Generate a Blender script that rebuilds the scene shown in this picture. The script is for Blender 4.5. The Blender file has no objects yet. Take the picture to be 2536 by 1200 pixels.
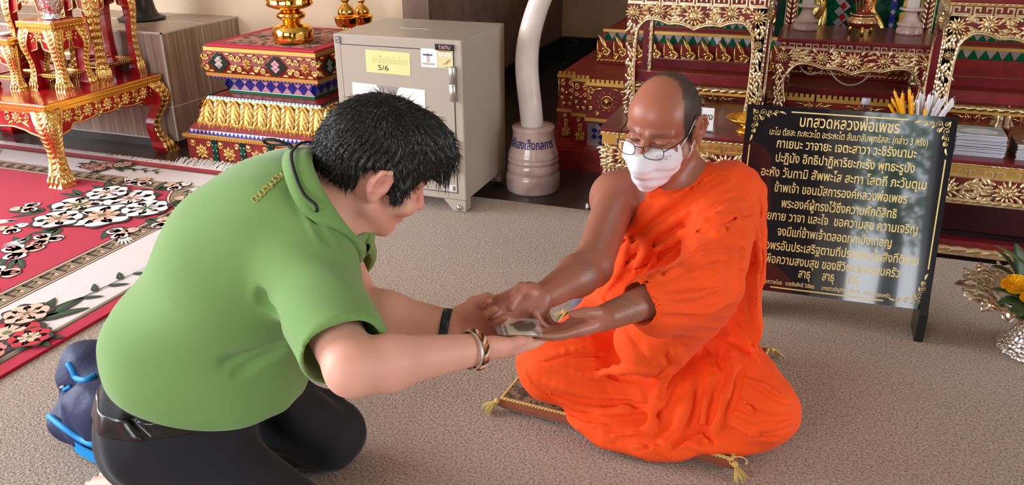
import bpy, bmesh, math, random
import numpy as np
from mathutils import Vector, Matrix
from math import pi, sin, cos, tan, radians, sqrt, atan2

SC = bpy.context.scene
COL = SC.collection
random.seed(7)
RNG = np.random.default_rng(7)

# ------------------------------------------------------------------ camera
CAM_H = 1.34
PITCH, ROLL, YAW = radians(23.0), radians(-0.4), radians(-20.3)
FPX = 2080.0
_f = np.array([sin(YAW) * cos(PITCH), cos(YAW) * cos(PITCH), -sin(PITCH)])
_r0 = np.array([cos(YAW), -sin(YAW), 0.0])
_u0 = np.cross(_r0, _f)
_r = _r0 * cos(ROLL) + _u0 * sin(ROLL)
_u = -_r0 * sin(ROLL) + _u0 * cos(ROLL)
CAM_C = np.array([0.0, 0.0, CAM_H])
cam_data = bpy.data.cameras.new('camera')
cam = bpy.data.objects.new('camera', cam_data)
COL.objects.link(cam)
cam.matrix_world = Matrix(((_r[0], _u[0], -_f[0], 0), (_r[1], _u[1], -_f[1], 0), (_r[2], _u[2], -_f[2], CAM_H), (0, 0, 0, 1)))
cam_data.sensor_width = 36.0
cam_data.lens = 36.0 * FPX / 2536.0
cam_data.clip_start = 0.05
cam_data.clip_end = 200
SC.camera = cam


def ray(px, py):
    return _f + _r * ((px - 1268.0) / FPX) - _u * ((py - 600.0) / FPX)


def at(px, py, t):
    """the point of the room seen at (px, py), t metres ahead of the lens"""
    return CAM_C + ray(px, py) * t


def onz(px, py, z):
    d = ray(px, py)
    return CAM_C + d * ((z - CAM_H) / d[2])


# ------------------------------------------------------------------ world, daylight, exposure
SC.view_settings.view_transform = 'Standard'
SC.view_settings.look = 'None'
SC.view_settings.gamma = 1.0
SC.view_settings.use_curve_mapping = False
SC.view_settings.exposure = 0.06
world = bpy.data.worlds.new('daylight')
SC.world = world
world.use_nodes = True
_nt = world.node_tree
_bg = _nt.nodes['Background']
_tc = _nt.nodes.new('ShaderNodeTexCoord')
_sx = _nt.nodes.new('ShaderNodeSeparateXYZ')
_rp = _nt.nodes.new('ShaderNodeValToRGB')
_nt.links.new(_tc.outputs['Generated'], _sx.inputs[0])
_nt.links.new(_sx.outputs['Z'], _rp.inputs[0])
_nt.links.new(_rp.outputs[0], _bg.inputs[0])
_rp.color_ramp.elements[0].position = 0.0
_rp.color_ramp.elements[0].color = (0.92, 0.96, 1.0, 1)
_rp.color_ramp.elements[1].position = 0.8
_rp.color_ramp.elements[1].color = (0.66, 0.80, 1.0, 1)
_bg.inputs[1].default_value = 7.0


def lamp(name, kind, loc, aim, energy, color, size=1.0, size_y=None, spread=None):
    l = bpy.data.lights.new(name, kind)
    l.energy = energy
    l.color = color
    if kind == 'AREA':
        l.shape = 'RECTANGLE'
        l.size = size
        l.size_y = size_y or size
        if spread:
            l.spread = spread
    o = bpy.data.objects.new(name, l)
    COL.objects.link(o)
    o.location = loc
    o.rotation_euler = (Vector(aim) - Vector(loc)).to_track_quat('-Z', 'Y').to_euler()
    return o


# daylight that comes in through the wide left window, the front windows and the right doorway
lamp('window_daylight_left', 'AREA', (-5.75, 0.6, 1.75), (-0.6, 1.7, 0.4), 190, (0.84, 0.92, 1.0), 3.8, 2.4)
lamp('window_daylight_front', 'AREA', (-2.6, -3.25, 1.85), (-0.6, 2.2, 0.4), 70, (1.0, 0.97, 0.94), 3.2, 1.7)
lamp('doorway_daylight_right', 'AREA', (4.95, 2.0, 1.5), (0.0, 2.3, 0.2), 25, (1.0, 0.94, 0.88), 2.6, 2.6)


# ------------------------------------------------------------------ materials
def _n(nt, kind, **kw):
    n = nt.nodes.new(kind)
    for k, v in kw.items():
        setattr(n, k, v)
    return n


def mat(name, col, rough=0.5, metal=0.0, bump=None, var=None, spec=0.5, coat=0.0, sheen=0.0, sss=0.0,
        trans=0.0, ior=1.45, attr=None, alpha=1.0, aniso=None):
    """procedural principled material. bump=(kind, scale, strength, distance); var=(kind, scale, colour2, lo, hi)"""
    m = bpy.data.materials.new(name)
    m.use_nodes = True
    nt = m.node_tree
    b = nt.nodes['Principled BSDF']
    I = b.inputs
    c = (*col, 1.0)
    I['Base Color'].default_value = c
    I['Roughness'].default_value = rough
    I['Metallic'].default_value = metal
    I['Specular IOR Level'].default_value = spec
    I['Coat Weight'].default_value = coat
    I['Coat Roughness'].default_value = 0.08
    I['Sheen Weight'].default_value = sheen
    I['Sheen Roughness'].default_value = 0.4
    I['Transmission Weight'].default_value = trans
    I['IOR'].default_value = ior
    I['Alpha'].default_value = alpha
    if sss:
        I['Subsurface Weight'].default_value = sss
        I['Subsurface Radius'].default_value = (0.012, 0.004, 0.002)
        I['Subsurface Scale'].default_value = 1.0
    tc = _n(nt, 'ShaderNodeTexCoord')
    out = None
    if attr:
        a = _n(nt, 'ShaderNodeAttribute')
        a.attribute_name = attr
        out = a.outputs['Color']
    if var:
        kind, sc, c2, lo, hi = var
        if kind == 'noise':
            t = _n(nt, 'ShaderNodeTexNoise')
            t.inputs['Scale'].default_value = sc if not isinstance(sc, tuple) else 1.0
            t.inputs['Detail'].default_value = 5
            v = t.outputs['Fac']
        else:
            t = _n(nt, 'ShaderNodeTexVoronoi')
            t.inputs['Scale'].default_value = sc if not isinstance(sc, tuple) else 1.0
            v = t.outputs['Distance']
        if isinstance(sc, tuple):
            mp = _n(nt, 'ShaderNodeMapping')
            mp.inputs['Scale'].default_value = sc
            nt.links.new(tc.outputs['Object'], mp.inputs[0])
            nt.links.new(mp.outputs[0], t.inputs['Vector'])
        else:
            nt.links.new(tc.outputs['Object'], t.inputs['Vector'])
        rp = _n(nt, 'ShaderNodeMapRange')
        rp.inputs['From Min'].default_value = lo
        rp.inputs['From Max'].default_value = hi
        nt.links.new(v, rp.inputs['Value'])
        mx = _n(nt, 'ShaderNodeMix', data_type='RGBA')
        nt.links.new(rp.outputs[0], mx.inputs['Factor'])
        if out is not None:
            nt.links.new(out, mx.inputs['A'])
            m2 = _n(nt, 'ShaderNodeMix', data_type='RGBA', blend_type='MULTIPLY')
            m2.inputs['Factor'].default_value = 1.0
            nt.links.new(out, m2.inputs['A'])
            m2.inputs['B'].default_value = (*c2, 1)
            nt.links.new(m2.outputs['Result'], mx.inputs['B'])
        else:
            mx.inputs['A'].default_value = c
            mx.inputs['B'].default_value = (*c2, 1)
        out = mx.outputs['Result']
    if out is not None:
        nt.links.new(out, I['Base Color'])
    if bump:
        last = None
        for (kind, sc, st, ds) in (bump if isinstance(bump, list) else [bump]):
            if kind == 'noise':
                t = _n(nt, 'ShaderNodeTexNoise')
                t.inputs['Detail'].default_value = 4
                v = t.outputs['Fac']
            elif kind == 'wave':
                t = _n(nt, 'ShaderNodeTexWave')
                t.inputs['Distortion'].default_value = 3
                v = t.outputs['Fac']
            else:
                t = _n(nt, 'ShaderNodeTexVoronoi')
                v = t.outputs['Distance']
            if isinstance(sc, tuple):
                t.inputs['Scale'].default_value = 1.0
                mp = _n(nt, 'ShaderNodeMapping')
                mp.inputs['Scale'].default_value = sc
                nt.links.new(tc.outputs['Object'], mp.inputs[0])
                nt.links.new(mp.outputs[0], t.inputs['Vector'])
            else:
                t.inputs['Scale'].default_value = sc
                nt.links.new(tc.outputs['Object'], t.inputs['Vector'])
            bp = _n(nt, 'ShaderNodeBump')
            bp.inputs['Strength'].default_value = st
            bp.inputs['Distance'].default_value = ds
            nt.links.new(v, bp.inputs['Height'])
            if last is not None:
                nt.links.new(last, bp.inputs['Normal'])
            last = bp.outputs[0]
        nt.links.new(last, I['Normal'])
        if coat:
            nt.links.new(last, I['Coat Normal'])
    return m


# ------------------------------------------------------------------ mesh building
def V3(*a):
    return np.array(a, float)


def nrm(v):
    v = np.asarray(v, float)
    return v / (np.linalg.norm(v) + 1e-12)


class MB:
    """collects geometry for ONE mesh object"""

    def __init__(s):
        s.v, s.f, s.m, s.sm = [], [], [], []

    def add(s, verts, faces, mi=0, smooth=False):
        b = len(s.v)
        s.v.extend([tuple(map(float, p)) for p in verts])
        for f in faces:
            s.f.append(tuple(b + i for i in f))
            s.m.append(mi)
            s.sm.append(smooth)
        return s

    def box(s, lo, hi, mi=0, bev=0.0):
        x0, y0, z0 = lo
        x1, y1, z1 = hi
        if bev <= 0:
            v = [(x0, y0, z0), (x1, y0, z0), (x1, y1, z0), (x0, y1, z0), (x0, y0, z1), (x1, y0, z1), (x1, y1, z1), (x0, y1, z1)]
            s.add(v, [(0, 3, 2, 1), (4, 5, 6, 7), (0, 1, 5, 4), (1, 2, 6, 5), (2, 3, 7, 6), (3, 0, 4, 7)], mi)
        else:
            bm = bmesh.new()
            bmesh.ops.create_cube(bm, size=1.0)
            for p in bm.verts:
                p.co = ((p.co.x + .5) * (x1 - x0) + x0, (p.co.y + .5) * (y1 - y0) + y0, (p.co.z + .5) * (z1 - z0) + z0)
            bmesh.ops.bevel(bm, geom=list(bm.edges), offset=bev, segments=2, affect='EDGES', profile=0.5)
            s.bm(bm, mi)
        return s

    def bm(s, bm, mi=0, smooth=False):
        bm.verts.ensure_lookup_table()
        s.add([p.co[:] for p in bm.verts], [[q.index for q in f.verts] for f in bm.faces], mi, smooth)
        bm.free()

    def quad(s, a, b, c, d, mi=0):
        return s.add([a, b, c, d], [(0, 1, 2, 3)], mi)

    def lathe(s, prof, c=(0, 0, 0), n=32, mi=0, smooth=True, axis=None, mod=None):
        """prof = [(radius, height)] around +Z (or axis) at c"""
        ax = nrm(axis) if axis is not None else V3(0, 0, 1)
        e1 = nrm(np.cross(ax, V3(0, 1, 0.01) if abs(ax[1]) < .9 else V3(1, 0, 0)))
        e2 = np.cross(ax, e1)
        c = V3(*c)
        vs, fs = [], []
        for (r, h) in prof:
            for k in range(n):
                a = 2 * pi * k / n
                rr = r if mod is None else r * mod(a, h)
                vs.append(c + ax * h + e1 * (rr * cos(a)) + e2 * (rr * sin(a)))
        for i in range(len(prof) - 1):
            for k in range(n):
                k2 = (k + 1) % n
                fs.append((i * n + k, i * n + k2, (i + 1) * n + k2, (i + 1) * n + k))
        if prof[0][0] > 1e-6:
            fs.append(tuple(range(n))[::-1])
        if prof[-1][0] > 1e-6:
            fs.append(tuple((len(prof) - 1) * n + k for k in range(n)))
        return s.add(vs, fs, mi, smooth)

    def tube(s, pts, rad, n=8, mi=0, smooth=True, cap=True, flat=1.0, up=None):
        """swept round (or flattened) tube through pts; rad a number or a list"""
        P = [V3(*p) for p in pts]
        m = len(P)
        R = rad if hasattr(rad, '__len__') else [rad] * m
        vs, fs = [], []
        prev = None
        for i in range(m):
            t = nrm(P[min(i + 1, m - 1)] - P[max(i - 1, 0)])
            if up is not None:
                e1 = nrm(np.cross(t, up))
                if np.linalg.norm(np.cross(t, up)) < 1e-6:
                    e1 = nrm(np.cross(t, V3(0.3, .5, .8)))
            elif prev is None:
                e1 = nrm(np.cross(t, V3(0, 0, 1) if abs(t[2]) < .9 else V3(1, 0, 0)))
            else:
                e1 = nrm(prev - t * (prev @ t))
            prev = e1
            e2 = np.cross(t, e1)
            for k in range(n):
                a = 2 * pi * k / n
                vs.append(P[i] + e1 * (R[i] * cos(a)) + e2 * (R[i] * flat * sin(a)))
        for i in range(m - 1):
            for k in range(n):
                k2 = (k + 1) % n
                fs.append((i * n + k, i * n + k2, (i + 1) * n + k2, (i + 1) * n + k))
        if cap:
            fs.append(tuple(range(n))[::-1])
            fs.append(tuple((m - 1) * n + k for k in range(n)))
        return s.add(vs, fs, mi, smooth)

    def prism(s, poly, d0, d1, fr, mi=0):
        """polygon poly in the (u, v) plane of frame fr extruded from d0 to d1 along its normal"""
        o, u, v, n = fr
        k = len(poly)
        vs = [o + u * a + v * b + n * d0 for a, b in poly] + [o + u * a + v * b + n * d1 for a, b in poly]
        fs = [tuple(range(k))[::-1], tuple(range(k, 2 * k))]
        fs += [(i, (i + 1) % k, k + (i + 1) % k, k + i) for i in range(k)]
        return s.add(vs, fs, mi)

    def ball(s, c, r, mi=0, n=10, sq=(1, 1, 1)):
        vs, fs = [], []
        m = max(4, n // 2 + 1)
        for i in range(m + 1):
            th = pi * i / m
            for k in range(n):
                a = 2 * pi * k / n
                vs.append((c[0] + r * sq[0] * sin(th) * cos(a), c[1] + r * sq[1] * sin(th) * sin(a), c[2] + r * sq[2] * cos(th)))
        for i in range(m):
            for k in range(n):
                k2 = (k + 1) % n
                fs.append((i * n + k, (i + 1) * n + k, (i + 1) * n + k2, i * n + k2))
        return s.add(vs, fs, mi, True)

    def grid(s, fn, nu, nv, mi=0, smooth=True, flip=False):
        vs = [fn(i / nu, j / nv) for j in range(nv + 1) for i in range(nu + 1)]
        w = nu + 1
        fs = [(j * w + i, j * w + i + 1, (j + 1) * w + i + 1, (j + 1) * w + i) for j in range(nv) for i in range(nu)]
        if flip:
            fs = [f[::-1] for f in fs]
        return s.add(vs, fs, mi, smooth)


def link(name, me, parent=None, mats=()):
    o = bpy.data.objects.new(name, me)
    COL.objects.link(o)
    for m in (mats if isinstance(mats, (list, tuple)) else [mats]):
        me.materials.append(m)
    if parent is not None:
        o.parent = parent
    return o


def origin_of(parent):
    """where a part's local origin lies in the room (things are placed without rotation unless built in local axes)"""
    p = V3(0, 0, 0)
    while parent is not None:
        p = p + V3(*parent.location)
        parent = parent.parent
    return p


def obj(name, mb, mats, parent=None, local=False, label=None, at0=None):
    """links the geometry as ONE mesh object; geometry is in room axes unless local"""
    me = bpy.data.meshes.new(name)
    v = np.array(mb.v, float)
    off = V3(0, 0, 0)
    if not local and parent is not None:
        off = origin_of(parent)
    if at0 is not None:
        off = V3(*at0)
    v = v - off
    me.from_pydata(v.tolist(), [], mb.f)
    me.polygons.foreach_set('material_index', mb.m)
    me.polygons.foreach_set('use_smooth', mb.sm)
    me.update()
    o = link(name, me, parent, mats)
    if at0 is not None:
        o.location = at0
    if label:
        o['label'] = label
    return o


def thing(name, label, cat, loc=(0, 0, 0), rot=(0, 0, 0), group=None):
    o = bpy.data.objects.new(name, None)
    o.empty_display_size = 0.05
    COL.objects.link(o)
    o.location = loc
    o.rotation_euler = rot
    return tag(o, label, cat, group)


def tag(o, label, cat, group=None, kind=None):
    o['label'] = label
    o['category'] = cat
    if group:
        o['group'] = group
    if kind:
        o['kind'] = kind
    return o


def struct(name, mb, mats, parent=None):
    o = obj(name, mb, mats, parent)
    if parent is None:
        o['kind'] = 'structure'
    return o


def dup(root, loc, rot=None, label=None, group=None):
    r = root.copy()
    COL.objects.link(r)
    r.location = loc
    if rot is not None:
        r.rotation_euler = rot
    if label:
        r['label'] = label
    if group:
        r['group'] = group
    for ch in list(root.children):
        c = ch.copy()
        COL.objects.link(c)
        c.parent = r
        for g in ch.children:
            d = g.copy()
            COL.objects.link(d)
            d.parent = c
    return r


def frame(o, u, v):
    u, v = nrm(u), nrm(v)
    return (V3(*o), u, v, np.cross(u, v))


def fp(fr, a, b, d=0.0):
    return fr[0] + fr[1] * a + fr[2] * b + fr[3] * d


# ------------------------------------------------------------------ carved ornament, all in a frame (origin, u, v, outward normal)
def o_ball(mb, fr, a, b, r, mi=0, h=0.6, n=8):
    vs, fs = [], []
    m = 3
    for i in range(m + 1):
        th = pi / 2 * i / m
        for k in range(n):
            q = 2 * pi * k / n
            vs.append(fp(fr, a + r * cos(th) * cos(q), b + r * cos(th) * sin(q), r * h * sin(th)))
    for i in range(m):
        for k in range(n):
            k2 = (k + 1) % n
            fs.append((i * n + k, i * n + k2, (i + 1) * n + k2, (i + 1) * n + k))
    mb.add(vs, fs, mi, True)


def o_leaf(mb, fr, a, b, ang, ln, w, h=0.008, mi=0, curl=0.0, n=6):
    """pointed leaf with a ridge; curl bends it sideways"""
    vs, fs = [], []
    for i in range(n + 1):
        t = i / n
        q = ang + curl * t
        ca, cb = a + ln * t * cos(ang + curl * t * .5), b + ln * t * sin(ang + curl * t * .5)
        ww = w * (sin(pi * min(1, t * .9 + .12)) ** .8) * (1 - t * .15) if t < 1 else 0
        px, pz = -sin(q), cos(q)
        hh = h * (0.35 + 0.65 * sin(pi * min(1, t + .15)))
        vs += [fp(fr, ca + px * ww, cb + pz * ww, 0), fp(fr, ca + px * ww * .5, cb + pz * ww * .5, hh * .75), fp(fr, ca, cb, hh),
               fp(fr, ca - px * ww * .5, cb - pz * ww * .5, hh * .55), fp(fr, ca - px * ww, cb - pz * ww, 0)]
    for i in range(n):
        for k in range(4):
            fs.append((i * 5 + k, i * 5 + k + 1, (i + 1) * 5 + k + 1, (i + 1) * 5 + k)[::-1])
    mb.add(vs, fs, mi, True)


def o_flower(mb, fr, a, b, R, n=12, mi=0, mc=None, h=0.01):
    for k in range(n):
        q = 2 * pi * k / n
        o_leaf(mb, fr, a + R * .38 * cos(q), b + R * .38 * sin(q), q, R * .66, R * 2.0 / n, h, mi, 0.25, 4)
    o_ball(mb, fr, a, b, R * .46, mi if mc is None else mc, .45, 10)
    for k in range(6):
        q = 2 * pi * k / 6 + .3
        o_leaf(mb, fr, a + R * .06 * cos(q), b + R * .06 * sin(q), q, R * .36, R * .12, h * 1.7, mi, 0.3, 3)


def o_scroll(mb, fr, a, b, R, turns=1.4, start=0.0, sgn=1, w=None, mi=0, h=0.8):
    """spiral curl that winds in towards (a, b) and thickens to a bead at its eye"""
    w = w or R * .2
    n = int(12 * turns) + 4
    pts, rad = [], []
    for i in range(n + 1):
        t = i / n
        rr = R * (1 - .82 * t)
        q = start + sgn * turns * 2 * pi * t
        pts.append(fp(fr, a + rr * cos(q), b + rr * sin(q), w * .25))
        rad.append(w * (.45 + .55 * sin(pi * min(1, t * .8 + .1))))
    mb.tube(pts, rad, 6, mi)
    o_ball(mb, fr, a, b, R * .3, mi, .8, 8)


def o_vine(mb, fr, pts, w, mi=0, taper=True):
    n = len(pts)
    P = [fp(fr, a, b, w * .3) for a, b in pts]
    mb.tube(P, [w * (1 if not taper else .4 + .6 * sin(pi * (i + .7) / (n + .4))) for i in range(n)], 6, mi)


def o_beads(mb, fr, a0, b0, a1, b1, n, r, mi=0):
    for k in range(n):
        t = (k + .5) / n
        o_ball(mb, fr, a0 + (a1 - a0) * t, b0 + (b1 - b0) * t, r, mi, 1.0, 6)


def o_strip(mb, fr, a0, b0, a1, b1, d0, d1, mi=0):
    mb.prism([(a0, b0), (a1, b0), (a1, b1), (a0, b1)], d0, d1, fr, mi)


def o_fret(mb, fr, a0, a1, b0, b1, n, d=0.004, mi=0):
    """row of key-fret motifs"""
    s = (a1 - a0) / n
    h = b1 - b0
    w = h * .2
    for k in range(n):
        x = a0 + s * k
        e = s * .92
        o_strip(mb, fr, x, b0, x + e, b0 + w, 0, d, mi)
        o_strip(mb, fr, x, b0 + w, x + w, b1, 0, d, mi)
        o_strip(mb, fr, x + e - w, b0 + w, x + e, b1, 0, d, mi)
        o_strip(mb, fr, x + w, b1 - w, x + e * .38, b1, 0, d, mi)
        o_strip(mb, fr, x + e * .62, b1 - w, x + e - w, b1, 0, d, mi)
        o_strip(mb, fr, x + e * .38 - w, b0 + 2 * w, x + e * .38, b1 - w, 0, d, mi)
        o_strip(mb, fr, x + e * .62, b0 + 2 * w, x + e * .62 + w, b1 - w, 0, d, mi)


def o_rope(mb, fr, a0, b0, a1, b1, w, n, mi=0):
    """edging of slanting leaves"""
    L = sqrt((a1 - a0) ** 2 + (b1 - b0) ** 2)
    q = atan2(b1 - b0, a1 - a0)
    for k in range(n):
        t = k / n
        o_leaf(mb, fr, a0 + (a1 - a0) * t - sin(q) * w * -.1, b0 + (b1 - b0) * t, q + .35, L / n * 1.35, w * .5, w * .5, mi, -.4, 4)


def text_mesh(body, size, extrude=0.0005, offset=0.0, align='CENTER', space=1.0):
    cu = bpy.data.curves.new('lettering', 'FONT')
    cu.body = body
    cu.size = size
    cu.extrude = extrude
    cu.offset = offset
    cu.align_x = align
    cu.align_y = 'BOTTOM_BASELINE'
    cu.space_character = space
    cu.resolution_u = 4
    o = bpy.data.objects.new('lettering', cu)
    COL.objects.link(o)
    dg = bpy.context.evaluated_depsgraph_get()
    me = bpy.data.meshes.new_from_object(o.evaluated_get(dg))
    v = np.zeros(len(me.vertices) * 3)
    me.vertices.foreach_get('co', v)
    fs = [tuple(p.vertices) for p in me.polygons]
    bpy.data.objects.remove(o)
    bpy.data.curves.remove(cu)
    bpy.data.meshes.remove(me)
    return v.reshape(-1, 3), fs


def put_text(mb, body, fr, a, b, width=None, size=0.02, mi=0, d=0.0005, offset=0.0, align='CENTER', space=1.0, ang=0.0, warp=None):
    """lettering laid on a frame's plane, baseline at (a, b); width fits it"""
    v, fs = text_mesh(body, size, 0.0004, offset, align, space)
    if len(v) == 0:
        return
    if width:
        w = v[:, 0].max() - v[:, 0].min()
        k = width / w
        v[:, 0] *= k
        mid = (v[:, 0].max() + v[:, 0].min()) / 2
        if align == 'CENTER':
            v[:, 0] -= mid
    ca, sa = cos(ang), sin(ang)
    x = v[:, 0] * ca - v[:, 1] * sa
    y = v[:, 0] * sa + v[:, 1] * ca
    if warp:
        P = [warp(a + x[i], b + y[i], d + v[i, 2]) for i in range(len(v))]
    else:
        P = [fp(fr, a + x[i], b + y[i], d + v[i, 2]) for i in range(len(v))]
    mb.add(P, fs, mi)
# ------------------------------------------------------------------ smooth solid modelling: signed distances meshed by surface nets
class Body:
    def __init__(s):
        s.ops = []
        s.disp = []

    def add(s, fn, lo, hi, k=0.02, op='u'):
        s.ops.append((fn, np.asarray(lo, float), np.asarray(hi, float), k, op))
        return s

    def cone(s, a, b, r1, r2, k=0.02, op='u', flat=None):
        """round cone from a to b; flat=(axis, factor) squashes the section along an axis"""
        a, b = V3(*a), V3(*b)
        R = max(r1, r2)
        if flat is not None:
            ax, fl = nrm(flat[0]), flat[1]
            c = (a + b) / 2

            def sq(P):
                q = P - c
                return q + np.outer(q @ ax, ax) * (1 / fl - 1)
            a2, b2 = sq(a[None])[0], sq(b[None])[0]
            sc = min(1.0, fl)
        else:
            sq, a2, b2, sc = (lambda P: P), a, b, 1.0
        ba = b2 - a2
        l2 = ba @ ba + 1e-12
        L = sqrt(l2)
        sl = (r1 - r2) / L
        sl = max(-.95, min(.95, sl))

        def fn(P):
            q = sq(P) - a2
            y = q @ ba / L
            x = np.sqrt(np.maximum((q * q).sum(1) - y * y, 0))
            # slide along the slope of the cone
            h = np.clip((y + x * sl / sqrt(1 - sl * sl)) / L, 0, 1)
            return np.sqrt(x * x + (y - h * L) ** 2) - (r1 + (r2 - r1) * h)
        fl_r = R * (max(1, flat[1]) if flat is not None else 1)
        return s.add((lambda P: fn(P) * sc) if sc < 1 else fn, np.minimum(a, b) - fl_r, np.maximum(a, b) + fl_r, k, op)

    def chain(s, pts, rad, k=0.02, kk=None, op='u', flat=None):
        for i in range(len(pts) - 1):
            s.cone(pts[i], pts[i + 1], rad[i], rad[i + 1], k if i == 0 or kk is None else kk, op, flat)
        return s

    def ell(s, c, r, M=None, k=0.02, op='u'):
        """ellipsoid, axes the rows of M"""
        c, r = V3(*c), V3(*r)
        M = np.eye(3) if M is None else np.asarray(M, float)
        ext = np.sqrt(((M * r[:, None]) ** 2).sum(0))

        def fn(P):
            q = (P - c) @ M.T
            k0 = np.sqrt(((q / r) ** 2).sum(1))
            k1 = np.sqrt(((q / (r * r)) ** 2).sum(1))
            return k0 * (k0 - 1) / (k1 + 1e-9)
        return s.add(fn, c - ext, c + ext, k, op)

    def rbox(s, c, h, rr, M=None, k=0.01, op='u'):
        c, h = V3(*c), V3(*h)
        M = np.eye(3) if M is None else np.asarray(M, float)
        ext = np.abs(M.T) @ h

        def fn(P):
            q = np.abs((P - c) @ M.T) - (h - rr)
            return np.linalg.norm(np.maximum(q, 0), axis=1) + np.minimum(q.max(1), 0) - rr
        return s.add(fn, c - ext, c + ext, k, op)

    def plane(s, p, n, k=0.005):
        """keeps the side opposite to n"""
        p, n = V3(*p), nrm(n)
        return s.add(lambda P: (P - p) @ n, [-99] * 3, [99] * 3, k, 'i')

    def line(s, pts, r, k=0.015, op='u', ends=0.3):
        """a fold: thin chain whose radius swells in the middle"""
        n = len(pts)
        rad = [r * (ends + (1 - ends) * sin(pi * (i + .35) / (n - .3))) for i in range(n)]
        return s.chain(pts, rad, k, None, op)

    def ev(s, P):
        d = np.full(len(P), 9.0)
        for fn, lo, hi, k, op in s.ops:
            m = k + 0.035
            if op == 'i':
                e = fn(P)
                h = np.maximum(k - np.abs(d - e), 0) / k
                d = np.maximum(d, e) + h * h * k * .25
                continue
            I = np.nonzero(((P > lo - m) & (P < hi + m)).all(1))[0]
            if len(I) == 0:
                continue
            e = fn(P[I])
            c = d[I]
            if op == 'u':
                h = np.maximum(k - np.abs(c - e), 0) / k
                d[I] = np.minimum(c, e) - h * h * k * .25
            elif op == 's':
                h = np.maximum(k - np.abs(c + e), 0) / k
                d[I] = np.maximum(c, -e) + h * h * k * .25
        for f in s.disp:
            d = d + f(P, d)
        return d

    def bounds(s):
        lo = np.min([o[1] for o in s.ops if o[4] == 'u'], axis=0)
        hi = np.max([o[2] for o in s.ops if o[4] == 'u'], axis=0)
        return lo - .02, hi + .02

    def trace(s, pix, t0=0.9, t1=3.2):
        """surface points seen from the camera's side at the given directions (None where missed)"""
        R = np.array([ray(a, b) for a, b in pix])
        t = np.full(len(pix), t0)
        done = np.zeros(len(pix), bool)
        for _ in range(400):
            d = s.ev(CAM_C + R * t[:, None])
            done |= d < 0.0006
            t = np.where(done, t, t + np.clip(d * .7, 0.0004, 0.02))
        P = CAM_C + R * t[:, None]
        return [P[i] if done[i] and t[i] < t1 else None for i in range(len(pix))]

    def normal(s, P, e=0.002):
        P = np.atleast_2d(P)
        g = np.stack([s.ev(P + V3(*[e if j == i else 0 for j in range(3)])) - s.ev(P - V3(*[e if j == i else 0 for j in range(3)])) for i in range(3)], 1)
        return g / (np.linalg.norm(g, axis=1, keepdims=True) + 1e-9)

    def mesh(s, h=0.004, proj=1):
        lo, hi = s.bounds()
        B = 4
        n = np.ceil((hi - lo) / (h * B)).astype(int) + 1
        H = h * B
        # coarse pass
        ax = [lo[i] + H * (np.arange(n[i]) + .5) for i in range(3)]
        G = np.stack(np.meshgrid(*ax, indexing='ij'), -1).reshape(-1, 3)
        dc = s.ev(G)
        act = np.nonzero(np.abs(dc) < H * 1.9)[0]
        ci = np.stack(np.unravel_index(act, n), 1)
        N = n * B + 1
        big = np.repeat(np.repeat(np.repeat((np.where(dc < 0, -1., 1.)).reshape(n).astype(np.float32), B, 0), B, 1), B, 2)
        D = np.ones(N, np.float32)
        D[:-1, :-1, :-1] = big
        del big
        loc = np.stack(np.meshgrid(*[np.arange(B + 1)] * 3, indexing='ij'), -1).reshape(-1, 3)
        mask = np.zeros(N, bool)
        for q in loc:
            j = ci * B + q
            mask[j[:, 0], j[:, 1], j[:, 2]] = True
        nd = np.stack(np.nonzero(mask), 1)
        vals = np.empty(len(nd))
        for a in range(0, len(nd), 400000):
            vals[a:a + 400000] = s.ev(lo + h * nd[a:a + 400000])
        D[nd[:, 0], nd[:, 1], nd[:, 2]] = vals
        # cells
        cl = np.stack(np.meshgrid(*[np.arange(B)] * 3, indexing='ij'), -1).reshape(-1, 3)
        cells = (ci[:, None, :] * B + cl[None]).reshape(-1, 3)
        cor = np.array([[a, b, c] for a in (0, 1) for b in (0, 1) for c in (0, 1)])
        cv = np.stack([D[cells[:, 0] + q[0], cells[:, 1] + q[1], cells[:, 2] + q[2]] for q in cor], 1)
        neg = cv < 0
        keep = neg.any(1) & ~neg.all(1)
        cells, cv, neg = cells[keep], cv[keep], neg[keep]
        acc = np.zeros((len(cells), 3))
        cnt = np.zeros(len(cells))
        for i in range(8):
            for j in range(i + 1, 8):
                if np.abs(cor[i] - cor[j]).sum() != 1:
                    continue
                m = neg[:, i] != neg[:, j]
                t = cv[m, i] / (cv[m, i] - cv[m, j])
                acc[m] += cor[i] + (cor[j] - cor[i]) * t[:, None]
                cnt[m] += 1
        v = lo + h * (cells + acc / cnt[:, None])
        for _ in range(proj):
            d = s.ev(v)
            g = s.normal(v, h * .5)
            v = v - g * np.clip(d, -h * .5, h * .5)[:, None]
        M = N.astype(np.int64)
        key = (cells[:, 0] * M[1] + cells[:, 1]) * M[2] + cells[:, 2]
        order = np.argsort(key)
        skey = key[order]

        def find(c):
            k = (c[:, 0] * M[1] + c[:, 1]) * M[2] + c[:, 2]
            p = np.minimum(np.searchsorted(skey, k), len(skey) - 1)
            return np.where(skey[p] == k, order[p], -1)
        faces = []
        for axi in range(3):
            e = np.zeros(3, int)
            e[axi] = 1
            i1, i2 = (axi + 1) % 3, (axi + 2) % 3
            c0 = neg[:, 0]
            idx = int(np.nonzero((cor == e).all(1))[0][0])
            m = np.nonzero(c0 != neg[:, idx])[0]
            c = cells[m]
            e1 = np.zeros(3, int)
            e1[i1] = 1
            e2 = np.zeros(3, int)
            e2[i2] = 1
            q = np.stack([find(c), find(c - e1), find(c - e1 - e2), find(c - e2)], 1)
            fl = c0[m]
            q[fl] = q[fl][:, ::-1]
            ok = (q >= 0).all(1)
            faces.append(q[ok][:, ::-1])
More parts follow.
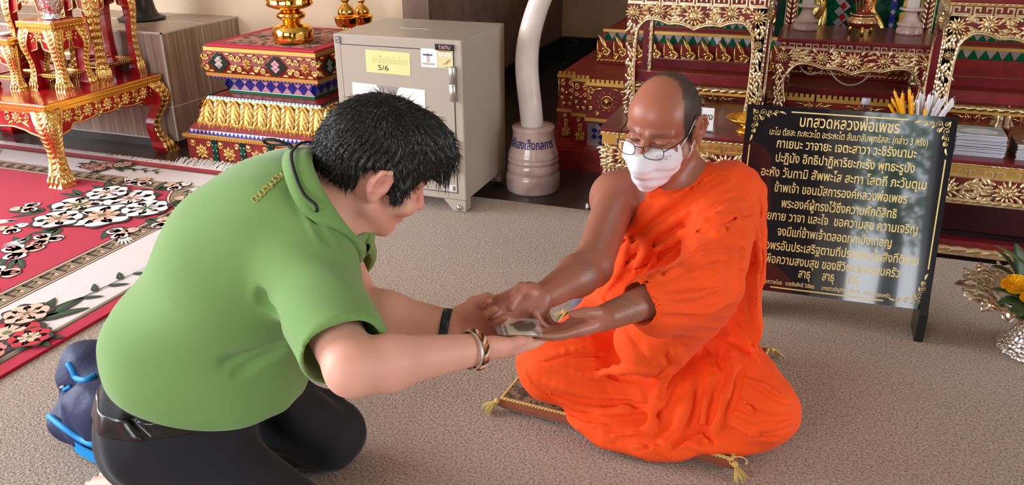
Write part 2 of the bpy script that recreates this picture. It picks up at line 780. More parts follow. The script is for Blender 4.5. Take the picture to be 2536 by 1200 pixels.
        return v, np.concatenate(faces)


def body_obj(name, body, h, mats, parent=None, color=None, mi=None, label=None, extra=None):
    """meshes a Body (or list of (Body, h)) as ONE smooth mesh object; color(P, N) -> rgb gives a colour attribute"""
    vs, fs, base = [], [], 0
    for b, hh in (body if isinstance(body, list) else [(body, h)]):
        v, f = b.mesh(hh)
        vs.append(v)
        fs.append(f + base)
        base += len(v)
    v, f = np.concatenate(vs), np.concatenate(fs)
    off = origin_of(parent)
    me = bpy.data.meshes.new(name)
    me.vertices.add(len(v))
    me.vertices.foreach_set('co', (v - off).ravel())
    me.loops.add(len(f) * 4)
    me.loops.foreach_set('vertex_index', f.ravel().astype(np.int32))
    me.polygons.add(len(f))
    me.polygons.foreach_set('loop_start', np.arange(0, len(f) * 4, 4, dtype=np.int32))
    me.polygons.foreach_set('loop_total', np.full(len(f), 4, dtype=np.int32))
    me.polygons.foreach_set('use_smooth', np.ones(len(f), bool))
    if mi is not None:
        me.polygons.foreach_set('material_index', mi(v[f].mean(1)).astype(np.int32))
    me.update(calc_edges=True)
    me.validate()
    if color is not None:
        a = me.color_attributes.new('tint', 'FLOAT_COLOR', 'POINT')
        c = np.ones((len(v), 4))
        c[:, :3] = color(v)
        a.data.foreach_set('color', c.ravel())
    o = link(name, me, parent, mats)
    if label:
        o['label'] = label
    return o


def wav(P, d, f, ph=0.0, warp=0.0, wf=7.0):
    """soft directional waves, used for cloth"""
    d = nrm(d)
    q = P @ d
    if warp:
        q = q + warp * (np.sin(P[:, 0] * wf + 1.3 * P[:, 1] * wf + ph) + np.sin(P[:, 2] * wf * 1.2 - P[:, 1] * wf * .7 + 2 * ph)) * .5
    return np.sin(q * f + ph)


def interp(pts, n):
    """smooth curve (Catmull-Rom) through the given points, n samples per span"""
    P = [np.asarray(p, float) for p in pts]
    if len(P) < 3:
        return [P[0] + (P[-1] - P[0]) * i / n for i in range(n + 1)]
    Q = [2 * P[0] - P[1]] + P + [2 * P[-1] - P[-2]]
    out = []
    for i in range(1, len(Q) - 2):
        for j in range(n):
            t = j / n
            a, b, c, d = Q[i - 1], Q[i], Q[i + 1], Q[i + 2]
            out.append(.5 * ((2 * b) + (c - a) * t + (2 * a - 5 * b + 4 * c - d) * t * t + (3 * b - a - 3 * c + d) * t ** 3))
    out.append(P[-1])
    return out
# ------------------------------------------------------------------ figures
def orth(f, up):
    f = nrm(f)
    up = V3(*up)
    up = nrm(up - f * (up @ f))
    return np.stack([np.cross(f, up), f, up], 1)      # columns right, forward, up


def head_prims(b, c, R, K, nose=1.0, jaw=1.0, cheeks=0.0, ear=True):
    """head sculpted in its own axes: x right, y forward, z up, origin between the ears"""
    c = V3(*c)
    M = R.T

    def w(x, y, z):
        return c + R @ (V3(x, y, z) * K)

    def e(p, r, k=.012, op='u', rot=None):
        MM = M if rot is None else rot @ M
        b.ell(w(*p), V3(*r) * K, MM, k * K, op)

    def cn(p, q, r1, r2, k=.01, op='u'):
        b.cone(w(*p), w(*q), r1 * K, r2 * K, k * K, op)
    e((0, -.010, .038), (.0755, .096, .086))
    e((0, -.042, .012), (.068, .062, .066), .02)
    e((0, .040, .045), (.064, .052, .052), .02)
    e((0, .030, -.038), (.060 * jaw, .066, .062), .02)
    e((0, .046, -.072), (.047 * jaw, .044, .044), .02)
    e((0, .076, -.100), (.024, .020, .018), .018)
    for s in (-1, 1):
        cn((s * .058 * jaw, -.008, -.055), (s * .03, .065, -.098), .020, .016, .02)
        e((s * .043, .066, -.028), (.026 + cheeks, .022 + cheeks * .6, .024), .018)
        cn((s * .012, .092, .024), (s * .052, .068, .022), .0095, .008, .012)        # brow
        e((s * .033, .094, .004), (.021, .014, .013), .008, 's')                       # socket
        e((s * .033, .078, .002), (.0145, .0135, .0125), .004)                         # eyeball under the lid
        cn((s * .016, .086, .008), (s * .050, .074, .006), .0042, .0036, .004)         # upper lid
        cn((s * .018, .086, -.008), (s * .048, .074, -.006), .0034, .003, .005)        # lower lid
        e((s * .0125, .103, -.040), (.010 * nose, .011, .0085), .006)                  # nostril wing
    cn((0, .090, .010), (0, .116, -.032), .0085 * nose, .0125 * nose, .012)
    e((0, .115, -.036), (.0115 * nose, .0105, .0095), .008)
    for s in (-1, 1):
        e((s * .007, .112, -.045), (.0035, .005, .003), .003, 's')
    cn((-.020, .092, -.066), (.020, .092, -.066), .0055, .0055, .006)
    cn((-.017, .091, -.0755), (.017, .091, -.0755), .0062, .0062, .006)
    e((0, .105, -.0705), (.022, .009, .0014), .003, 's')
    if ear:
        for s in (-1, 1):
            o = V3(s * .077, -.012, .0)
            # auricle: rim, lobe, hollow
            rim = [V3(0, .012, -.012), V3(s * .006, .010, .018), V3(s * .012, -.002, .033), V3(s * .016, -.018, .028), V3(s * .017, -.024, .008), V3(s * .013, -.018, -.014), V3(s * .006, -.004, -.030)]
            e(tuple(o + V3(s * .006, -.006, .002)), (.008, .022, .031), .006)
            for i in range(len(rim) - 1):
                cn(tuple(o + rim[i]), tuple(o + rim[i + 1]), .0046, .0046, .004)
            e(tuple(o + V3(s * .007, -.002, -.028)), (.0062, .010, .011), .006)
            e(tuple(o + V3(s * .016, -.004, .004)), (.0085, .012, .016), .004, 's')
            cn(tuple(o + V3(s * .010, -.012, .016)), tuple(o + V3(s * .010, -.010, -.012)), .004, .003, .004)
            e(tuple(o + V3(s * .005, .010, -.004)), (.005, .005, .007), .004)
    return w


def hand_prims(b, wrist, d, n, side, K=1.0, curl=None, thumb=None, spread=1.0):
    """wrist point, finger direction d, palm-side normal n; side +1: thumb lies towards cross(d, n), -1: opposite.
    curl: four finger tuples of three joint angles towards the palm. returns fingertip points"""
    d = nrm(d)
    n = nrm(V3(*n) - d * (V3(*n) @ d))
    x = nrm(np.cross(d, n)) * side

    def w(a, bb, c):
        return V3(*wrist) + (x * a + d * bb + n * c) * K
    M = np.stack([x, d, n])
    curl = curl or [(.25, .3, .2)] * 4
    base = [(.030, .090, 0), (.0105, .095, 0), (-.0095, .090, 0), (-.029, .080, -.001)]
    lens = [(.040, .025, .021), (.044, .028, .022), (.041, .026, .021), (.032, .020, .019)]
    rad = [(.0102, .0095, .0088, .0074), (.0104, .0097, .0090, .0076), (.0100, .0094, .0086, .0073), (.0090, .0083, .0076, .0065)]
    tips = []
    for i in range(4):
        bx, by, bz = base[i]
        b.cone(w(bx * .55, .012, 0), w(bx, by, bz), .0165 * K, .0112 * K, .014 * K)
        p = V3(bx, by, bz)
        fan = (bx / .03) * .03 * spread
        a = 0.0
        for j in range(3):
            a += curl[i][j]
            q = p + V3(sin(fan) * cos(a), cos(fan) * cos(a), sin(a)) * lens[i][j]
            b.cone(w(*p), w(*q), rad[i][j] * K, rad[i][j + 1] * K, (.006 if j == 0 else .003) * K)
            p = q
        tips.append((w(*p), p))
    b.ell(w(0, .05, -.002), V3(.040, .048, .0135) * K, M, .014 * K)
    b.ell(w(.022, .032, .010), V3(.019, .032, .014) * K, M, .010 * K)      # thenar
    b.ell(w(-.024, .036, .007), V3(.015, .036, .012) * K, M, .010 * K)     # hypothenar
    th = thumb or [(.016, .018, .004), (.042, .048, .010), (.056, .078, .014), (.060, .104, .016)]
    tr = (.0145, .0125, .0112, .0085)
    for j in range(3):
        b.cone(w(*th[j]), w(*th[j + 1]), tr[j] * K, tr[j + 1] * K, (.012 if j == 0 else .004) * K)
    tips.append((w(*th[3]), V3(*th[3])))
    return w, tips


def nail(mb, p, d, up, w=.0055, l=.0075, mi=0):
    """small curved finger nail on top of a fingertip"""
    d, up = nrm(d), nrm(up)
    x = np.cross(d, up)

    def f(u, v):
        a = (u - .5) * 1.7
        return V3(*p) + d * ((v - .5) * 2 * l) + x * (w * sin(a)) + up * (w * (cos(a) - 1) * .8)
    mb.grid(f, 6, 4, mi)


def hair_strands(mb, roots, dirs, length, width, bend, n=3, mi=0, jit=.25):
    """many thin tapering locks"""
    for p, d in zip(roots, dirs):
        L = length * random.uniform(.6, 1.2)
        d = nrm(d + RNG.normal(0, jit, 3))
        s = nrm(np.cross(d, RNG.normal(0, 1, 3)))
        q = V3(*p)
        vs = []
        for i in range(n + 1):
            t = i / n
            ww = width * (1 - t) ** .7
            vs += [q - s * ww, q + s * ww]
            d = nrm(d + bend * .35)
            q = q + d * L / n
        mb.add(vs, [(2 * i, 2 * i + 1, 2 * i + 3, 2 * i + 2) for i in range(n)], mi, True)
# ------------------------------------------------------------------ colours and materials
def S(r, g, b):
    return tuple(((c / 255) / 12.92 if c / 255 <= .04045 else ((c / 255 + .055) / 1.055) ** 2.4) for c in (r, g, b))


M_CARPET = mat('beige_pile', S(196, 172, 154), 0.97, var=('noise', 150.0, S(128, 106, 92), .42, .70), sheen=0.2,
               bump=[('noise', 120.0, 1.0, 0.010), ('noise', 300.0, 0.8, 0.004)])
M_DARKFLOOR = mat('dark_floor_tile', S(48, 36, 32), 0.28, var=('noise', 4.0, S(66, 50, 44), .35, .65))
M_CREAM = mat('cream_wallpaper', S(222, 196, 164), 0.7, var=('noise', 3.0, S(206, 178, 148), .3, .7), bump=('noise', 60, .15, .002))
M_TAUPE = mat('taupe_wallpaper', S(140, 112, 98), 0.75, var=('noise', 9.0, S(122, 97, 86), .4, .6), bump=('wave', 18, .25, .002))
M_BEIGEWALL = mat('tan_wallpaper', S(176, 140, 108), 0.75, var=('noise', 5.0, S(160, 126, 96), .4, .6))
M_GRANITE = mat('black_granite', (0.012, 0.012, 0.013), 0.12, var=('noise', 40, (.05, .05, .055), .58, .75))
M_CEIL = mat('white_ceiling', S(225, 220, 210), 0.8)
M_WHITEPAINT = mat('white_column', S(225, 218, 208), 0.6)
M_TILE = mat('striped_stone_tile', S(176, 152, 138), 0.32, var=('noise', (55.0, 55.0, 1.2), S(140, 116, 104), .38, .62))
M_GROUT = mat('pale_grout', S(205, 196, 186), 0.7)
M_GRASS = mat('lawn', S(96, 128, 62), 0.95, var=('noise', 2.0, S(120, 140, 80), .4, .6))
M_RED = mat('red_lacquer', S(170, 22, 32), 0.22, var=('noise', 14, S(150, 16, 26), .4, .6), coat=0.3)
M_DKRED = mat('maroon_lacquer', S(118, 26, 34), 0.28, var=('noise', 14, S(98, 20, 26), .4, .6), coat=0.2)
M_PAINTRED = mat('red_wall_paint', S(140, 28, 26), 0.5, var=('noise', 20, S(120, 22, 20), .4, .6))
M_GOLD = mat('bright_gold_leaf', (0.82, 0.54, 0.20), 0.24, 1.0, bump=[('noise', 90, .35, .004), ('voronoi', 130, .3, .003)])
M_GOLDSM = mat('smooth_gold', (0.83, 0.50, 0.13), 0.2, 1.0, bump=('noise', 60, .12, .003))
M_POLGOLD = mat('polished_gold', (0.88, 0.50, 0.10), 0.08, 1.0, bump=('voronoi', 60, .1, .003))
M_GOLDPAINT = mat('gold_paint', (0.72, 0.42, 0.10), 0.38, 0.75, bump=('noise', 120, .25, .002))
M_PALEGOLD = mat('pale_gold_leaf', (0.87, 0.71, 0.47), 0.31, 1.0, bump=[('noise', 110, .3, .003)], var=('noise', 35, (.66, .42, .18), .45, .7))
M_BLUE = mat('blue_mirror_mosaic', (0.02, 0.03, 0.30), 0.12, 0.35)
M_GREEN = mat('green_mirror_mosaic', (0.0, 0.13, 0.05), 0.12, 0.35)
M_DKGREEN = mat('dark_green_mosaic', (0.006, 0.04, 0.025), 0.12, 0.3)
M_SILVERT = mat('silver_mirror_mosaic', (0.62, 0.58, 0.62), 0.14, 0.7)
M_REDMOS = mat('red_mirror_mosaic', (0.45, 0.01, 0.02), 0.12, 0.35)
M_SILVER = mat('silver_metal', (0.78, 0.78, 0.82), 0.2, 1.0, bump=[('voronoi', 85, .6, .006)])
M_SILVERSM = mat('smooth_silver', (0.75, 0.75, 0.78), 0.22, 1.0)
M_WHITE = mat('white', S(236, 234, 236), 0.6)
M_BLACK = mat('black', (0.012, 0.012, 0.013), 0.4)

# ------------------------------------------------------------------ the hall
mb = MB().box((-6.0, -3.6, -0.16), (5.2, 7.2, -0.012))
struct('floor', mb, M_DARKFLOOR)

mb = MB().box((-5.78, -3.28, -0.0118), (4.98, 3.30, 0.0)).box((-2.16, 3.30, -0.0118), (-0.87, 3.42, 0.0)).box((-0.87, 3.30, -0.0118), (4.98, 3.37, 0.0))
carpet = obj('carpet', mb, M_CARPET)
tag(carpet, 'beige cut-pile carpet covering the hall floor beneath the two seated men', 'carpet')

mb = MB().box((-6.0, 4.30, -0.012), (-2.22, 4.46, 3.4))
struct('wall_back', mb, M_CREAM)
mb = MB().box((-2.22, 4.28, -0.012), (-2.06, 6.9, 3.4))
struct('wall_alcove_side', mb, M_TAUPE)
mb = MB().box((-2.06, 6.80, -0.012), (5.2, 6.96, 3.4))
struct('wall_alcove', mb, M_BEIGEWALL)
mb = MB().box((-1.47, 6.785, 0.2), (-1.455, 6.8, 3.4))
struct('trim_1', mb, M_TAUPE)
mb = MB().box((-2.06, 4.3, -0.012), (-2.03, 6.8, 0.19))
struct('baseboard_side', mb, M_GRANITE)
mb = MB().box((-2.03, 6.76, -0.012), (5.2, 6.8, 0.19))
struct('baseboard_back', mb, M_GRANITE)
mb = MB().box((-6.0, -3.6, 3.4), (5.2, 7.0, 3.5))
struct('ceiling', mb, M_CEIL)
# left wall with one wide opening, right wall with a doorway, open front with square columns
mb = MB()
mb.box((-6.0, -3.6, -0.012), (-5.8, -1.4, 3.4)).box((-6.0, 2.6, -0.012), (-5.8, 4.3, 3.4)).box((-6.0, -1.4, -0.012), (-5.8, 2.6, 0.5)).box((-6.0, -1.4, 3.0), (-5.8, 2.6, 3.4))
struct('wall_left', mb, M_CREAM)
mb = MB()
mb.box((5.0, -3.6, -0.012), (5.2, 0.6, 3.4)).box((5.0, 3.4, -0.012), (5.2, 6.96, 3.4)).box((5.0, 0.6, 2.9), (5.2, 3.4, 3.4))
struct('wall_right', mb, M_CREAM)
mb = MB()
mb.box((-6.0, -3.6, 2.75), (5.2, -3.3, 3.4)).box((-6.0, -3.6, -0.012), (-4.3, -3.3, 2.75)).box((-4.3, -3.6, -0.012), (-0.9, -3.3, 0.95)).box((-0.9, -3.6, -0.012), (0.66, -3.3, 2.75)).box((1.68, -3.6, -0.012), (5.2, -3.3, 2.75))
struct('wall_front', mb, mat('teak_wall', S(96, 70, 56), .6))
mb = MB().box((0.66, -3.62, -0.012), (0.98, -3.28, 2.75))
struct('trim_2', mb, M_WHITEPAINT)
mb = MB().box((-40, -40, -0.5), (40, 40, -0.17))
struct('ground', mb, M_GRASS)

# ------------------------------------------------------------------ stone-tiled plinth in the left corner
t = thing('tiled_plinth', 'low plinth clad in striped brown stone tiles against the cream wall', 'plinth', (-4.6, 3.97, -0.012))
mb = MB()
X1, Y0, ZT = -3.345, 3.645, 0.627
mb.box((-5.79, Y0, 0.03), (X1, 4.297, ZT))
obj('tile_cladding', mb, M_TILE, t)
mb = MB()
w = .006
for z in (0.222,):
    mb.box((-5.79, Y0 - .0015, z - w / 2), (X1, Y0, z + w / 2)).box((X1, Y0, z - w / 2), (X1 + .0015, 4.297, z + w / 2))
for x in (-3.95, -4.55, -5.15):
    mb.box((x, Y0 - .0015, 0.03), (x + w, Y0, 0.22))
    mb.box((x + .2, Y0 - .0015, .225), (x + .2 + w, Y0, ZT))
mb.box((X1, 3.97, .225), (X1 + .0015, 3.97 + w, ZT))
mb.box((-5.79, Y0 - .002, ZT - .008), (X1 + .002, Y0 + .006, ZT + .002)).box((X1 - .006, Y0, ZT - .008), (X1 + .002, 4.297, ZT + .002))
mb.box((X1 - .006, Y0 - .002, 0.03), (X1 + .002, Y0 + .006, ZT))
for x in (-3.75, -4.35):
    mb.box((x, Y0, ZT), (x + w, 4.297, ZT + .0015))
mb.box((-5.79, 4.0, ZT), (X1, 4.0 + w, ZT + .0015))
mb.box((-5.79, Y0 - .002, .028), (X1, Y0, .036)).box((X1, Y0, .028), (X1 + .002, 4.297, .036))
obj('grout_line', mb, M_GROUT, t)
mb = MB().box((-5.79, Y0 - .004, -0.012), (X1 + .004, 4.297, 0.03))
obj('base_course', mb, M_DARKFLOOR, t)

p = onz(352, 48, ZT + .0017)
t = thing('statue_stand', 'black flared foot of a dark statue on the tiled plinth', 'statue stand', p)
mb = MB()
mb.lathe([(.115, 0), (.118, .015), (.095, .035), (.085, .06), (.075, .12), (.07, .3), (.09, .55)], p, 24)
obj('stem', mb, mat('ebony', (.012, .010, .010), .3), t)
mb = MB()
mb.lathe([(.13, 0), (.135, .012), (.118, .02)], p, 24)
obj('foot_ring', mb, M_BLACK, t)

# a garden tree beyond the doorway
t = thing('garden_tree', 'leafy garden tree seen only mirrored in the black board', 'tree', (2.2, -8.0, -0.17))
mb = MB().tube([V3(2.2, -8, -.17), V3(2.25, -8, 1.2), V3(2.1, -8.05, 2.4)], [.16, .12, .08], 10)
obj('trunk', mb, mat('bark', S(92, 74, 58), .9), t)
mb = MB()
for i in range(2600):
    a, z, r = random.uniform(0, 2 * pi), random.uniform(-1, 1), random.random() ** .4
    c = V3(2.1 + 1.25 * r * cos(a) * sqrt(1 - z * z), -8 + 1.1 * r * sin(a) * sqrt(1 - z * z), 2.3 + 1.35 * r * z)
    d = nrm(RNG.normal(0, 1, 3))
    s_ = nrm(np.cross(d, RNG.normal(0, 1, 3)))
    mb.add([c, c + d * .06 + s_ * .03, c + d * .13, c + d * .06 - s_ * .03], [(0, 1, 2, 3)], 0)
obj('crown', mb, mat('tree_leaf', S(108, 138, 84), .6), t)
# ------------------------------------------------------------------ carved gilt tables of the left altar set
def sleg(mb, cx, cy, sx, sy, z0, z1, w, out, lw=0.012, ornament=True, thin=0.62, foot=1.25, n=14):
    """S-curved corner leg; (cx, cy) is the outer corner, (sx, sy) point outwards. slot 0 gilt, slot 1 red inner faces"""
    secs = []
    for i in range(n + 1):
        t = i / n            # from top to bottom
        z = z1 + (z0 - z1) * t
        bulge = out * (1.0 * sin(pi * min(1, t / .42)) * (t < .42) * .8 - .75 * sin(pi * min(1, max(0, (t - .42) / .42))) * (t >= .42) + .9 * max(0, (t - .8) / .2) ** 1.4)
        ww = w * (1.12 - (1.12 - thin) * sin(pi / 2 * min(1, t / .62)) ** 1.2) if t < .62 else w * (thin + (foot - thin) * (max(0, (t - .62)) / .38) ** 2.2)
        if t > .93:
            ww *= 1 - (t - .93) * 3.0
        secs.append((cx + sx * bulge, cy + sy * bulge, z, ww))
    # corner ring order: outer corner, along x inwards, inner corner, along y inwards
    vs, fs, mi = [], [], []
    for (x, y, z, ww) in secs:
        vs += [(x, y, z), (x - sx * ww, y, z), (x - sx * ww, y - sy * ww, z), (x, y - sy * ww, z)]
    for i in range(n):
        for k in range(4):
            k2 = (k + 1) % 4
            f = (i * 4 + k, i * 4 + k2, (i + 1) * 4 + k2, (i + 1) * 4 + k)
            if sx * sy > 0:
                f = f[::-1]
            mb.add([vs[j] for j in f], [(0, 1, 2, 3)], 0 if k in (0, 3) else 1)
    mb.add(vs[-4:], [(0, 1, 2, 3)], 0)
    mb.add(vs[:4], [(0, 1, 2, 3)], 0)
    if ornament:
        for face in (0, 1):
            for i in range(n):
                a, b = secs[i], secs[i + 1]
                ww = (a[3] + b[3]) / 2
                if face == 0:
                    o = V3((a[0] + b[0]) / 2 - sx * ww / 2, (a[1] + b[1]) / 2, (a[2] + b[2]) / 2)
                    u, nn = V3(1, 0, 0), V3(0, sy, 0)
                else:
                    o = V3((a[0] + b[0]) / 2, (a[1] + b[1]) / 2 - sy * ww / 2, (a[2] + b[2]) / 2)
                    u, nn = V3(0, 1, 0), V3(sx, 0, 0)
                tv = V3(0, (a[1] - b[1]) if face == 0 else 0, a[2] - b[2]) if face == 0 else V3(a[0] - b[0], 0, a[2] - b[2])
                fr = (o, u, nrm(tv), nn)
                dz = np.linalg.norm(tv)
                if i < n - 2:
                    for s in (-1, 1):
                        o_leaf(mb, fr, s * ww * .06, -dz * .5, pi / 2 - s * .75, ww * .62, ww * .2, lw, 0, s * .5, 4)
                    o_ball(mb, fr, 0, 0, ww * .13, 0, .9, 6)
                elif i == n - 2:
                    for s in (-.32, 0, .32):
                        o_leaf(mb, fr, s * ww, dz * .6, -pi / 2, dz * 2.1, ww * .2, lw * 1.6, 0, 0, 5)
    return mb


def gilt_table(name, label, x0, x1, y0, y1, z0, zt, apr, legw, out, group=None, gold=None, rail=None, sides=('f', 'r'), arch=0.45, nfl=3, lip=0.03, legs='flr'):
    gold = gold or M_GOLD
    t = thing(name, label, 'table', ((x0 + x1) / 2, (y0 + y1) / 2, z0), group=group)
    # top board and gilt beaded lip
    mb = MB()
    mb.box((x0 + .004, y0 + .004, zt - .02), (x1 - .004, y1 - .004, zt), 0, .002)
    obj('tabletop', mb, M_RED, t)
    mb = MB()
    e = .006
    mb.box((x0 - e, y0 - e, zt - lip), (x1 + e, y0 + .004, zt - .002), 0, .004)
    mb.box((x1 - .004, y0 + .004, zt - lip), (x1 + e, y1 - .002, zt - .002), 0, .004)
    mb.box((x0 - e, y0 + .004, zt - lip), (x0 + .004, y1 - .002, zt - .002), 0, .004)
    mb.box((x0 - e, y1 - .002, zt - lip), (x1 + e, y1 + e, zt - .002), 0, .004)
    mb.box((x0 + .002, y0 + .002, zt - lip * 1.6), (x1 - .002, y1 - .002, zt - lip), 0)
    fF = frame((x0, y0 - e, 0), (1, 0, 0), (0, 0, 1))
    fR = frame((x1 + e, y0, 0), (0, 1, 0), (0, 0, 1))
    br = lip * .14
    o_beads(mb, fF, 0, zt - lip * .8, x1 - x0, zt - lip * .8, max(6, int((x1 - x0) / (br * 4))), br)
    o_beads(mb, fR, 0, zt - lip * .8, y1 - y0, zt - lip * .8, max(6, int((y1 - y0) / (br * 4))), br)
    obj('beaded_lip', mb, M_GOLDSM, t)
    # aprons
    za = zt - lip * 1.3
    for sd in ('f', 'r', 'b', 'l'):
        L = (x1 - x0) if sd in 'fb' else (y1 - y0)
        if sd == 'f':
            fr = frame((x0, y0 + .008, 0), (1, 0, 0), (0, 0, 1))
        elif sd == 'r':
            fr = frame((x1 - .008, y0, 0), (0, 1, 0), (0, 0, 1))
        elif sd == 'b':
            fr = frame((x1, y1 - .008, 0), (-1, 0, 0), (0, 0, 1))
        else:
            fr = frame((x0 + .008, y1, 0), (0, -1, 0), (0, 0, 1))
        mb = MB()
        n = 36
        low = []
        for i in range(n + 1):
            s = i / n
            edge = min(s, 1 - s) * L / (legw * 1.6)
            arc = arch * sin(pi * s) ** .6
            scal = .10 * abs(sin(pi * s * 5)) if nfl >= 3 else 0.12 * abs(sin(pi * s * 3))
            drop = 1 - arc + scal
            if edge < 1:
                drop = 1 + .3 * (1 - edge)
            low.append((s * L, za - apr * min(1.25, max(.3, drop))))
        # column strips keep the concave outline clean
        for i in range(n):
            (a0, b0), (a1, b1) = low[i], low[i + 1]
            mb.prism([(a0, b0), (a1, b1), (a1, za), (a0, za)], -.018, 0, fr, 1)
        mb.tube([fp(fr, a, b, 0) for a, b in low], max(.004, apr * .045), 6, 0)
        if sd in sides:
            k = nfl
            for i in range(k):
                a = L * (i + 1) / (k + 1)
                b = za - apr * .42 * (1 - arch * .3)
                R = min(apr * .32, L / (k + 1) * .28)
                o_flower(mb, fr, a, b, R, 8, 0, h=R * .25)
                for s in (-1, 1):
                    o_scroll(mb, fr, a + s * R * 1.75, b + R * .1, R * .62, 1.2, pi / 2, -s, None, 0)
                    o_leaf(mb, fr, a + s * R * .9, b - R * .5, -.25 if s > 0 else pi + .25, R * 1.5, R * .3, R * .25, 0, -s * .8)
                    o_leaf(mb, fr, a + s * R * 1.2, b + R * .7, .2 if s > 0 else pi - .2, R * 1.2, R * .26, R * .25, 0, s * .7)
        obj('apron', mb, [gold, M_RED], t)
    # legs
    for (cx, cy, sx, sy) in ((x1, y0, 1, -1), (x0, y0, -1, -1), (x1, y1, 1, 1), (x0, y1, -1, 1)):
        mb = sleg(MB(), cx, cy, sx, sy, z0 if (cy < 3.3 or z0 > .1) else -.0118, za - .001, legw, out, legw * .12)
        obj('leg', mb, [gold, M_RED], t)
    if rail:
        mb = MB()
        h = rail[1]
        i = legw * .35
        o = legw * .45
        for (a, b) in (((x0 + o, y0 + i), (x1 - o, y0 + i + .014)), ((x0 + o, y1 - i - .014), (x1 - o, y1 - i))):
            mb.box((a[0], a[1], rail[0] - h), (b[0], b[1], rail[0]), 0)
        for xx in (x0 + i, x1 - i - .014):
            mb.box((xx, y0 + o, rail[0] - h), (xx + .014, y1 - o, rail[0]), 0)
        f1 = frame((x0 + o, y0 + i, 0), (1, 0, 0), (0, 0, 1))
        o_beads(mb, f1, 0, rail[0] - h / 2, x1 - x0 - 2 * o, rail[0] - h / 2, int((x1 - x0) / .018), .005)
        f2 = frame((x1 - i, y0 + o, 0), (0, 1, 0), (0, 0, 1))
        o_beads(mb, f2, 0, rail[0] - h / 2, y1 - y0 - 2 * o, rail[0] - h / 2, int((y1 - y0) / .018), .005)
        obj('stretcher', mb, [M_GOLDSM], t)
        mb = MB().box((x0 + i, y0 + i, rail[0] - h * .8), (x1 - i, y1 - i, rail[0] - h * .3))
        obj('shelf', mb, M_RED, t)
    return t


ZB = 0.414
gilt_table('altar_table', 'wide low red table with gilt carved apron and paw feet, standing on the floral rug', -4.56, -3.372, 2.855, 3.615, 0.0125, ZB, .105, .088, .035, arch=.32, nfl=5)
gilt_table('altar_table', 'small gilt arched stand carrying the silver cup, on the wide red table', -3.715, -3.497, 3.10, 3.30, ZB, .752, .09, .058, .012, group=None, rail=(.492, .016), arch=.6, nfl=1, lip=.034)
gilt_table('altar_table', 'small low gilt stand left of the silver cup, cut by the picture edge', -3.965, -3.742, 3.05, 3.27, ZB, .668, .08, .056, .012, rail=(.478, .016), arch=.6, nfl=1, lip=.032)
gilt_table('altar_table', 'tall narrow red stand with gold edged legs behind the small gilt stands', -3.675, -3.462, 3.325, 3.610, ZB, .93, .1, .058, .010, rail=(.505, .02), arch=.6, nfl=1, lip=.034)
gilt_table('altar_table', 'tall gilt stand at the far left edge behind the low gilt stand', -4.05, -3.74, 3.325, 3.6, ZB, .905, .1, .055, .010, rail=(.505, .02), arch=.6, nfl=1, lip=.034)

# silver cup on the small stand and a white saucer on the low one
t = thing('silver_cup', 'embossed silver cup on top of the small gilt arched stand', 'cup', (-3.585, 3.205, .752))
mb = MB()
mb.lathe([(.045, 0), (.048, .006), (.038, .016), (.036, .03), (.050, .045), (.055, .06), (.066, .11), (.075, .16), (.068, .16), (.05, .07), (0, .06)], (-3.585, 3.205, .752), 28, 0)
obj('bowl', mb, M_SILVER, t)
mb = MB()
mb.tube([(-3.585 + .05 * cos(a), 3.205 + .05 * sin(a), .757) for a in np.linspace(0, 2 * pi, 33)], .005, 6)
obj('foot_rim', mb, M_SILVERSM, t)
mb = MB()
mb.lathe([(.018, 0), (.03, .004), (.034, .012), (.03, .012), (0, .006)], (-3.86, 3.14, .668), 20)
tag(obj('saucer', mb, M_WHITE, at0=(-3.86, 3.14, .668)), 'tiny white saucer on the low gilt stand at the left edge', 'saucer')

# ------------------------------------------------------------------ floral rug
M_RUGPINK = mat('rug_crimson', S(184, 20, 54), 0.95, sheen=.1, bump=('noise', 300, .5, .003))
M_RUGIVORY = mat('rug_ivory', S(222, 208, 205), 0.95, sheen=.2, bump=('noise', 300, .5, .003))
M_RUGTAUPE = mat('rug_tan', S(150, 128, 100), 0.95, bump=('noise', 300, .5, .003))
M_RUGDARK = mat('rug_dark_brown', S(70, 52, 48), 0.95)
M_RUGGREEN = mat('rug_dark_green', S(52, 72, 52), 0.95)
M_RUGOLIVE = mat('rug_olive', S(112, 118, 76), 0.95)
M_RUGROSE = mat('rug_rose', S(208, 130, 120), 0.95)
M_RUGRED = mat('rug_red', S(196, 48, 56), 0.95)
M_RUGWHITE = mat('rug_white', S(238, 230, 226), 0.95)
M_RUGPEACH = mat('rug_peach', S(222, 186, 160), 0.95)
RUGM = [M_RUGPINK, M_RUGIVORY, M_RUGTAUPE, M_RUGDARK, M_RUGGREEN, M_RUGOLIVE, M_RUGROSE, M_RUGRED, M_RUGWHITE, M_RUGPEACH]
RX1, RY1, RX0, RY0 = -2.172, 3.325, -5.5, -1.2
RZ = 0.0108
mb = MB()
mb.box((RX0, RY0, 0.0005), (RX1, RY1, RZ), 0, 0.002)
_lv = [RZ]


def flat(poly, mi, step=0.0002):
    """one woven patch; patches that overlap lie a hair above one another"""
    z = _lv[0]
    mb.add([(x, y, z) for x, y in poly], [tuple(range(len(poly)))], mi)


def layer(k):
    _lv[0] = RZ + .0003 * k


def rect(x0, y0, x1, y1, mi):
    flat([(x0, y0), (x1, y0), (x1, y1), (x0, y1)], mi)


layer(1)
rect(RX0, RY0, RX1 - .055, RY1 - .05, 3)
layer(2)
rect(RX0, RY0, RX1 - .065, RY1 - .06, 2)
layer(3)
rect(RX0, RY0, RX1 - .078, RY1 - .075, 1)
layer(4)
# key band with a scooped corner
KX, KY = -2.545, 3.085


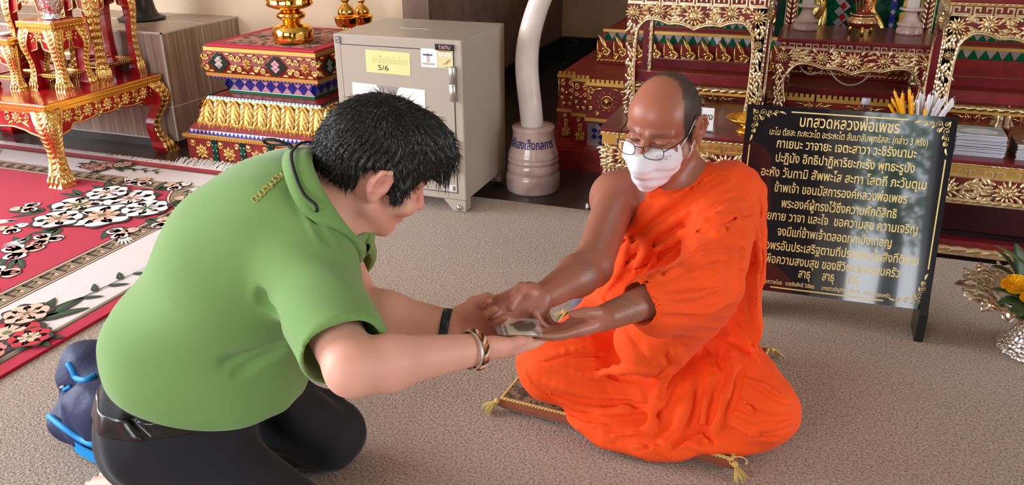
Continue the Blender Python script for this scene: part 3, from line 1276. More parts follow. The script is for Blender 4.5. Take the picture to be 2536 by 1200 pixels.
def notched(ins, R, mi):
    x1, y1 = KX - ins, KY - ins
    q = R
    rect(RX0, RY0, x1, y1 - q, mi)
    rect(RX0, y1 - q, x1 - q, y1, mi)
    cx, cy, rr = KX, KY, R
    c = (x1 - q, y1 - q)
    arc = []
    for i in range(17):
        a = -pi / 2 - (pi / 2) * i / 16
        ri = rr + ins
        x, y = cx + ri * cos(a), cy + ri * sin(a)
        arc.append((min(x, x1), min(y, y1)))
    P = [(x1, y1 - q)] + arc + [(x1 - q, y1)]
    for i in range(len(P) - 1):
        flat([c, P[i], P[i + 1]], mi)


for ins, mi, ly in ((0, 3, 4), (.006, 9, 5), (.014, 3, 6), (.019, 2, 7), (.088, 3, 8), (.093, 9, 9), (.103, 3, 10), (.108, 0, 11)):
    layer(ly)
    notched(ins, .20, mi)
layer(12)
for i in range(60):      # key motifs along the right band
    y = KY - .3 - i * .075
    if y < RY0 + .1:
        break
    x = KX - .032
    rect(x - .05, y, x, y + .012, 3)
    rect(x - .05, y, x - .04, y + .05, 3)
    rect(x - .03, y + .04, x, y + .05, 9)
    rect(x - .03, y + .02, x - .02, y + .05, 2)
for i in range(40):
    x = KX - .32 - i * .075
    y = KY - .032
    rect(x, y - .05, x + .012, y, 3)
    rect(x, y - .05, x + .05, y - .04, 3)
    rect(x + .04, y - .03, x + .05, y, 9)


def blob(x, y, R, n, lob, ph=0.0, sq=1.0):
    return [(x + R * (1 + lob * cos(n * a + ph)) * cos(a), y + sq * R * (1 + lob * cos(n * a + ph)) * sin(a)) for a in np.linspace(0, 2 * pi, 48, endpoint=False)]


def petal(x, y, a, ln, w, mi):
    n = 10
    up, dn = [], []
    for i in range(n + 1):
        t = i / n
        ww = w * sin(pi * t ** .75) * (1 + .12 * sin(9 * t))
        up.append((x + ln * t * cos(a) - ww * sin(a), y + ln * t * sin(a) + ww * cos(a)))
        dn.append((x + ln * t * cos(a) + ww * sin(a), y + ln * t * sin(a) - ww * cos(a)))
    flat(up + dn[::-1][1:-1], mi)


def peony(x, y, R, base, c1, c2, c3, ph=0.0):
    layer(base)
    flat(blob(x, y, R * 1.05, 7, .10, ph), 3)
    layer(base + 1)
    for k in range(7):
        a = ph + 2 * pi * k / 7
        flat(blob(x + .58 * R * cos(a), y + .58 * R * sin(a), R * .4, 3, .08, a), c1)
    layer(base + 2)
    for k in range(7):
        a = ph + 2 * pi * (k + .5) / 7
        petal(x + .2 * R * cos(a), y + .2 * R * sin(a), a, R * .62, R * .035, 3)
    flat(blob(x, y, R * .5, 6, .12, ph), c2)
    layer(base + 3)
    for k in range(6):
        a = ph + 2 * pi * k / 6
        petal(x, y, a, R * .45, R * .06, c3)
    layer(base + 4)
    flat(blob(x, y, R * .14, 5, .1), 5)


def leaves(x, y, a, ln, n, base=14, mi=4):
    for k in range(n):
        layer(base)
        aa = a + (k - (n - 1) / 2) * .55
        l = ln * (1 - .15 * abs(k - (n - 1) / 2))
        petal(x, y, aa, l, l * .17, 3)
        layer(base + 1)
        petal(x + .006 * cos(aa), y + .006 * sin(aa), aa, l * .92, l * .13, mi)
        layer(base + 2)
        petal(x + .01 * cos(aa), y + .01 * sin(aa), aa, l * .8, l * .015, 5)


def spray(x, y, a, ln, mi=8):
    layer(16)
    for k in range(5):
        petal(x, y, a + (k - 2) * .16, ln * (1 - .1 * abs(k - 2)), ln * .045, mi)


def berries(x, y, a, n, R=.028, mi=8):
    for k in range(n):
        q = a + k * 2.2
        xx, yy = x + R * 1.5 * cos(q) * (k > 0), y + R * 1.5 * sin(q) * (k > 0)
        layer(17)
        flat(blob(xx, yy, R * 1.15, 4, .06, k), 3)
        layer(18)
        flat(blob(xx, yy, R, 4, .06, k), mi if k % 3 else 9)
        layer(19)
        petal(xx, yy, q, R * .8, R * .2, 6)


def bouquet(cx, cy, s=1.0, rot=0.0):
    def pt(a, b):
        return (cx + s * (a * cos(rot) - b * sin(rot)), cy + s * (a * sin(rot) + b * cos(rot)))
    for (a, b, q, l, n) in ((-.30, .10, 2.8, .2, 3), (.28, .22, .6, .2, 3), (.05, -.32, -1.3, .2, 3), (-.2, -.22, -2.4, .18, 3), (.36, -.05, -.2, .2, 3), (.02, .34, 1.6, .2, 3), (.22, -.26, -.8, .16, 2), (-.12, .3, 2.2, .17, 2)):
        leaves(*pt(a, b), q + rot, l * s, n)
    for (a, b, q) in ((.42, .12, .3), (-.42, 0, 3.0), (.1, -.46, -1.4), (.12, .44, 1.3), (-.34, -.3, -2.4), (.36, -.28, -.6)):
        spray(*pt(a, b), q + rot, .16 * s)
    for (a, b, n) in ((-.40, .2, 6), (.46, .0, 6), (-.26, -.36, 7), (.2, .42, 6), (.1, -.42, 6), (-.44, -.12, 5), (.4, .26, 5), (.32, -.36, 6)):
        berries(*pt(a, b), a * 7, n, .034 * s)
    for i, (a, b, R) in enumerate(((-.13, .13, .15), (.14, .12, .15), (.0, -.12, .17), (.22, -.1, .13), (-.22, -.09, .13), (.02, .26, .12))):
        peony(*pt(a, b), R * s, 20 + i * 5, 8, 1 if i % 2 else 9, 6 if i % 3 else 4, i * .4)


bouquet(-2.95, 2.68, .80, .75)
bouquet(-3.15, 1.3, .9, .9)
bouquet(-4.4, 2.3, .98, .4)
for (x, y, a) in ((-2.9, 2.2, .6), (-2.8, 2.0, .2), (-2.95, 1.9, .5), (-3.1, 2.05, .9)):
    berries(x, y, a, 7, .034)
    leaves(x - .05, y + .05, 2.4, .13, 2)
    leaves(x + .05, y - .06, -.8, .13, 2)


def border_spray(x, y, a, s=1.0, c=(7, 9, 6)):
    for (r, q, l, n) in ((.10, a, .2, 3), (.10, a + pi, .2, 3), (.09, a + 1.4, .13, 2), (.09, a - 1.4, .13, 2)):
        leaves(x + r * s * cos(q), y + r * s * sin(q), q, l * s, n)
    for i, (r, q, R) in enumerate(((0, 0, .10), (.13, a + .5, .075), (.13, a + pi + .4, .075), (.1, a - 1.5, .065))):
        peony(x + r * s * cos(q), y + r * s * sin(q), R * s, 20 + 5 * i, c[i % 3], 9, c[(i + 1) % 3], i)
    q = a
    for k in range(5):
        xx, yy = x + (.28 + .055 * k) * s * cos(q), y + (.28 + .055 * k) * s * sin(q)
        leaves(xx, yy, q + (.9 if k % 2 else -.9), .075 * s, 1)
    layer(15)
    petal(x + .1 * s * cos(q), y + .1 * s * sin(q), q, .5 * s, .004, 4)


for y in (1.68, .55, -.6):
    border_spray(-2.37, y, pi / 2 - .1)
for x in (-3.42, -4.5):
    border_spray(x, 3.185, .05, .62, (6, 9, 6))
border_spray(-2.46, 3.15, .3, .72, (7, 6, 6))
t = thing('floral_rug', 'crimson rug with white flower bouquets and ivory flowered border beside the man', 'rug', (-3.6, 1.2, 0))
obj('woven_field', mb, RUGM, t)
# fringe along the far end
mb = MB()
for i in range(1500):
    x = RX0 + (RX1 - RX0 - .01) * (i + random.random()) / 1500
    a = random.gauss(0, .35)
    L = random.uniform(.055, .085)
    b = random.gauss(0, .25)
    up_ = .028 + .012 * random.random() if -3.1 < x < -2.15 else .012
    y2 = RY1 + (.066 if up_ > .02 else L * .95)
    p0, p1, p2 = V3(x, RY1 - .003, .011), V3(x + L * .5 * sin(a), RY1 + L * .5, .012 + .5 * (up_ - .012) + .004 * random.random()), V3(x + L * (sin(a) * .6 + sin(b) * .4), y2, up_ if up_ > .02 else -.003)
    w = V3(.0028, 0, 0)
    mb.add([p0 - w, p0 + w, p1 + w, p1 - w, p2 + w * .6, p2 - w * .6], [(0, 1, 2, 3), (3, 2, 4, 5)], 0)
fr = obj('fringe', mb, mat('cotton_fringe', S(232, 224, 222), .9), t)
fr['kind'] = 'stuff'
# ------------------------------------------------------------------ mosaic pedestal
def tri_strip(mb, fr, L, b, h, n, m1, m2, d=0.0015):
    s = L / n
    for k in range(n):
        a = k * s
        mb.add([fp(fr, a + .03 * s, b, d), fp(fr, a + .97 * s, b, d), fp(fr, a + .5 * s, b + h, d)], [(0, 1, 2)], m1)
        mb.add([fp(fr, a + .53 * s, b + h, d), fp(fr, a + s, b + .06 * h, d), fp(fr, a + 1.47 * s, b + h, d)] if k < n - 1 else [fp(fr, a + .53 * s, b + h, d), fp(fr, a + s, b + .06 * h, d), fp(fr, a + s, b + h, d)], [(0, 1, 2)], m2)


def tile_diamond(mb, fr, a, b, R, n, cols, sq=1.0, d=0.0015):
    """diamond of n x n mirror tiles, each tilted a trace"""
    e = R / n
    for i in range(n):
        for j in range(n):
            ca = a + (i - j) * e
            cb = b + ((i + j) - (n - 1)) * e * sq
            q = e * .92
            m = cols(i, j)
            t = [random.uniform(0, .0012) for _ in range(4)]
            mb.add([fp(fr, ca - q, cb, d + t[0]), fp(fr, ca, cb - q * sq, d + t[1]), fp(fr, ca + q, cb, d + t[2]), fp(fr, ca, cb + q * sq, d + t[3])], [(0, 1, 2, 3)], m)


PX, PY = -2.634, 3.836


def faces4(h0, h1, z0, z1, which=('f', 'r', 'l'), cx=PX, cy=PY):
    """frames on the sloped faces of a square tier (half-widths h0 at z0 and h1 at z1): origin bottom-left corner"""
    out = []
    for w in which:
        if w == 'f':
            o, u, v = V3(cx - h0, cy - h0, z0), V3(1, 0, 0), V3(0, h0 - h1, z1 - z0)
        elif w == 'r':
            o, u, v = V3(cx + h0, cy - h0, z0), V3(0, 1, 0), V3(h1 - h0, 0, z1 - z0)
        elif w == 'l':
            o, u, v = V3(cx - h0, cy + h0, z0), V3(0, -1, 0), V3(h0 - h1, 0, z1 - z0)
        out.append((frame(o, u, v), 2 * h0, np.linalg.norm(v)))
    return out


def tier(mb, h0, h1, z0, z1, mi=0, cx=PX, cy=PY):
    v = [(cx - h0, cy - h0, z0), (cx + h0, cy - h0, z0), (cx + h0, cy + h0, z0), (cx - h0, cy + h0, z0),
         (cx - h1, cy - h1, z1), (cx + h1, cy - h1, z1), (cx + h1, cy + h1, z1), (cx - h1, cy + h1, z1)]
    mb.add(v, [(0, 3, 2, 1), (4, 5, 6, 7), (0, 1, 5, 4), (1, 2, 6, 5), (2, 3, 7, 6), (3, 0, 4, 7)], mi)


MOS = [M_PAINTRED, M_GOLD, M_GOLDPAINT, M_BLUE, M_GREEN, M_SILVERT, M_DKGREEN]
t = thing('mosaic_pedestal', 'square red pedestal with gold lotus petals and mirror mosaic left of the grey safe', 'pedestal', (PX, PY, -.012))
mb = MB()
tier(mb, .432, .432, -.012, .150)
for fr, L, H in faces4(.432, .432, 0, .150):
    n = 5
    s = L / n
    for k in range(n):
        a = s * (k + .5)
        o_flower(mb, fr, a, .072, .043, 8, 1, h=.012)
        for sx in (-1, 1):
            for sy in (-1, 1):
                o_scroll(mb, fr, a + sx * s * .30, .072 + sy * .046, .017, 1.2, pi / 2 * (1 - sy), sx * sy, .005, 1)
                o_leaf(mb, fr, a + sx * s * .2, .072 + sy * .055, (0 if sx > 0 else pi), .03, .006, .006, 1, .5 * sx * sy)
        if k:
            w = .018
            o_strip(mb, fr, k * s - w, .0, k * s + w, .148, 0, .004, 6)
            for q in range(5):
                tile_diamond(mb, fr, k * s, .016 + .029 * q, .014, 1, lambda i, j: 4 if q % 2 else 6, 1.0, .0048)
                for sx in (-1, 1):
                    o_strip(mb, fr, k * s + sx * .011 - .004, .027 + .029 * q, k * s + sx * .011 + .004, .034 + .029 * q, .004, .0052, 5)
obj('panelled_base', mb, MOS, t)
mb = MB()
tier(mb, .446, .446, .150, .168, 2)
for fr, L, H in faces4(.446, .446, .150, .168):
    for k in range(60):
        o_strip(mb, fr, L * k / 60 + .002, .003, L * (k + .7) / 60, .015, 0, .003, 2)
tier(mb, .424, .420, .168, .188, 0)
for fr, L, H in faces4(.424, .420, .168, .188):
    tri_strip(mb, fr, L, .001, H * .95, 34, 3, 5)
obj('ledge_moulding', mb, MOS, t)
mb = MB()
tier(mb, .420, .398, .188, .215, 0)
nst = 5
prof = [(.398, .215), (.385, .222), (.370, .255), (.352, .295), (.344, .328), (.338, .338)]
for i in range(len(prof) - 1):
    tier(mb, prof[i][0], prof[i + 1][0], prof[i][1], prof[i + 1][1], 0 if i < 1 else 2)
for fr, L, H in faces4(.400, .340, .212, .338):
    n = 8
    s = (L - .05) / n
    for k in range(n + 1):
        a = .025 + s * k
        sh = (a - L / 2) / (L / 2)
        x = a - sh * .05
        sg = -1 if sh < .25 else 1
        o_leaf(mb, fr, x, H * .99, -pi / 2, H * 1.04, s * .30, .014, 2, 0)
        for q in range(4):
            b = H * (.92 - .2 * q)
            for sx in (-1, 1):
                o_leaf(mb, fr, x + sx * s * .05, b, -pi / 2 + sx * (.95 - .06 * q), H * .5, s * .13, .016, 1, -sx * .8)
        o_vine(mb, fr, [(x + s * .5 + s * .1 * sin(q * .9), H * (.98 - .09 * q)) for q in range(9)], .0035, 0)
        o_flower(mb, fr, x, H * .84, .018, 6, 1, h=.014)
        for q in range(5):
            o_leaf(mb, fr, x + s * (-.5 + .2 * q + .1), H * .14, -pi / 2 + .25 * sg, H * .2, s * .10, .010, 2, 0)
        o_leaf(mb, fr, x + s * .5, H * .98, -pi / 2, H * .55, s * .2, .01, 1, 0)
obj('lotus_band', mb, MOS, t)
mb = MB()
tier(mb, .342, .320, .338, .349, 0)
for fr, L, H in faces4(.344, .338, .334, .349):
    tri_strip(mb, fr, L, .001, H, 32, 5, 6)
tier(mb, .320, .262, .349, .356, 0)
obj('waist_slab', mb, MOS, t)
mb = MB()
tier(mb, .256, .256, .356, .436, 5)
for fr, L, H in faces4(.256, .256, .356, .436):
    n = 8
    for k in range(n + 1):
        tile_diamond(mb, fr, L * k / n, H * .58, L / n * .5, 3, lambda i, j: 3, 1.05)
    o_strip(mb, fr, 0, 0, L, .012, 0, .0035, 4)
obj('mosaic_neck', mb, MOS, t)
mb = MB()
tier(mb, .262, .316, .436, .440, 0)
tier(mb, .318, .324, .440, .453, 0)
for fr, L, H in faces4(.318, .324, .440, .453):
    tri_strip(mb, fr, L, .0, H, 30, 3, 5)
tier(mb, .330, .332, .453, .470, 2)
obj('gold_cornice', mb, MOS, t)
mb = MB()
tier(mb, .326, .340, .470, .52, 0)
tier(mb, .340, .330, .52, .582, 0)
for fr, L, H in faces4(.338, .336, .470, .582):
    for k in range(4):
        a = L * (k + .5) / 4
        if k % 2 == 0:
            tile_diamond(mb, fr, a + .02, H * .5, .066, 5, lambda i, j: 5 if (1 <= i <= 3 and 1 <= j <= 3 and (i + j) % 2 == 0 and i == j) or (i == j == 2) else (5 if abs(i - 2) + abs(j - 2) < 2 else 6), .84, .008)
        else:
            o_flower(mb, fr, a + .02, H * .5, .03, 8, 1, h=.012)
        for sx in (-1, 1):
            for sy in (-1, 1):
                x = a + .02 + sx * (.078 if k % 2 == 0 else .05)
                o_scroll(mb, fr, x, H * .5 + sy * .026, .016, 1.3, pi / 2 * (1 - sy), sx * sy, .0055, 1)
                o_leaf(mb, fr, x - sx * .01, H * .5 + sy * .046, (pi if sx > 0 else 0) + .3 * sy * sx, .035, .008, .008, 1, -.6 * sx * sy)
                o_leaf(mb, fr, x + sx * .012, H * .5 + sy * .008, (0 if sx > 0 else pi) + .5 * sx * sy, .03, .008, .008, 1, .6 * sx * sy)
tier(mb, .330, .330, .582, .600, 2)
obj('upper_panel', mb, MOS, t)
# cloth lying on the pedestal
M_CLOTH = mat('brocade_cloth', S(186, 128, 118), .9, var=('noise', 26.0, S(58, 60, 44), .46, .56), bump=('noise', 150, .3, .002))
M_CLOTHRED = mat('crimson_cloth_edge', S(186, 44, 66), .9)
mb = MB()
mb.box((PX - .322, PY - .322, .6005), (PX + .322, PY + .322, .612), 0, .004)
mb.box((PX - .265, PY - .265, .612), (PX + .265, PY + .265, .6135), 1)
tag(obj('pedestal_mat', mb, [M_CLOTHRED, M_CLOTH], at0=(PX, PY, .6005)), 'crimson edged woven mat covering the mosaic pedestal top beneath the gold urn', 'mat')
ZC = .6136
# urn
c = (-2.55, 3.70, ZC)
t = thing('gold_urn', 'large polished gold urn standing on the mosaic pedestal', 'urn', c)
mb = MB()
mb.lathe([(.098, 0), (.101, .008), (.100, .02), (.103, .05), (.095, .075), (.082, .088), (.045, .094)], c, 40)
obj('base_drum', mb, M_POLGOLD, t)
mb = MB()
mb.lathe([(.045, .094), (.044, .104), (.052, .112), (.068, .122), (.074, .134), (.068, .147), (.05, .153), (.046, .16)], c, 40)
obj('stem_knop', mb, M_POLGOLD, t)
mb = MB()
mb.lathe([(.046, .16), (.07, .165), (.105, .178), (.118, .192), (.112, .2), (.125, .24), (.13, .3), (.115, .36), (.10, .36), (.1, .3), (0, .22)], c, 40, mod=lambda a, h: 1 + .02 * cos(16 * a))
obj('bowl', mb, M_POLGOLD, t)


def footed_bowl(c, s, label):
    t = thing('gold_offering_bowl', label, 'bowl', c)
    mb = MB()
    mb.lathe([(.045 * s, 0), (.047 * s, .008 * s), (.032 * s, .018 * s), (.026 * s, .03 * s), (.036 * s, .042 * s)], c, 28)
    obj('foot', mb, M_POLGOLD, t)
    mb = MB()
    mb.lathe([(.036 * s, .042 * s), (.058 * s, .05 * s), (.07 * s, .075 * s), (.074 * s, .1 * s), (.078 * s, .105 * s), (.072 * s, .105 * s), (.066 * s, .08 * s), (0, .07 * s)], c, 28)
    obj('basin', mb, M_POLGOLD, t)
    mb = MB()
    mb.lathe([(0, .072 * s), (.035 * s, .085 * s), (.05 * s, .115 * s), (.052 * s, .14 * s), (.04 * s, .165 * s), (.02 * s, .178 * s), (.016 * s, .19 * s), (.026 * s, .197 * s), (.028 * s, .206 * s), (.015 * s, .22 * s), (.012 * s, .25 * s), (0, .28 * s)], c, 28)
    obj('knob_lid', mb, M_POLGOLD, t)


footed_bowl((-2.405, 3.99, ZC), .88, 'polished gold footed bowl with knobbed lid, nearer one at the pedestal back corner')
footed_bowl((-2.375, 4.105, ZC), .80, 'polished gold footed bowl with knobbed lid, half hidden behind its twin')

# ------------------------------------------------------------------ steel safe
M_SAFE = mat('beige_grey_enamel', S(172, 160, 146), 0.34, bump=('noise', 240, .12, .001))
M_SAFEDK = mat('safe_gap', (.02, .02, .02), .6)
M_STEEL = mat('dull_steel', (.55, .54, .52), .35, .9, bump=('noise', 90, .15, .001))
SX0, SX1, SY0, SY1, SZ0, SZ1 = -2.006, -1.400, 3.205, 3.705, .057, .757
t = thing('steel_safe', 'grey steel safe with yellow note and coin slot beside the mosaic pedestal', 'safe', ((SX0 + SX1) / 2, (SY0 + SY1) / 2, 0))
mb = MB()
mb.box((SX0, SY0, SZ0), (SX1, SY1, SZ1), 0, .006)
obj('cabinet_body', mb, M_SAFE, t)
mb = MB()
dx0, dx1, dz0, dz1 = SX0 + .035, SX1 - .04, SZ0 + .035, SZ1 - .045
mb.box((dx0 - .003, SY0 - .001, dz0 - .003), (dx1 + .003, SY0 + .004, dz1 + .003), 1)
mb.box((dx0, SY0 - .004, dz0), (dx1, SY0 + .01, dz1), 0, .002)
door = obj('door', mb, [M_SAFE, M_SAFEDK], t)
fS = frame((SX0, SY0 - .0045, SZ0), (1, 0, 0), (0, 0, 1))
for zc in (.52, .205):
    mb = MB()
    hx = SX1 - .042
    yy = SY0 - .012
    mb.lathe([(.012, -.072), (.0145, -.07), (.0145, -.002), (.012, 0), (.0145, .002), (.0145, .07), (.012, .074)], (hx, yy, SZ0 + zc), 18)
    for q in (-.05, .05):
        mb.box((hx - .016, yy, SZ0 + zc + q - .012), (hx + .016, SY0 + .002, SZ0 + zc + q + .012))
    obj('hinge', mb, M_STEEL, t)
for (fx, fy) in ((SX1 - .055, SY0 + .03), (SX0 + .055, SY0 + .03), (SX1 - .055, SY1 - .03), (SX0 + .055, SY1 - .03)):
    mb = MB()
    s = 1 if fx > -1.7 else -1
    fr = frame((fx, fy, 0), (1, 0, 0), (0, 0, 1))
    mb.prism([(-.055 * s, SZ0), (.05 * s, SZ0), (.05 * s, .006), (-.01 * s, .006)] if s > 0 else [(-.05, .006), (-.05, SZ0), (.055, SZ0), (.01, .006)][::-1], -.03, .028, fr, 0)
    mb.lathe([(0, 0), (.012, 0), (.012, .008), (0, .012)], (fx + .02 * s, fy - .028, .024), 14, 1, axis=(0, -1, 0))
    mb.lathe([(.018, 0.0005), (.018, .03)], (fx + .02 * s, fy + .0, 0), 14, 2)
    obj('foot', mb, [M_SAFE, M_STEEL, M_BLACK], t)
mb = MB()
mb.box((-1.80, 3.44, SZ1 - .001), (-1.66, 3.455, SZ1 + .0012), 0)
mb.box((-1.79, 3.445, SZ1 + .0012), (-1.67, 3.450, SZ1 + .0015), 1)
obj('coin_slot', mb, [M_STEEL, M_SAFEDK], t)
# maker's badge
M_BADGE = mat('badge_black', (.01, .01, .01), .3)
mb = MB()
o_strip(mb, fS, .488, .657, .572, .682, 0, .003, 0)
put_text(mb, 'TAITU', fS, .530, .6625, width=.054, size=.02, mi=1, d=.0034, offset=.0006)
obj('maker_badge', mb, [M_BADGE, M_SILVERSM], t, label='small black badge with silver capitals on the safe')
mb = MB()
o_strip(mb, fS, .013, .661, .036, .690, 0, .001, 0)
for (a, b, w, h) in ((.016, .678, .008, .008), (.026, .680, .006, .006), (.017, .665, .012, .004), (.026, .670, .007, .006)):
    o_strip(mb, fS, a, b, a + w, b + h, .001, .0014, 1)
obj('corner_label', mb, [mat('grey_label', S(96, 88, 92), .5), mat('label_light', S(180, 172, 172), .5)], t, label='little dark square label')
# paper note
M_NOTE = mat('yellow_paper', S(224, 212, 146), .8)
M_INK = mat('pencil', S(66, 60, 50), .8)
M_FAINT = mat('faint_print', S(208, 198, 136), .8)
mb = MB()
fN = frame(fp(fS, .155, .545, 0), nrm(V3(1, 0, -.02)), V3(.02, 0, 1))
o_strip(mb, fN, 0, 0, .212, .096, 0, .0006, 0)
put_text(mb, '5/6', fN, .083, .013, width=.05, size=.032, mi=1, d=.001, offset=.0)
put_text(mb, 'ค่าน้ำมันดับโกศ', fN, .115, .043, width=.165, size=.04, mi=2, d=.0009)
obj('paper_note', mb, [M_NOTE, M_INK, M_FAINT], t, label='yellow handwritten paper note')
mb = MB()
fW = frame(fp(fS, .075, .35, 0), V3(1, 0, -.03), V3(.03, 0, 1))
o_strip(mb, fW, 0, 0, .352, .145, 0, .0006, 0)
mb.add([fp(fW, .118, .145, .0008), fp(fW, .15, .10, .0008), fp(fW, .205, .10, .0008), fp(fW, .232, .145, .0008)], [(0, 1, 2, 3)], 1)
mb.add([fp(fW, .15, .10, .0008), fp(fW, .205, .10, .0008), fp(fW, .20, .03, .0008), fp(fW, .155, .03, .0008)], [(0, 3, 2, 1)], 1)
obj('paper_sheet', mb, [M_WHITE, mat('grey_print', S(150, 140, 136), .7)], t, label='white printed sheet taped to the safe door')
# two stickers
M_STWH = mat('sticker_white', S(232, 226, 226), .3)
M_STBL = mat('sticker_blue', S(40, 76, 140), .3)
M_STBR = mat('sticker_brown', S(176, 130, 96), .3)
M_STYL = mat('sticker_cream', S(214, 204, 150), .3)
M_STGR = mat('sticker_grey', S(120, 110, 108), .4)


def rrect(a, b, w, h, r=.006, n=4):
    P = []
    for (x, y, q) in ((a + w - r, b + r, -pi / 2), (a + w - r, b + h - r, 0), (a + r, b + h - r, pi / 2), (a + r, b + r, pi)):
        for i in range(n + 1):
            P.append((x + r * cos(q + pi / 2 * i / n), y + r * sin(q + pi / 2 * i / n)))
    return P


mb = MB()
mb.prism(rrect(.42, .583, .076, .078), 0, .0012, fS, 0)
o_strip(mb, fS, .430, .632, .474, .638, .0012, .0018, 1)
o_strip(mb, fS, .446, .605, .460, .632, .0012, .0018, 2)
for k in range(3):
    o_strip(mb, fS, .4475 + .0045 * k, .606, .4495 + .0045 * k, .630, .0018, .0024, 0)
o_strip(mb, fS, .4515, .638, .4545, .645, .0012, .0018, 2)
put_text(mb, 'THAILAND', fS, .455, .594, width=.058, size=.01, mi=3, d=.0016)
obj('sticker', mb, [M_STWH, M_STBL, M_STBR, M_STGR], t, label='white sticker with a blue and brown emblem')
mb = MB()
mb.prism(rrect(.497, .583, .07, .078), 0, .0012, fS, 0)
put_text(mb, 'FIRE RESISTANT', fS, .532, .651, width=.056, size=.007, mi=2, d=.0016)
put_text(mb, 'SAFE', fS, .531, .633, width=.058, size=.02, mi=1, d=.0018, offset=.0009)
mb.prism([(.515, .600), (.53, .599), (.545, .605), (.558, .622), (.545, .618), (.53, .604)], .0012, .0018, fS, 3)
put_text(mb, 'MODEL', fS, .541, .5865, width=.022, size=.005, mi=2, d=.0016)
obj('sticker', mb, [M_STYL, M_STWH, M_STGR, M_STBR], t, label='cream sticker lettered SAFE')
mb = MB()
o_strip(mb, fS, .492, .042, .563, .07, 0, .0008, 0)
for k in range(4):
    o_strip(mb, fS, .496, .046 + .006 * k, .54 - .004 * (k % 2), .0475 + .006 * k, .0008, .0012, 1)
o_strip(mb, fS, .545, .045, .56, .066, .0008, .0012, 1)
obj('rating_label', mb, [M_STWH, M_STGR], t, label='white printed rating label')

# ------------------------------------------------------------------ tusk in a marble foot
M_PINKMARBLE = mat('pink_marble', S(212, 186, 178), 0.16, var=('noise', 7.0, S(178, 150, 146), .45, .62), coat=.3)
M_IVORY = mat('ivory', S(226, 212, 206), 0.25, var=('noise', 5.0, S(208, 190, 182), .4, .65), coat=.3)
M_NAVY = mat('navy_lettering', S(30, 40, 110), .4)
TX, TY = -1.243, 3.662
t = thing('carved_tusk', 'tall curved ivory tusk set in a pink marble foot right of the safe', 'tusk', (TX, TY, -.012))
mb = MB()
prof = [(.128, 0), (.130, .012), (.131, .06), (.128, .082), (.121, .09), (.124, .095), (.125, .115), (.119, .135), (.117, .139), (.122, .144), (.124, .150), (.122, .158), (.118, .163), (.121, .168), (.121, .176), (.117, .186), (.108, .215), (.101, .245), (.098, .268), (.099, .292), (.102, .304), (.1, .31), (.06, .312), (0, .312)]
mb.lathe([(r, h - .012) for r, h in prof], (TX, TY, 0), 56)
base = obj('marble_foot', mb, M_PINKMARBLE, t)


def cone_warp(a, b, d):
    rr = np.interp(b, [.16, .18, .203, .233, .256, .28], [.121, .117, .108, .101, .098, .099]) + .0008 + d
    q = a / .104
    return V3(TX + rr * sin(q), TY - rr * cos(q), b)


mb = MB()
put_text(mb, 'หลีเฮงเส็งกลการ', None, .020, .210, width=.245, size=.056, mi=0, d=.0003, offset=.001, warp=cone_warp, ang=.0)
obj('lettering', mb, M_NAVY, t, label='navy blue painted shop lettering')
cpts = [V3(TX - .004, TY, .29), V3(TX - .016, TY, .40), V3(TX - .030, TY, .52), V3(TX - .032, TY, .62), V3(TX - .016, TY, .73), V3(TX + .026, TY, .86), V3(TX + .09, TY - .005, .98), V3(TX + .18, TY - .01, 1.1), V3(TX + .3, TY - .02, 1.2)]
cp = interp(cpts, 6)
mb = MB().tube(cp, [.054 - .022 * max(0, i / len(cp) - .35) for i in range(len(cp))], 28)
obj('ivory_shaft', mb, M_IVORY, t)
# ------------------------------------------------------------------ the great altar on the right
PG = [M_PALEGOLD, M_DKRED, M_GOLDPAINT]


def feather_fill(mb, fr, inside, a0, a1, b0, b1, step, flowers, L=.03, h=.007):
    """carved acanthus leaves that run away from the nearest flower"""
    nb = int((b1 - b0) / step) + 1
    na = int((a1 - a0) / step) + 1
    for j in range(nb):
        for i in range(na):
            a = a0 + (i + .5 * (j % 2)) * step + random.uniform(-.2, .2) * step
            b = b0 + j * step + random.uniform(-.2, .2) * step
            if not inside(a, b):
                continue
            best = min(((a - fa) ** 2 + (b - fb) ** 2) ** .5 / fR for fa, fb, fR in flowers)
            if best < 1.05:
                continue
            fa, fb, fR = min(flowers, key=lambda q: ((a - q[0]) ** 2 + (b - q[1]) ** 2) ** .5 / q[2])
            ang = atan2(b - fb, a - fa)
            if random.random() < .12:
                continue
            o_leaf(mb, fr, a - .3 * L * cos(ang), b - .3 * L * sin(ang), ang + random.uniform(-.25, .25), L * random.uniform(.8, 1.15), L * .24, h, 0, random.choice((-1, 1)) * .7, 4)


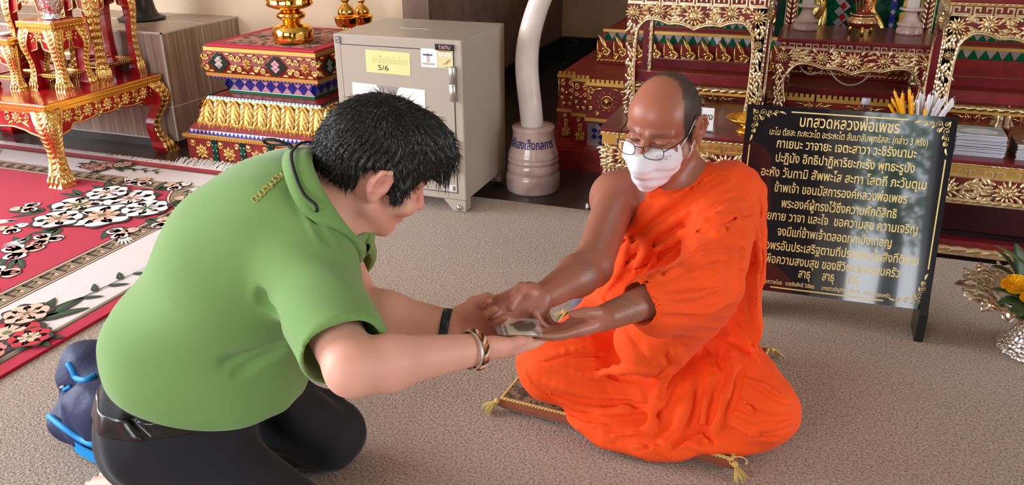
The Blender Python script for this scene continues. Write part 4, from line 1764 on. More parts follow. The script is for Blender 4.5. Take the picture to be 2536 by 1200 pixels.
def carved_front(mb, fr, L, zt, za_side, za_mid, zl, legw, flowers, fret=None, thick=.022, foot_out=0.0, legcurve=0.0, leaf=.03, step=.0135):
    """apron and both legs of a carved gilt front as one silhouette; v is the height in the room"""
    n = 40
    half = L / 2

    def low(a):
        s = abs(a - half) / (half - legw)
        e = max(0.0, 1 - (half - legw - abs(a - half)) / .045) if s < 1 else 1
        z = za_mid + (za_side - za_mid) * (min(1, s) ** .8) + .010 * abs(sin(pi * 2.2 * min(1, s)))
        if e > 0:
            z -= .05 * e * e
        return z
    A = [legw + (L - 2 * legw) * i / n for i in range(n + 1)]
    for i in range(n):
        mb.prism([(A[i], low(A[i])), (A[i + 1], low(A[i + 1])), (A[i + 1], zt), (A[i], zt)], -thick, 0, fr, 1)

    def legx(z, side):
        t = (zt - z) / (zt - zl)
        o = legcurve * sin(pi * min(1, t * 1.05)) - foot_out * max(0, t - .75) * 4
        w = legw * (1 - .18 * sin(pi * t) + .25 * max(0, t - .8) * 5 * .5)
        return (o, o + w) if side < 0 else (L - o - w, L - o)
    m = 22
    for side in (-1, 1):
        for i in range(m):
            z0, z1 = zt + (zl - zt) * i / m, zt + (zl - zt) * (i + 1) / m
            (p0, p1), (q0, q1) = legx(z0, side), legx(z1, side)
            mb.prism([(p0, z0), (q0, z1), (q1, z1), (p1, z0)], -thick * 1.6, 0, fr, 1)

    def inside(a, b):
        if b > zt - .004 or b < zl + .004:
            return False
        for side in (-1, 1):
            x0, x1 = legx(b, side)
            if x0 + .004 < a < x1 - .004:
                return True
        return legw <= a <= L - legw and b > low(a) + .012
    # rope along the lower edge and the inner edge of the legs
    pts = [(legx(zl + .02, -1)[1], zl + .02)] + [(legx(zl + (low(legw) - zl) * q / 6, -1)[1], zl + (low(legw) - zl) * q / 6) for q in range(1, 6)]
    pts += [(a, low(a) + .004) for a in A]
    pts += [(legx(zl + (low(legw) - zl) * q / 6, 1)[0], zl + (low(legw) - zl) * q / 6) for q in range(5, 0, -1)] + [(legx(zl + .02, 1)[0], zl + .02)]
    mb.tube([fp(fr, a, b, .002) for a, b in pts], .0065, 6, 0)
    for i in range(len(pts) - 1):
        (a, b), (c, d) = pts[i], pts[i + 1]
        k = max(1, int(sqrt((c - a) ** 2 + (d - b) ** 2) / .016))
        for q in range(k):
            t = q / k
            an = atan2(d - b, c - a)
            o_leaf(mb, (fr[0] + fr[3] * .004, fr[1], fr[2], fr[3]), a + (c - a) * t, b + (d - b) * t + .006, an + .5, .022, .005, .006, 0, -.5, 3)
    for (fa, fb, fR) in flowers:
        o_flower(mb, fr, fa, fb, fR, 13, 0, None, .012)
    feather_fill(mb, fr, inside, 0, L, zl, zt, step, flowers, leaf)
    if fret:
        b0, b1, nf = fret
        o_fret(mb, (fr[0] + fr[3] * .001, fr[1], fr[2], fr[3]), .004, L - .004, b0, b1, nf, .005, 0)


def carved_table(name, label, x0, x1, y0, y1, z0, zt, za_side, za_mid, legw, flowers, fret, rail=None, foot_out=0.0, legcurve=0.0, side_face='', rear_z=None, topover=.012, group=None, nside=1):
    t = thing(name, label, 'table', ((x0 + x1) / 2, (y0 + y1) / 2, z0), group=group)
    mb = MB()
    mb.box((x0 - topover, y0 - topover, zt - .016), (x1 + topover, y1 + topover, zt), 0, .004)
    obj('tabletop', mb, M_DKRED, t)
    L = x1 - x0
    zf = fret[0] - .006 if fret else zt - .018
    mb = MB()
    mb.box((x0 - topover * .6, y0 - topover * .6, fret[1] + .004), (x1 + topover * .6, y1 + .004, zt - .016), 2)
    f2 = frame((x0, y0 - topover * .6, 0), (1, 0, 0), (0, 0, 1))
    o_rope(mb, f2, -.004, (fret[1] + zt - .014) / 2, L + .004, (fret[1] + zt - .014) / 2, (zt - .016 - fret[1]) * .8, int(L / .022), 0)
    mb.box((x0, y0, zf), (x1, y1, fret[1] + .004), 1)
    fr = frame((x0, y0, 0), (1, 0, 0), (0, 0, 1))
    o_fret(mb, fr, .003, L - .003, fret[0], fret[1], fret[2], .005, 0)
    o_strip(mb, fr, 0, zf, L, fret[0] - .001, 0, .003, 0)
    for sx, xx in (('l', x0), ('r', x1)):
        if sx in side_face:
            fs = frame((xx, y1, 0), (0, -1, 0), (0, 0, 1)) if sx == 'l' else frame((xx, y0, 0), (0, 1, 0), (0, 0, 1))
            o_fret(mb, fs, .003, y1 - y0 - .003, fret[0], fret[1], max(2, int(fret[2] * (y1 - y0) / L)), .005, 0)
    obj('fret_band', mb, PG, t)
    mb = MB()
    carved_front(mb, fr, L, zf, za_side, za_mid, z0, legw, flowers, None, foot_out=foot_out, legcurve=legcurve)
    obj('carved_front', mb, PG, t)
    for sx, xx, fs in (('l', x0, frame((x0, y1, 0), (0, -1, 0), (0, 0, 1))), ('r', x1, frame((x1, y0, 0), (0, 1, 0), (0, 0, 1)))):
        mb = MB()
        D = y1 - y0
        if sx in side_face:
            carved_front(mb, fs, D, zf, za_side, za_mid + .02, rear_z or z0, legw, [(D / 2, (zf + za_mid) / 2 + .01, .035)], None)
        else:
            mb.prism([(legw, za_side), (D - legw, za_side), (D - legw, zf), (legw, zf)], -.016, 0, fs, 1)
            mb.prism([(0, rear_z or z0), (legw * .8, rear_z or z0), (legw, zf), (0, zf)], -.05, 0, fs, 1) if sx == 'r' and False else None
        obj('side_apron', mb, PG, t)
    for xx, s in ((x0, 1), (x1, -1)):
        mb = MB()
        za = zf
        lo, hi = (xx, xx + s * legw)[0], (xx, xx + s * legw)[1]
        a, b = min(lo, hi), max(lo, hi)
        mb.box((a + .002, y1 - legw, rear_z or z0), (b - .002, y1, za), 1)
        fb = frame((a + .002, y1 - legw, 0), (1, 0, 0), (0, 0, 1))
        w = b - a - .004
        o_strip(mb, fb, 0, rear_z or z0, w * .3, za, 0, .003, 0) if s < 0 else o_strip(mb, fb, w * .7, rear_z or z0, w, za, 0, .003, 0)
        nl = int((za - (rear_z or z0)) / .02)
        for q in range(nl):
            o_leaf(mb, fb, (w * .15 if s < 0 else w * .85), (rear_z or z0) + q * .02 + .012, pi / 2 + (.5 if q % 2 else -.5), .022, .006, .008, 0, .4, 3)
        o_ball(mb, fb, w / 2, (rear_z or z0) + .03, .025, 0, .8, 8)
        for q in range(3):
            o_leaf(mb, fb, w * (.2 + .3 * q), (rear_z or z0) + .075, -pi / 2, .06, .009, .012, 0, 0, 4)
        obj('leg', mb, PG, t)
        mb = MB().box((a + .003, y0 + .001, z0), (b - .003, y0 + legw, za), 1)
        obj('leg', mb, PG, t)
    if rail:
        zr, h = rail
        mb = MB()
        mb.box((x0 + legw, y0 + .03, zr - h), (x1 - legw, y0 + .06, zr), 1, .002)
        obj('stretcher', mb, PG, t)
        mb = MB().box((x0 + legw, y1 - .06, zr - h), (x1 - legw, y1 - .03, zr), 1, .002)
        obj('stretcher', mb, PG, t)
        mb = MB()
        fr2 = frame((x0 + legw * .9, y0 + .012, 0), (1, 0, 0), (0, 0, 1))
        LL = L - 1.8 * legw
        o_strip(mb, fr2, 0, zr - h - .038, LL, zr - h - .008, -.014, 0, 2)
        o_rope(mb, fr2, 0, zr - h - .022, LL, zr - h - .022, .026, int(LL / .035), 0)
        obj('carved_rail', mb, PG, t)
        for fx in (x0 + L * .5, ):
            mb = MB()
            c = (fx, (y0 + y1) / 2, z0)
            mb.lathe([(.03, 0), (.034, .02), (.026, .05), (.032, .075), (.02, .1), (.018, zr - h - z0)], c, 12, 1, mod=lambda a, hh: 1 + .12 * cos(5 * a))
            mb.lathe([(.036, .018), (.038, .03), (.03, .05), (.036, .07), (.028, .085)], c, 12, 0, mod=lambda a, hh: 1 + .2 * cos(6 * a))
            obj('centre_foot', mb, PG, t)
    return t


# ---- stepped red plinth
t = thing('altar_plinth', 'large stepped red plinth with gold ornaments behind the gilt altar tables', 'altar plinth', (.4, 5.0, -.012))
PM = [M_PAINTRED, M_GOLD, M_GOLDPAINT, M_BLUE, M_SILVERT, M_GREEN, M_DKGREEN]
X9 = 1.95
mb = MB()
mb.box((-1.34, 4.02, -.012), (X9, 6.6, .095), 0)
mb.box((-1.22, 3.99, -.012), (X9, 4.02, .09), 0)
obj('foot_step', mb, PM, t)
mb = MB()
segs = [(-1.288, -1.19, 4.20), (-1.19, -1.097, 4.13), (-1.097, X9, 4.06)]
mb.box((-1.288, 4.20, .095), (X9, 6.5, .432), 0).box((-1.19, 4.13, .095), (X9, 4.2, .432), 0).box((-1.097, 4.06, .225), (X9, 4.13, .432), 0).box((-1.097, 4.10, .095), (X9, 4.13, .225), 4)
fm = frame((-1.097, 4.10, .095), (1, 0, 0), (0, 0, 1))
for k in range(20):
    tile_diamond(mb, fm, .075 + .15 * k, .065, .075, 4, lambda i, j: 3 if (i in (1, 2) or j in (1, 2)) and not (i in (0, 3) and j in (0, 3)) and (i + j) % 2 == 0 or (i == j) else 4, .86)
for (xa, xb, yy) in segs:
    n = max(1, round((xb - xa) / .215))
    w = (xb - xa) / n
    for k in range(n):
        fr = frame((xa + k * w, yy, 0), (1, 0, 0), (0, 0, 1))
        if k > 9:
            break
        c = w / 2
        wide = w > .15
        zt, zb = .412, .262
        if wide:
            o_ball(mb, fr, c, .338, .022, 1, .9, 12)
            mb.tube([fp(fr, c + .030 * cos(q), .338 + .030 * sin(q), .002) for q in np.linspace(0, 2 * pi, 25)], .003, 6, 1)
            for q in range(10):
                o_ball(mb, fr, c + .046 * cos(q * pi / 5), .338 + .046 * sin(q * pi / 5), .0065, 1, .9, 7)
        else:
            o_ball(mb, fr, c, .338, .010, 1, 1.0, 8)
        e = .5 if wide else .30
        for sx in (-1, 1):
            for (dx, bz, R) in (((.36, .392, .018), (.40, .355, .013), (.38, .30, .013), (.22, .275, .013)) if wide else ((.2, .388, .014), (.22, .35, .011), (.24, .31, .010), (.16, .28, .010))):
                o_scroll(mb, fr, c + sx * dx * w, bz, R, 1.35, pi / 2 if bz > .33 else -pi / 2, -sx if bz > .33 else sx, .0055, 1)
            o_leaf(mb, fr, c + sx * w * .12, .405, 0 if sx > 0 else pi, w * .25, .008, .008, 1, -sx * .6)
            o_vine(mb, fr, [(c + sx * w * .47, .41), (c + sx * w * .44, .37), (c + sx * w * .47, .33), (c + sx * w * .45, .28)], .004, 1)
        # gold bands
        o_strip(mb, fr, -.004, .236, w + .004, .252, 0, .009, 2)
        o_strip(mb, fr, -.004, .418, w + .004, .434, 0, .010, 2)
        nd = max(3, int(w / .022))
        for q in range(nd):
            o_strip(mb, fr, w * (q + .15) / nd, .434, w * (q + .8) / nd, .450, -.004, .010, 2)
        if not wide:
            for (fa, fb) in ((c, .16), (c - .012, .135), (c + .014, .14), (c, .185), (c - .01, .115), (c + .012, .118)):
                o_flower(mb, fr, fa, fb, .016, 6, 1, h=.008)
            o_scroll(mb, fr, c - .01, .215, .012, 1.3, 0, 1, .004, 1)
obj('panelled_body', mb, PM, t)
# tier two: row of flame antefixes before a mirror banded step
mb = MB()
mb.box((-1.16, 4.62, .432), (X9, 6.4, .600), 0)
ft = frame((-1.16, 4.62, 0), (1, 0, 0), (0, 0, 1))
tri_strip(mb, ft, X9 + 1.16, .55, .045, 60, 5, 4)
o_strip(mb, ft, 0, .595, X9 + 1.16, .61, 0, .006, 2)
mb.box((-1.04, 4.80, .60), (X9, 6.4, .72), 0)
f3 = frame((-1.04, 4.80, 0), (1, 0, 0), (0, 0, 1))
tri_strip(mb, f3, X9 + 1.04, .61, .03, 70, 5, 4)
for k in range(14):
    a = .1 + .2 * k
    for q in range(5):
        o_leaf(mb, f3, a + (q - 2) * .03, .64, pi / 2 + (q - 2) * -.28, .085, .016, .014, 1, 0)
mb.box((-.98, 4.9, .72), (X9, 6.4, .84), 0)
f4 = frame((-.98, 4.9, 0), (1, 0, 0), (0, 0, 1))
tri_strip(mb, f4, X9 + .98, .725, .028, 70, 3, 4)
for k in range(16):
    a = .09 + .18 * k
    o_flower(mb, f4, a, .79, .032, 8, 1, h=.014)
    for sx in (-1, 1):
        o_scroll(mb, f4, a + sx * .055, .79, .022, 1.3, pi / 2, -sx, .007, 1)
mb.box((-.93, 5.0, .84), (X9, 6.4, 1.0), 0)
f5 = frame((-.93, 5.0, 0), (1, 0, 0), (0, 0, 1))
for k in range(18):
    a = .08 + .16 * k
    for q in range(5):
        o_leaf(mb, f5, a + (q - 2) * .022, .99, -pi / 2 + (q - 2) * .2, .13 - .02 * abs(q - 2), .016, .02, 1, 0)
obj('upper_tier', mb, PM, t)
fa = frame((-1.185, 4.55, .434), (1, 0, 0), (0, 0, 1))
for k in range(18):
    mb = MB()
    a = .05 + .092 * k
    mb.prism([(a - .044, 0), (a + .046, 0), (a + .044, .07), (a + .02, .085), (a - .005, .10), (a - .022, .155), (a - .034, .12), (a - .04, .06)], -.012, 0, fa, 0)
    o_scroll(mb, fa, a + .012, .062, .026, 1.4, pi * .9, -1, .009, 1)
    o_scroll(mb, fa, a - .024, .04, .017, 1.3, 0, 1, .007, 1)
    o_leaf(mb, fa, a + .008, .075, pi / 2 + .35, .09, .014, .014, 1, .3)
    o_leaf(mb, fa, a - .034, .03, pi / 2 + .05, .1, .008, .012, 1, 0)
    for q in range(4):
        o_leaf(mb, fa, a - .042 + q * .023, .012, .3, .03, .009, .012, 1, .5)
    obj('antefix', mb, PM, t)

# ---- long low gilt table
LX0, LX1, LY0, LY1, LZ = -.838, 1.25, 3.377, 4.045, .397
t = thing('altar_table', 'long low gilt table behind the monk and the black board, holding booklets and candles', 'table', ((LX0 + LX1) / 2, (LY0 + LY1) / 2, -.012))
mb = MB()
mb.box((LX0 - .012, LY0 - .012, LZ - .012), (LX1 + .012, LY1, LZ), 0, .003)
obj('tabletop', mb, M_DKRED, t)
fr = frame((LX0, LY0, 0), (1, 0, 0), (0, 0, 1))
L = LX1 - LX0
mb = MB()
mb.box((LX0 - .006, LY0 - .006, LZ - .030), (LX1 + .006, LY1, LZ - .012), 2)
o_rope(mb, frame((LX0, LY0 - .006, 0), (1, 0, 0), (0, 0, 1)), 0, LZ - .02, L, LZ - .02, .014, 95, 0)
mb.box((LX0, LY0, LZ - .07), (LX1, LY0 + .05, LZ - .03), 2)
o_fret(mb, fr, .06, L - .06, LZ - .064, LZ - .034, 22, .005, 0)
obj('fret_band', mb, PG, t)
mb = MB()
z1, z0 = LZ - .07, .226
mb.box((LX0, LY0, z0), (LX1, LY0 + .022, z1), 1)
fl = [(.105 + .205 * k, (z0 + z1) / 2 + .006, .048) for k in range(10)]
for f in fl:
    o_flower(mb, fr, f[0], f[1], f[2], 13, 0, None, .014)
feather_fill(mb, fr, lambda a, b: z0 + .02 < b < z1 and .0 < a < L, 0, L, z0 + .016, z1 - .006, .0145, fl, .036, .009)
o_strip(mb, fr, 0, z0, L, z0 + .02, 0, .006, 0)
o_rope(mb, (fr[0] + fr[3] * .006, fr[1], fr[2], fr[3]), 0, z0 + .01, L, z0 + .01, .02, 60, 0)
obj('carved_apron', mb, PG, t)
for k in (0, 1):
    mb = MB()
    a = 0 if k == 0 else L - .085
    pts = [(a + .0, -.008), (a + .09, -.008), (a + .075, .08), (a + .085, .16), (a + .11, z0 + .01), (a - .002, z0 + .01)] if k == 0 else [(a - .005, -.008), (a + .085, -.008), (a + .087, z0 + .01), (a - .025, z0 + .01), (a, .16), (a + .01, .08)]
    mb.prism(pts, -.07, 0, fr, 1)
    for q in range(11):
        for w in range(4):
            o_leaf(mb, fr, a + .008 + w * .02, .015 + q * .02, pi / 2 - .7 + .12 * w, .034, .0065, .009, 0, .5, 4)
    obj('leg', mb, PG, t)
mb = MB()
mb.box((LX0 + .07, LY0 + .005, .03), (LX1 - .07, LY0 + .05, .075), 1)
frr = frame((LX0 + .07, LY0 + .005, 0), (1, 0, 0), (0, 0, 1))
o_strip(mb, frr, 0, .018, L - .14, .052, 0, .012, 0)
o_rope(mb, (frr[0] + frr[3] * .012, frr[1], frr[2], frr[3]), 0, .035, L - .14, .035, .026, 34, 0)
for x in (LX0 + .3, LX0 + 1.0, LX0 + 1.75):
    mb.box((x, LY0 + .01, -.008), (x + .06, LY0 + .05, .03), 1)
obj('bottom_rail', mb, PG, t)
mb = MB()
mb.box((LX0 + .01, LY0 + .35, -.008), (LX1 - .01, LY1 - .01, LZ - .012), 0)
mb.box((LX0 + .004, LY0 + .06, -.008), (LX0 + .025, LY0 + .36, LZ - .012), 0)
obj('back_panel', mb, mat('dark_maroon', S(70, 18, 22), .5), t)

# ---- tall carved tables standing on it
Z0 = LZ + .0005
fl1 = [(.285, .836, .048), (.135, .852, .037), (.435, .852, .037), (.028, .84, .036), (.542, .84, .036), (.02, .73, .022), (.55, .73, .022)]
carved_table('altar_table', 'tall carved gilt table behind the monk\'s head', -.808, -.236, 3.622, 4.02, Z0, .945, .812, .776, .048, fl1, (.884, .914, 8), (.588, .04), side_face='r')
carved_table('altar_table', 'tall carved gilt table behind the booklets at the right edge', .432, 1.004, 3.622, 4.02, Z0, .945, .812, .776, .048, fl1, (.884, .914, 8), (.588, .04), side_face='l')
fl2 = [(.318, .615, .044), (.19, .625, .034), (.446, .625, .034), (.02, .622, .030), (.616, .622, .030)]
carved_table('altar_table', 'shorter carved gilt table with the incense pot, between the two tall carved tables', -.192, .444, 4.0, 4.42, Z0, .706, .592, .555, .05, fl2, (.666, .686, 9), None, rear_z=.434, legcurve=-.008, foot_out=.0)
mb = MB().box((-.135, 4.12, .434), (.38, 4.17, .468), 0, .003).box((-.11, 4.12, .432), (-.05, 4.17, .436)).box((.30, 4.12, .432), (.36, 4.17, .436))
tag(obj('wooden_bar', mb, M_DKRED, at0=(.12, 4.14, .432)), 'maroon wooden bar lying on the plinth beneath the shorter gilt table', 'bar')
mb = MB()
cb = interp([V3(-.11, 4.04, .66), V3(-.105, 4.03, .60), V3(-.06, 4.02, .55), V3(.0, 4.03, .56), V3(.02, 4.02, .60), V3(.06, 3.992, .545), V3(.12, 3.985, .517), V3(.18, 3.99, .54), V3(.22, 4.03, .60), V3(.23, 4.05, .665)], 8)
mb.tube(cb, .0032, 8)
tag(obj('power_cable', mb, mat('grey_cable', S(150, 140, 138), .5), at0=(.06, 4.0, .517)), 'grey cable drooping in a loop beneath the shorter gilt table', 'cable')

# ---- green mirror panel with gold flames, framed by a gilt stand
t = thing('mirror_mosaic_panel', 'green mirror mosaic panel with gold flame scrolls behind the incense pot', 'mosaic panel', (.1, 4.70, .604))
mb = MB()
mb.box((-.26, 4.71, .604), (.50, 4.76, 1.25), 1)
fg = frame((-.26, 4.708, .604), (1, 0, 0), (0, 0, 1))
e = .027
for j in range(24):
    for i in range(14):
        a, b = (i + .5 * (j % 2)) * e * 2 + .01, j * e
        c = 4 if abs(a - .325) < e * .8 else (6 if (i * 7 + j * 3) % 3 == 0 else 5)
        if c == 5 and random.random() < .12:
            c = 1
        if .02 < a < .74:
            tile_diamond(mb, fg, a, b, e, 1, lambda p, q: c, 1.0)
    if j % 2 == 0:
        tile_diamond(mb, fg, .325, j * e, e * .6, 1, lambda p, q: 7, 1.3, .003)
obj('tile_field', mb, [M_PAINTRED, M_DKGREEN, M_GOLDPAINT, M_BLUE, M_SILVERT, M_GREEN, M_DKGREEN, M_REDMOS], t)
for s in (-1, 1):
    mb = MB()
    c = .33
    path = [(c + s * .20, .02), (c + s * .17, .08), (c + s * .12, .15), (c + s * .13, .22), (c + s * .19, .27), (c + s * .24, .33)]
    for w, d in ((.026, 0), (.012, .02)):
        pp = interp([V3(*fp(fg, a, b, .012 + d)) for a, b in path], 6)
        mb.tube(pp, [w * (.6 + .5 * sin(pi * i / (len(pp) - 1))) for i in range(len(pp))], 8, 0 if d else 1)
    o_scroll(mb, (fg[0] + fg[3] * .02, fg[1], fg[2], fg[3]), c + s * .10, .26, .05, 1.2, 0, s, .016, 0)
    o_leaf(mb, (fg[0] + fg[3] * .01, fg[1], fg[2], fg[3]), c + s * .10, .01, pi / 2 - s * .15, .15, .026, .03, 0, s * .5, 8)
    o_leaf(mb, (fg[0] + fg[3] * .01, fg[1], fg[2], fg[3]), c + s * .13, .14, pi / 2 + s * .5, .2, .028, .03, 0, -s * .5, 8)
    obj('flame_scroll', mb, [M_GOLD, M_GOLDPAINT], t)
mb = MB()
o_strip(mb, fg, .545, .0, .572, .64, 0, .012, 0)
for q in range(20):
    tile_diamond(mb, fg, .558, .016 + .032 * q, .013, 1, lambda i, j: 1 if q % 2 else 2, 1.2, .0125)
obj('blue_edge_strip', mb, [mat('dark_blue', (.02, .02, .12), .3), M_BLUE, M_SILVERT], t)
mb = MB()
for k in range(9):
    b = .02 + .07 * k
    s = 1 if k % 2 else -1
    mb.prism([(.59, b), (.63, b), (.63, b + .02), (.66, b + .02), (.66, b + .05), (.62, b + .062), (.59, b + .05)] if s > 0 else [(.60, b), (.66, b), (.66, b + .03), (.64, b + .05), (.61, b + .062), (.60, b + .03)], 0, .02, fg, 0)
obj('gold_fretwork', mb, [M_GOLDPAINT], t)

t = thing('gilt_stand', 'tall gilt stand whose carved posts frame the green mirror panel', 'stand', (.12, 4.5, .432))
for xx in (-.205, .405):
    mb = MB()
    mb.box((xx, 4.475, .432), (xx + .06, 4.54, 1.25), 1)
    ff = frame((xx, 4.475, .432), (1, 0, 0), (0, 0, 1))
    for q in range(34):
        for w in (-1, 1):
            o_leaf(mb, ff, .03 + w * .006, .012 + q * .024, pi / 2 - w * .8, .03, .009, .009, 0, w * .5, 4)
    o_strip(mb, ff, 0, 0, .006, .8, 0, .004, 0)
    o_strip(mb, ff, .054, 0, .06, .8, 0, .004, 0)
    obj('post', mb, PG, t)
mb = MB().box((-.205, 4.475, 1.25), (.465, 4.60, 1.29), 0)
obj('top_board', mb, PG, t)

# ---- things on the shorter table
ZT2 = .7065


def candle_stand(x, y, label):
    t = thing('candle_stand', label, 'candle stand', (x, y, ZT2), group='marble candle stands')
    c = (x, y, ZT2)
    mb = MB()
    mb.lathe([(.054, 0), (.056, .006), (.055, .022), (.05, .027), (.052, .034), (.057, .04), (.056, .047), (.04, .054), (.030, .07), (.022, .095)], c, 32)
    obj('base', mb, M_PINKMARBLE, t)
    mb = MB()
    mb.lathe([(.022, .095), (.03, .1), (.054, .106), (.056, .111), (.05, .115), (0, .115)], c, 32)
    obj('drip_dish', mb, M_PINKMARBLE, t)
    mb = MB()
    mb.lathe([(.027, 0), (.0275, .18), (.02, .185), (0, .186)], (x, y, ZT2 + .1155), 24)
    tag(obj('pillar_candle', mb, mat('white_wax', S(236, 228, 224), .45), at0=(x, y, ZT2 + .1155)), 'thick white candle on the ' + ('left' if x < 0.1 else 'right') + ' marble candle stand', 'candle')


candle_stand(-.098, 4.275, 'pink marble candle stand left of the golden incense pot')
candle_stand(.352, 4.29, 'pink marble candle stand right of the golden incense pot')
c = (.145, 4.20, ZT2)
t = thing('incense_pot', 'shiny golden three-legged incense pot on the shorter gilt table', 'incense pot', c)
mb = MB()
mb.lathe([(0, .028), (.04, .03), (.058, .042), (.066, .055), (.064, .066), (.053, .075), (.050, .082), (.056, .086), (.058, .092), (.052, .094), (.046, .088), (0, .084)], c, 40)
obj('bowl', mb, mat('rosy_brass', (.86, .55, .32), .12, 1.0), t)
for k in range(3):
    a = -pi / 2 + .1 + 2 * pi * k / 3
    mb = MB()
    mb.tube([V3(c[0] + .042 * cos(a), c[1] + .042 * sin(a), c[2] + .04), V3(c[0] + .052 * cos(a), c[1] + .052 * sin(a), c[2] + .02), V3(c[0] + .05 * cos(a), c[1] + .05 * sin(a), c[2] + .001)], [.010, .006, .008], 10)
    obj('leg', mb, M_GOLDSM, t)
M_INCR = mat('incense_red', S(206, 40, 36), .8)
for k in range(6):
    x = c[0] - .025 + .010 * k
    y = c[1] + random.uniform(-.012, .012)
    mb = MB().tube([V3(x, y, ZT2 + .086), V3(x + .02 * (k - 2.5) * .5, y, ZT2 + .2)], .0022, 6, 0)
    mb.tube([V3(x + .02 * (k - 2.5) * .08, y, ZT2 + .086 + .018), V3(x + .01 * (k - 2.5) * .15, y, ZT2 + .11)], .0030, 6, 0)
    tag(obj('incense_stick', mb, M_INCR, at0=(x, y, ZT2 + .086)), 'thin red incense stick standing in the golden incense pot', 'incense stick', 'incense sticks in the pot')

# ---- things on the long low table
M_CLEAR = mat('clear_plastic', (.95, .97, 1.0), .05, trans=1.0, ior=1.35)
M_CAP = mat('white_cap', S(230, 228, 232), .4)
c = (.181, 3.55, Z0)
t = thing('plastic_bottle', 'clear plastic bottle behind the top edge of the black board', 'bottle', c)
mb = MB()
mb.lathe([(.027, 0), (.031, .006), (.031, .09), (.029, .105), (.018, .124), (.0125, .134), (.0125, .158)], c, 28)
obj('bottle_body', mb, M_CLEAR, t)
mb = MB()
mb.lathe([(.0155, .140), (.0165, .142), (.0165, .160), (.015, .163), (0, .163)], c, 24, mod=lambda a, h: 1 + .04 * cos(20 * a))
obj('screw_cap', mb, mat('clear_cap', S(226, 220, 230), .2, trans=.5), t)
bc = V3(.383, 3.55, Z0)
t = thing('candle_bowl', 'silver bowl full of thin candles behind the top right corner of the black board', 'bowl', bc)
mb = MB()
mb.lathe([(.045, 0), (.048, .006), (.05, .02), (.072, .06), (.086, .108), (.091, .112), (.086, .113), (.068, .062), (0, .03)], bc, 40)
obj('basin', mb, M_SILVERSM, t)
M_YWAX = mat('yellow_wax', S(240, 170, 24), .4, sss=.1)
M_WWAX = mat('white_thin_wax', S(232, 226, 234), .4, sss=.1)


def thin_candle(p, d, L, m, lab, grp):
    p, d = V3(*p), nrm(d)
    mb = MB().tube([p, p + d * L * .97, p + d * L], [.0062, .0058, .002], 10, 0)
    mb.tube([p + d * L, p + d * (L + .008) + V3(.002, 0, 0)], .0007, 5, 1)
    tag(obj('thin_candle', mb, [m, M_CAP], at0=p), lab, 'candle', grp)


for k in range(10):
    a = (k - 4.5) / 4.5
    thin_candle(bc + V3(-.022 - .008 * (k % 3), -.035 + .012 * (k % 5), .036 + .006 * (k % 2)), (-.38 - .25 * a + .1 * (k % 2), -.05 + .1 * ((k * 7) % 5 - 2) / 2, 1 - .25 * abs(min(0, -a))), .14 + .012 * (k % 4), M_YWAX, 'thin yellow candle leaning left in the silver bowl', 'yellow candles in the silver bowl')
thin_candle(bc + V3(.02, -.055, .04), (-.12, -.1, 1), .115, M_YWAX, 'short yellow candle standing before the white candles in the silver bowl', 'candles in the silver bowl')
for k in range(16):
    a = (k - 7.5) / 7.5
    thin_candle(bc + V3(.018 + .022 * a, -.03 + .018 * (k % 4), .036), (.22 + .34 * a, .05 + .05 * ((k * 3) % 5 - 2), 1), .145 + .01 * ((k * 5) % 3), M_WWAX, 'thin white candle leaning right in the silver bowl', 'white candles in the silver bowl')
# booklets
M_PAGE = mat('booklet_pages', S(226, 222, 236), .8)
M_COVER = mat('blue_cover', S(120, 140, 150), .35, var=('noise', 30, S(176, 178, 170), .4, .6))
M_COVER2 = mat('tan_cover', S(150, 116, 90), .35, var=('noise', 30, S(90, 70, 60), .4, .6))
M_DARKCOV = mat('dark_cover', S(62, 52, 48), .4)


def booklets(cx, cy, w, d, n, labtop, lab, grp, cover):
    z = Z0
    proto = None
    for k in range(n):
        h = .0037
        last = k == n - 1
        ox, oy, r = random.uniform(-.004, .004), random.uniform(-.003, .003), random.uniform(-.02, .02)
        if proto is None or last:
            t = thing('booklet', labtop if last else lab, 'booklet', (cx + ox, cy + oy, z), (0, 0, r), grp)
            mb = MB().box((-w / 2, -d / 2 + .001, .0004), (w / 2 - .001, d / 2 - .001, h - .0004), 0)
            obj('pages', mb, M_PAGE, t, local=True)
            mb = MB().box((-w / 2 - .0004, -d / 2, 0), (w / 2, d / 2, .0004), 0).box((-w / 2 - .0004, -d / 2, h - .0004), (w / 2, d / 2, h), 0).box((-w / 2 - .0006, -d / 2, 0), (-w / 2, d / 2, h), 0)
            obj('cover', mb, cover if last else [M_DARKCOV], t, local=True)
            if last:
                mb = MB()
                mb.add([(.36 * w * cos(a), -.1 * d + .28 * d * sin(a), h + .0003) for a in np.linspace(0, 2 * pi, 33)[:-1]], [tuple(range(32))], 0)
                mb.add([(.37 * w * cos(a) * (1 if j else .93), -.1 * d + .29 * d * sin(a) * (1 if j else .93), h + .0006) for j in (0, 1) for a in np.linspace(pi, 2 * pi, 17)], [(i, i + 1, 18 + i, 17 + i) for i in range(16)], 1)
                obj('cover_picture', mb, [mat('pale_picture', S(196, 200, 204), .4), M_PAGE], t, local=True)
            proto = proto or t
        else:
            dup(proto, (cx + ox, cy + oy, z), (0, 0, r))
        z += h + .0002


booklets(.592, 3.50, .172, .14, 21, 'blue topped booklet on the left booklet stack', 'white paged booklet in the left stack on the long low table', 'booklets in the left stack', M_COVER)
booklets(.80, 3.50, .172, .14, 15, 'tan topped booklet on the stack at the right edge', 'white paged booklet in the stack at the right edge', 'booklets in the right edge stack', M_COVER2)
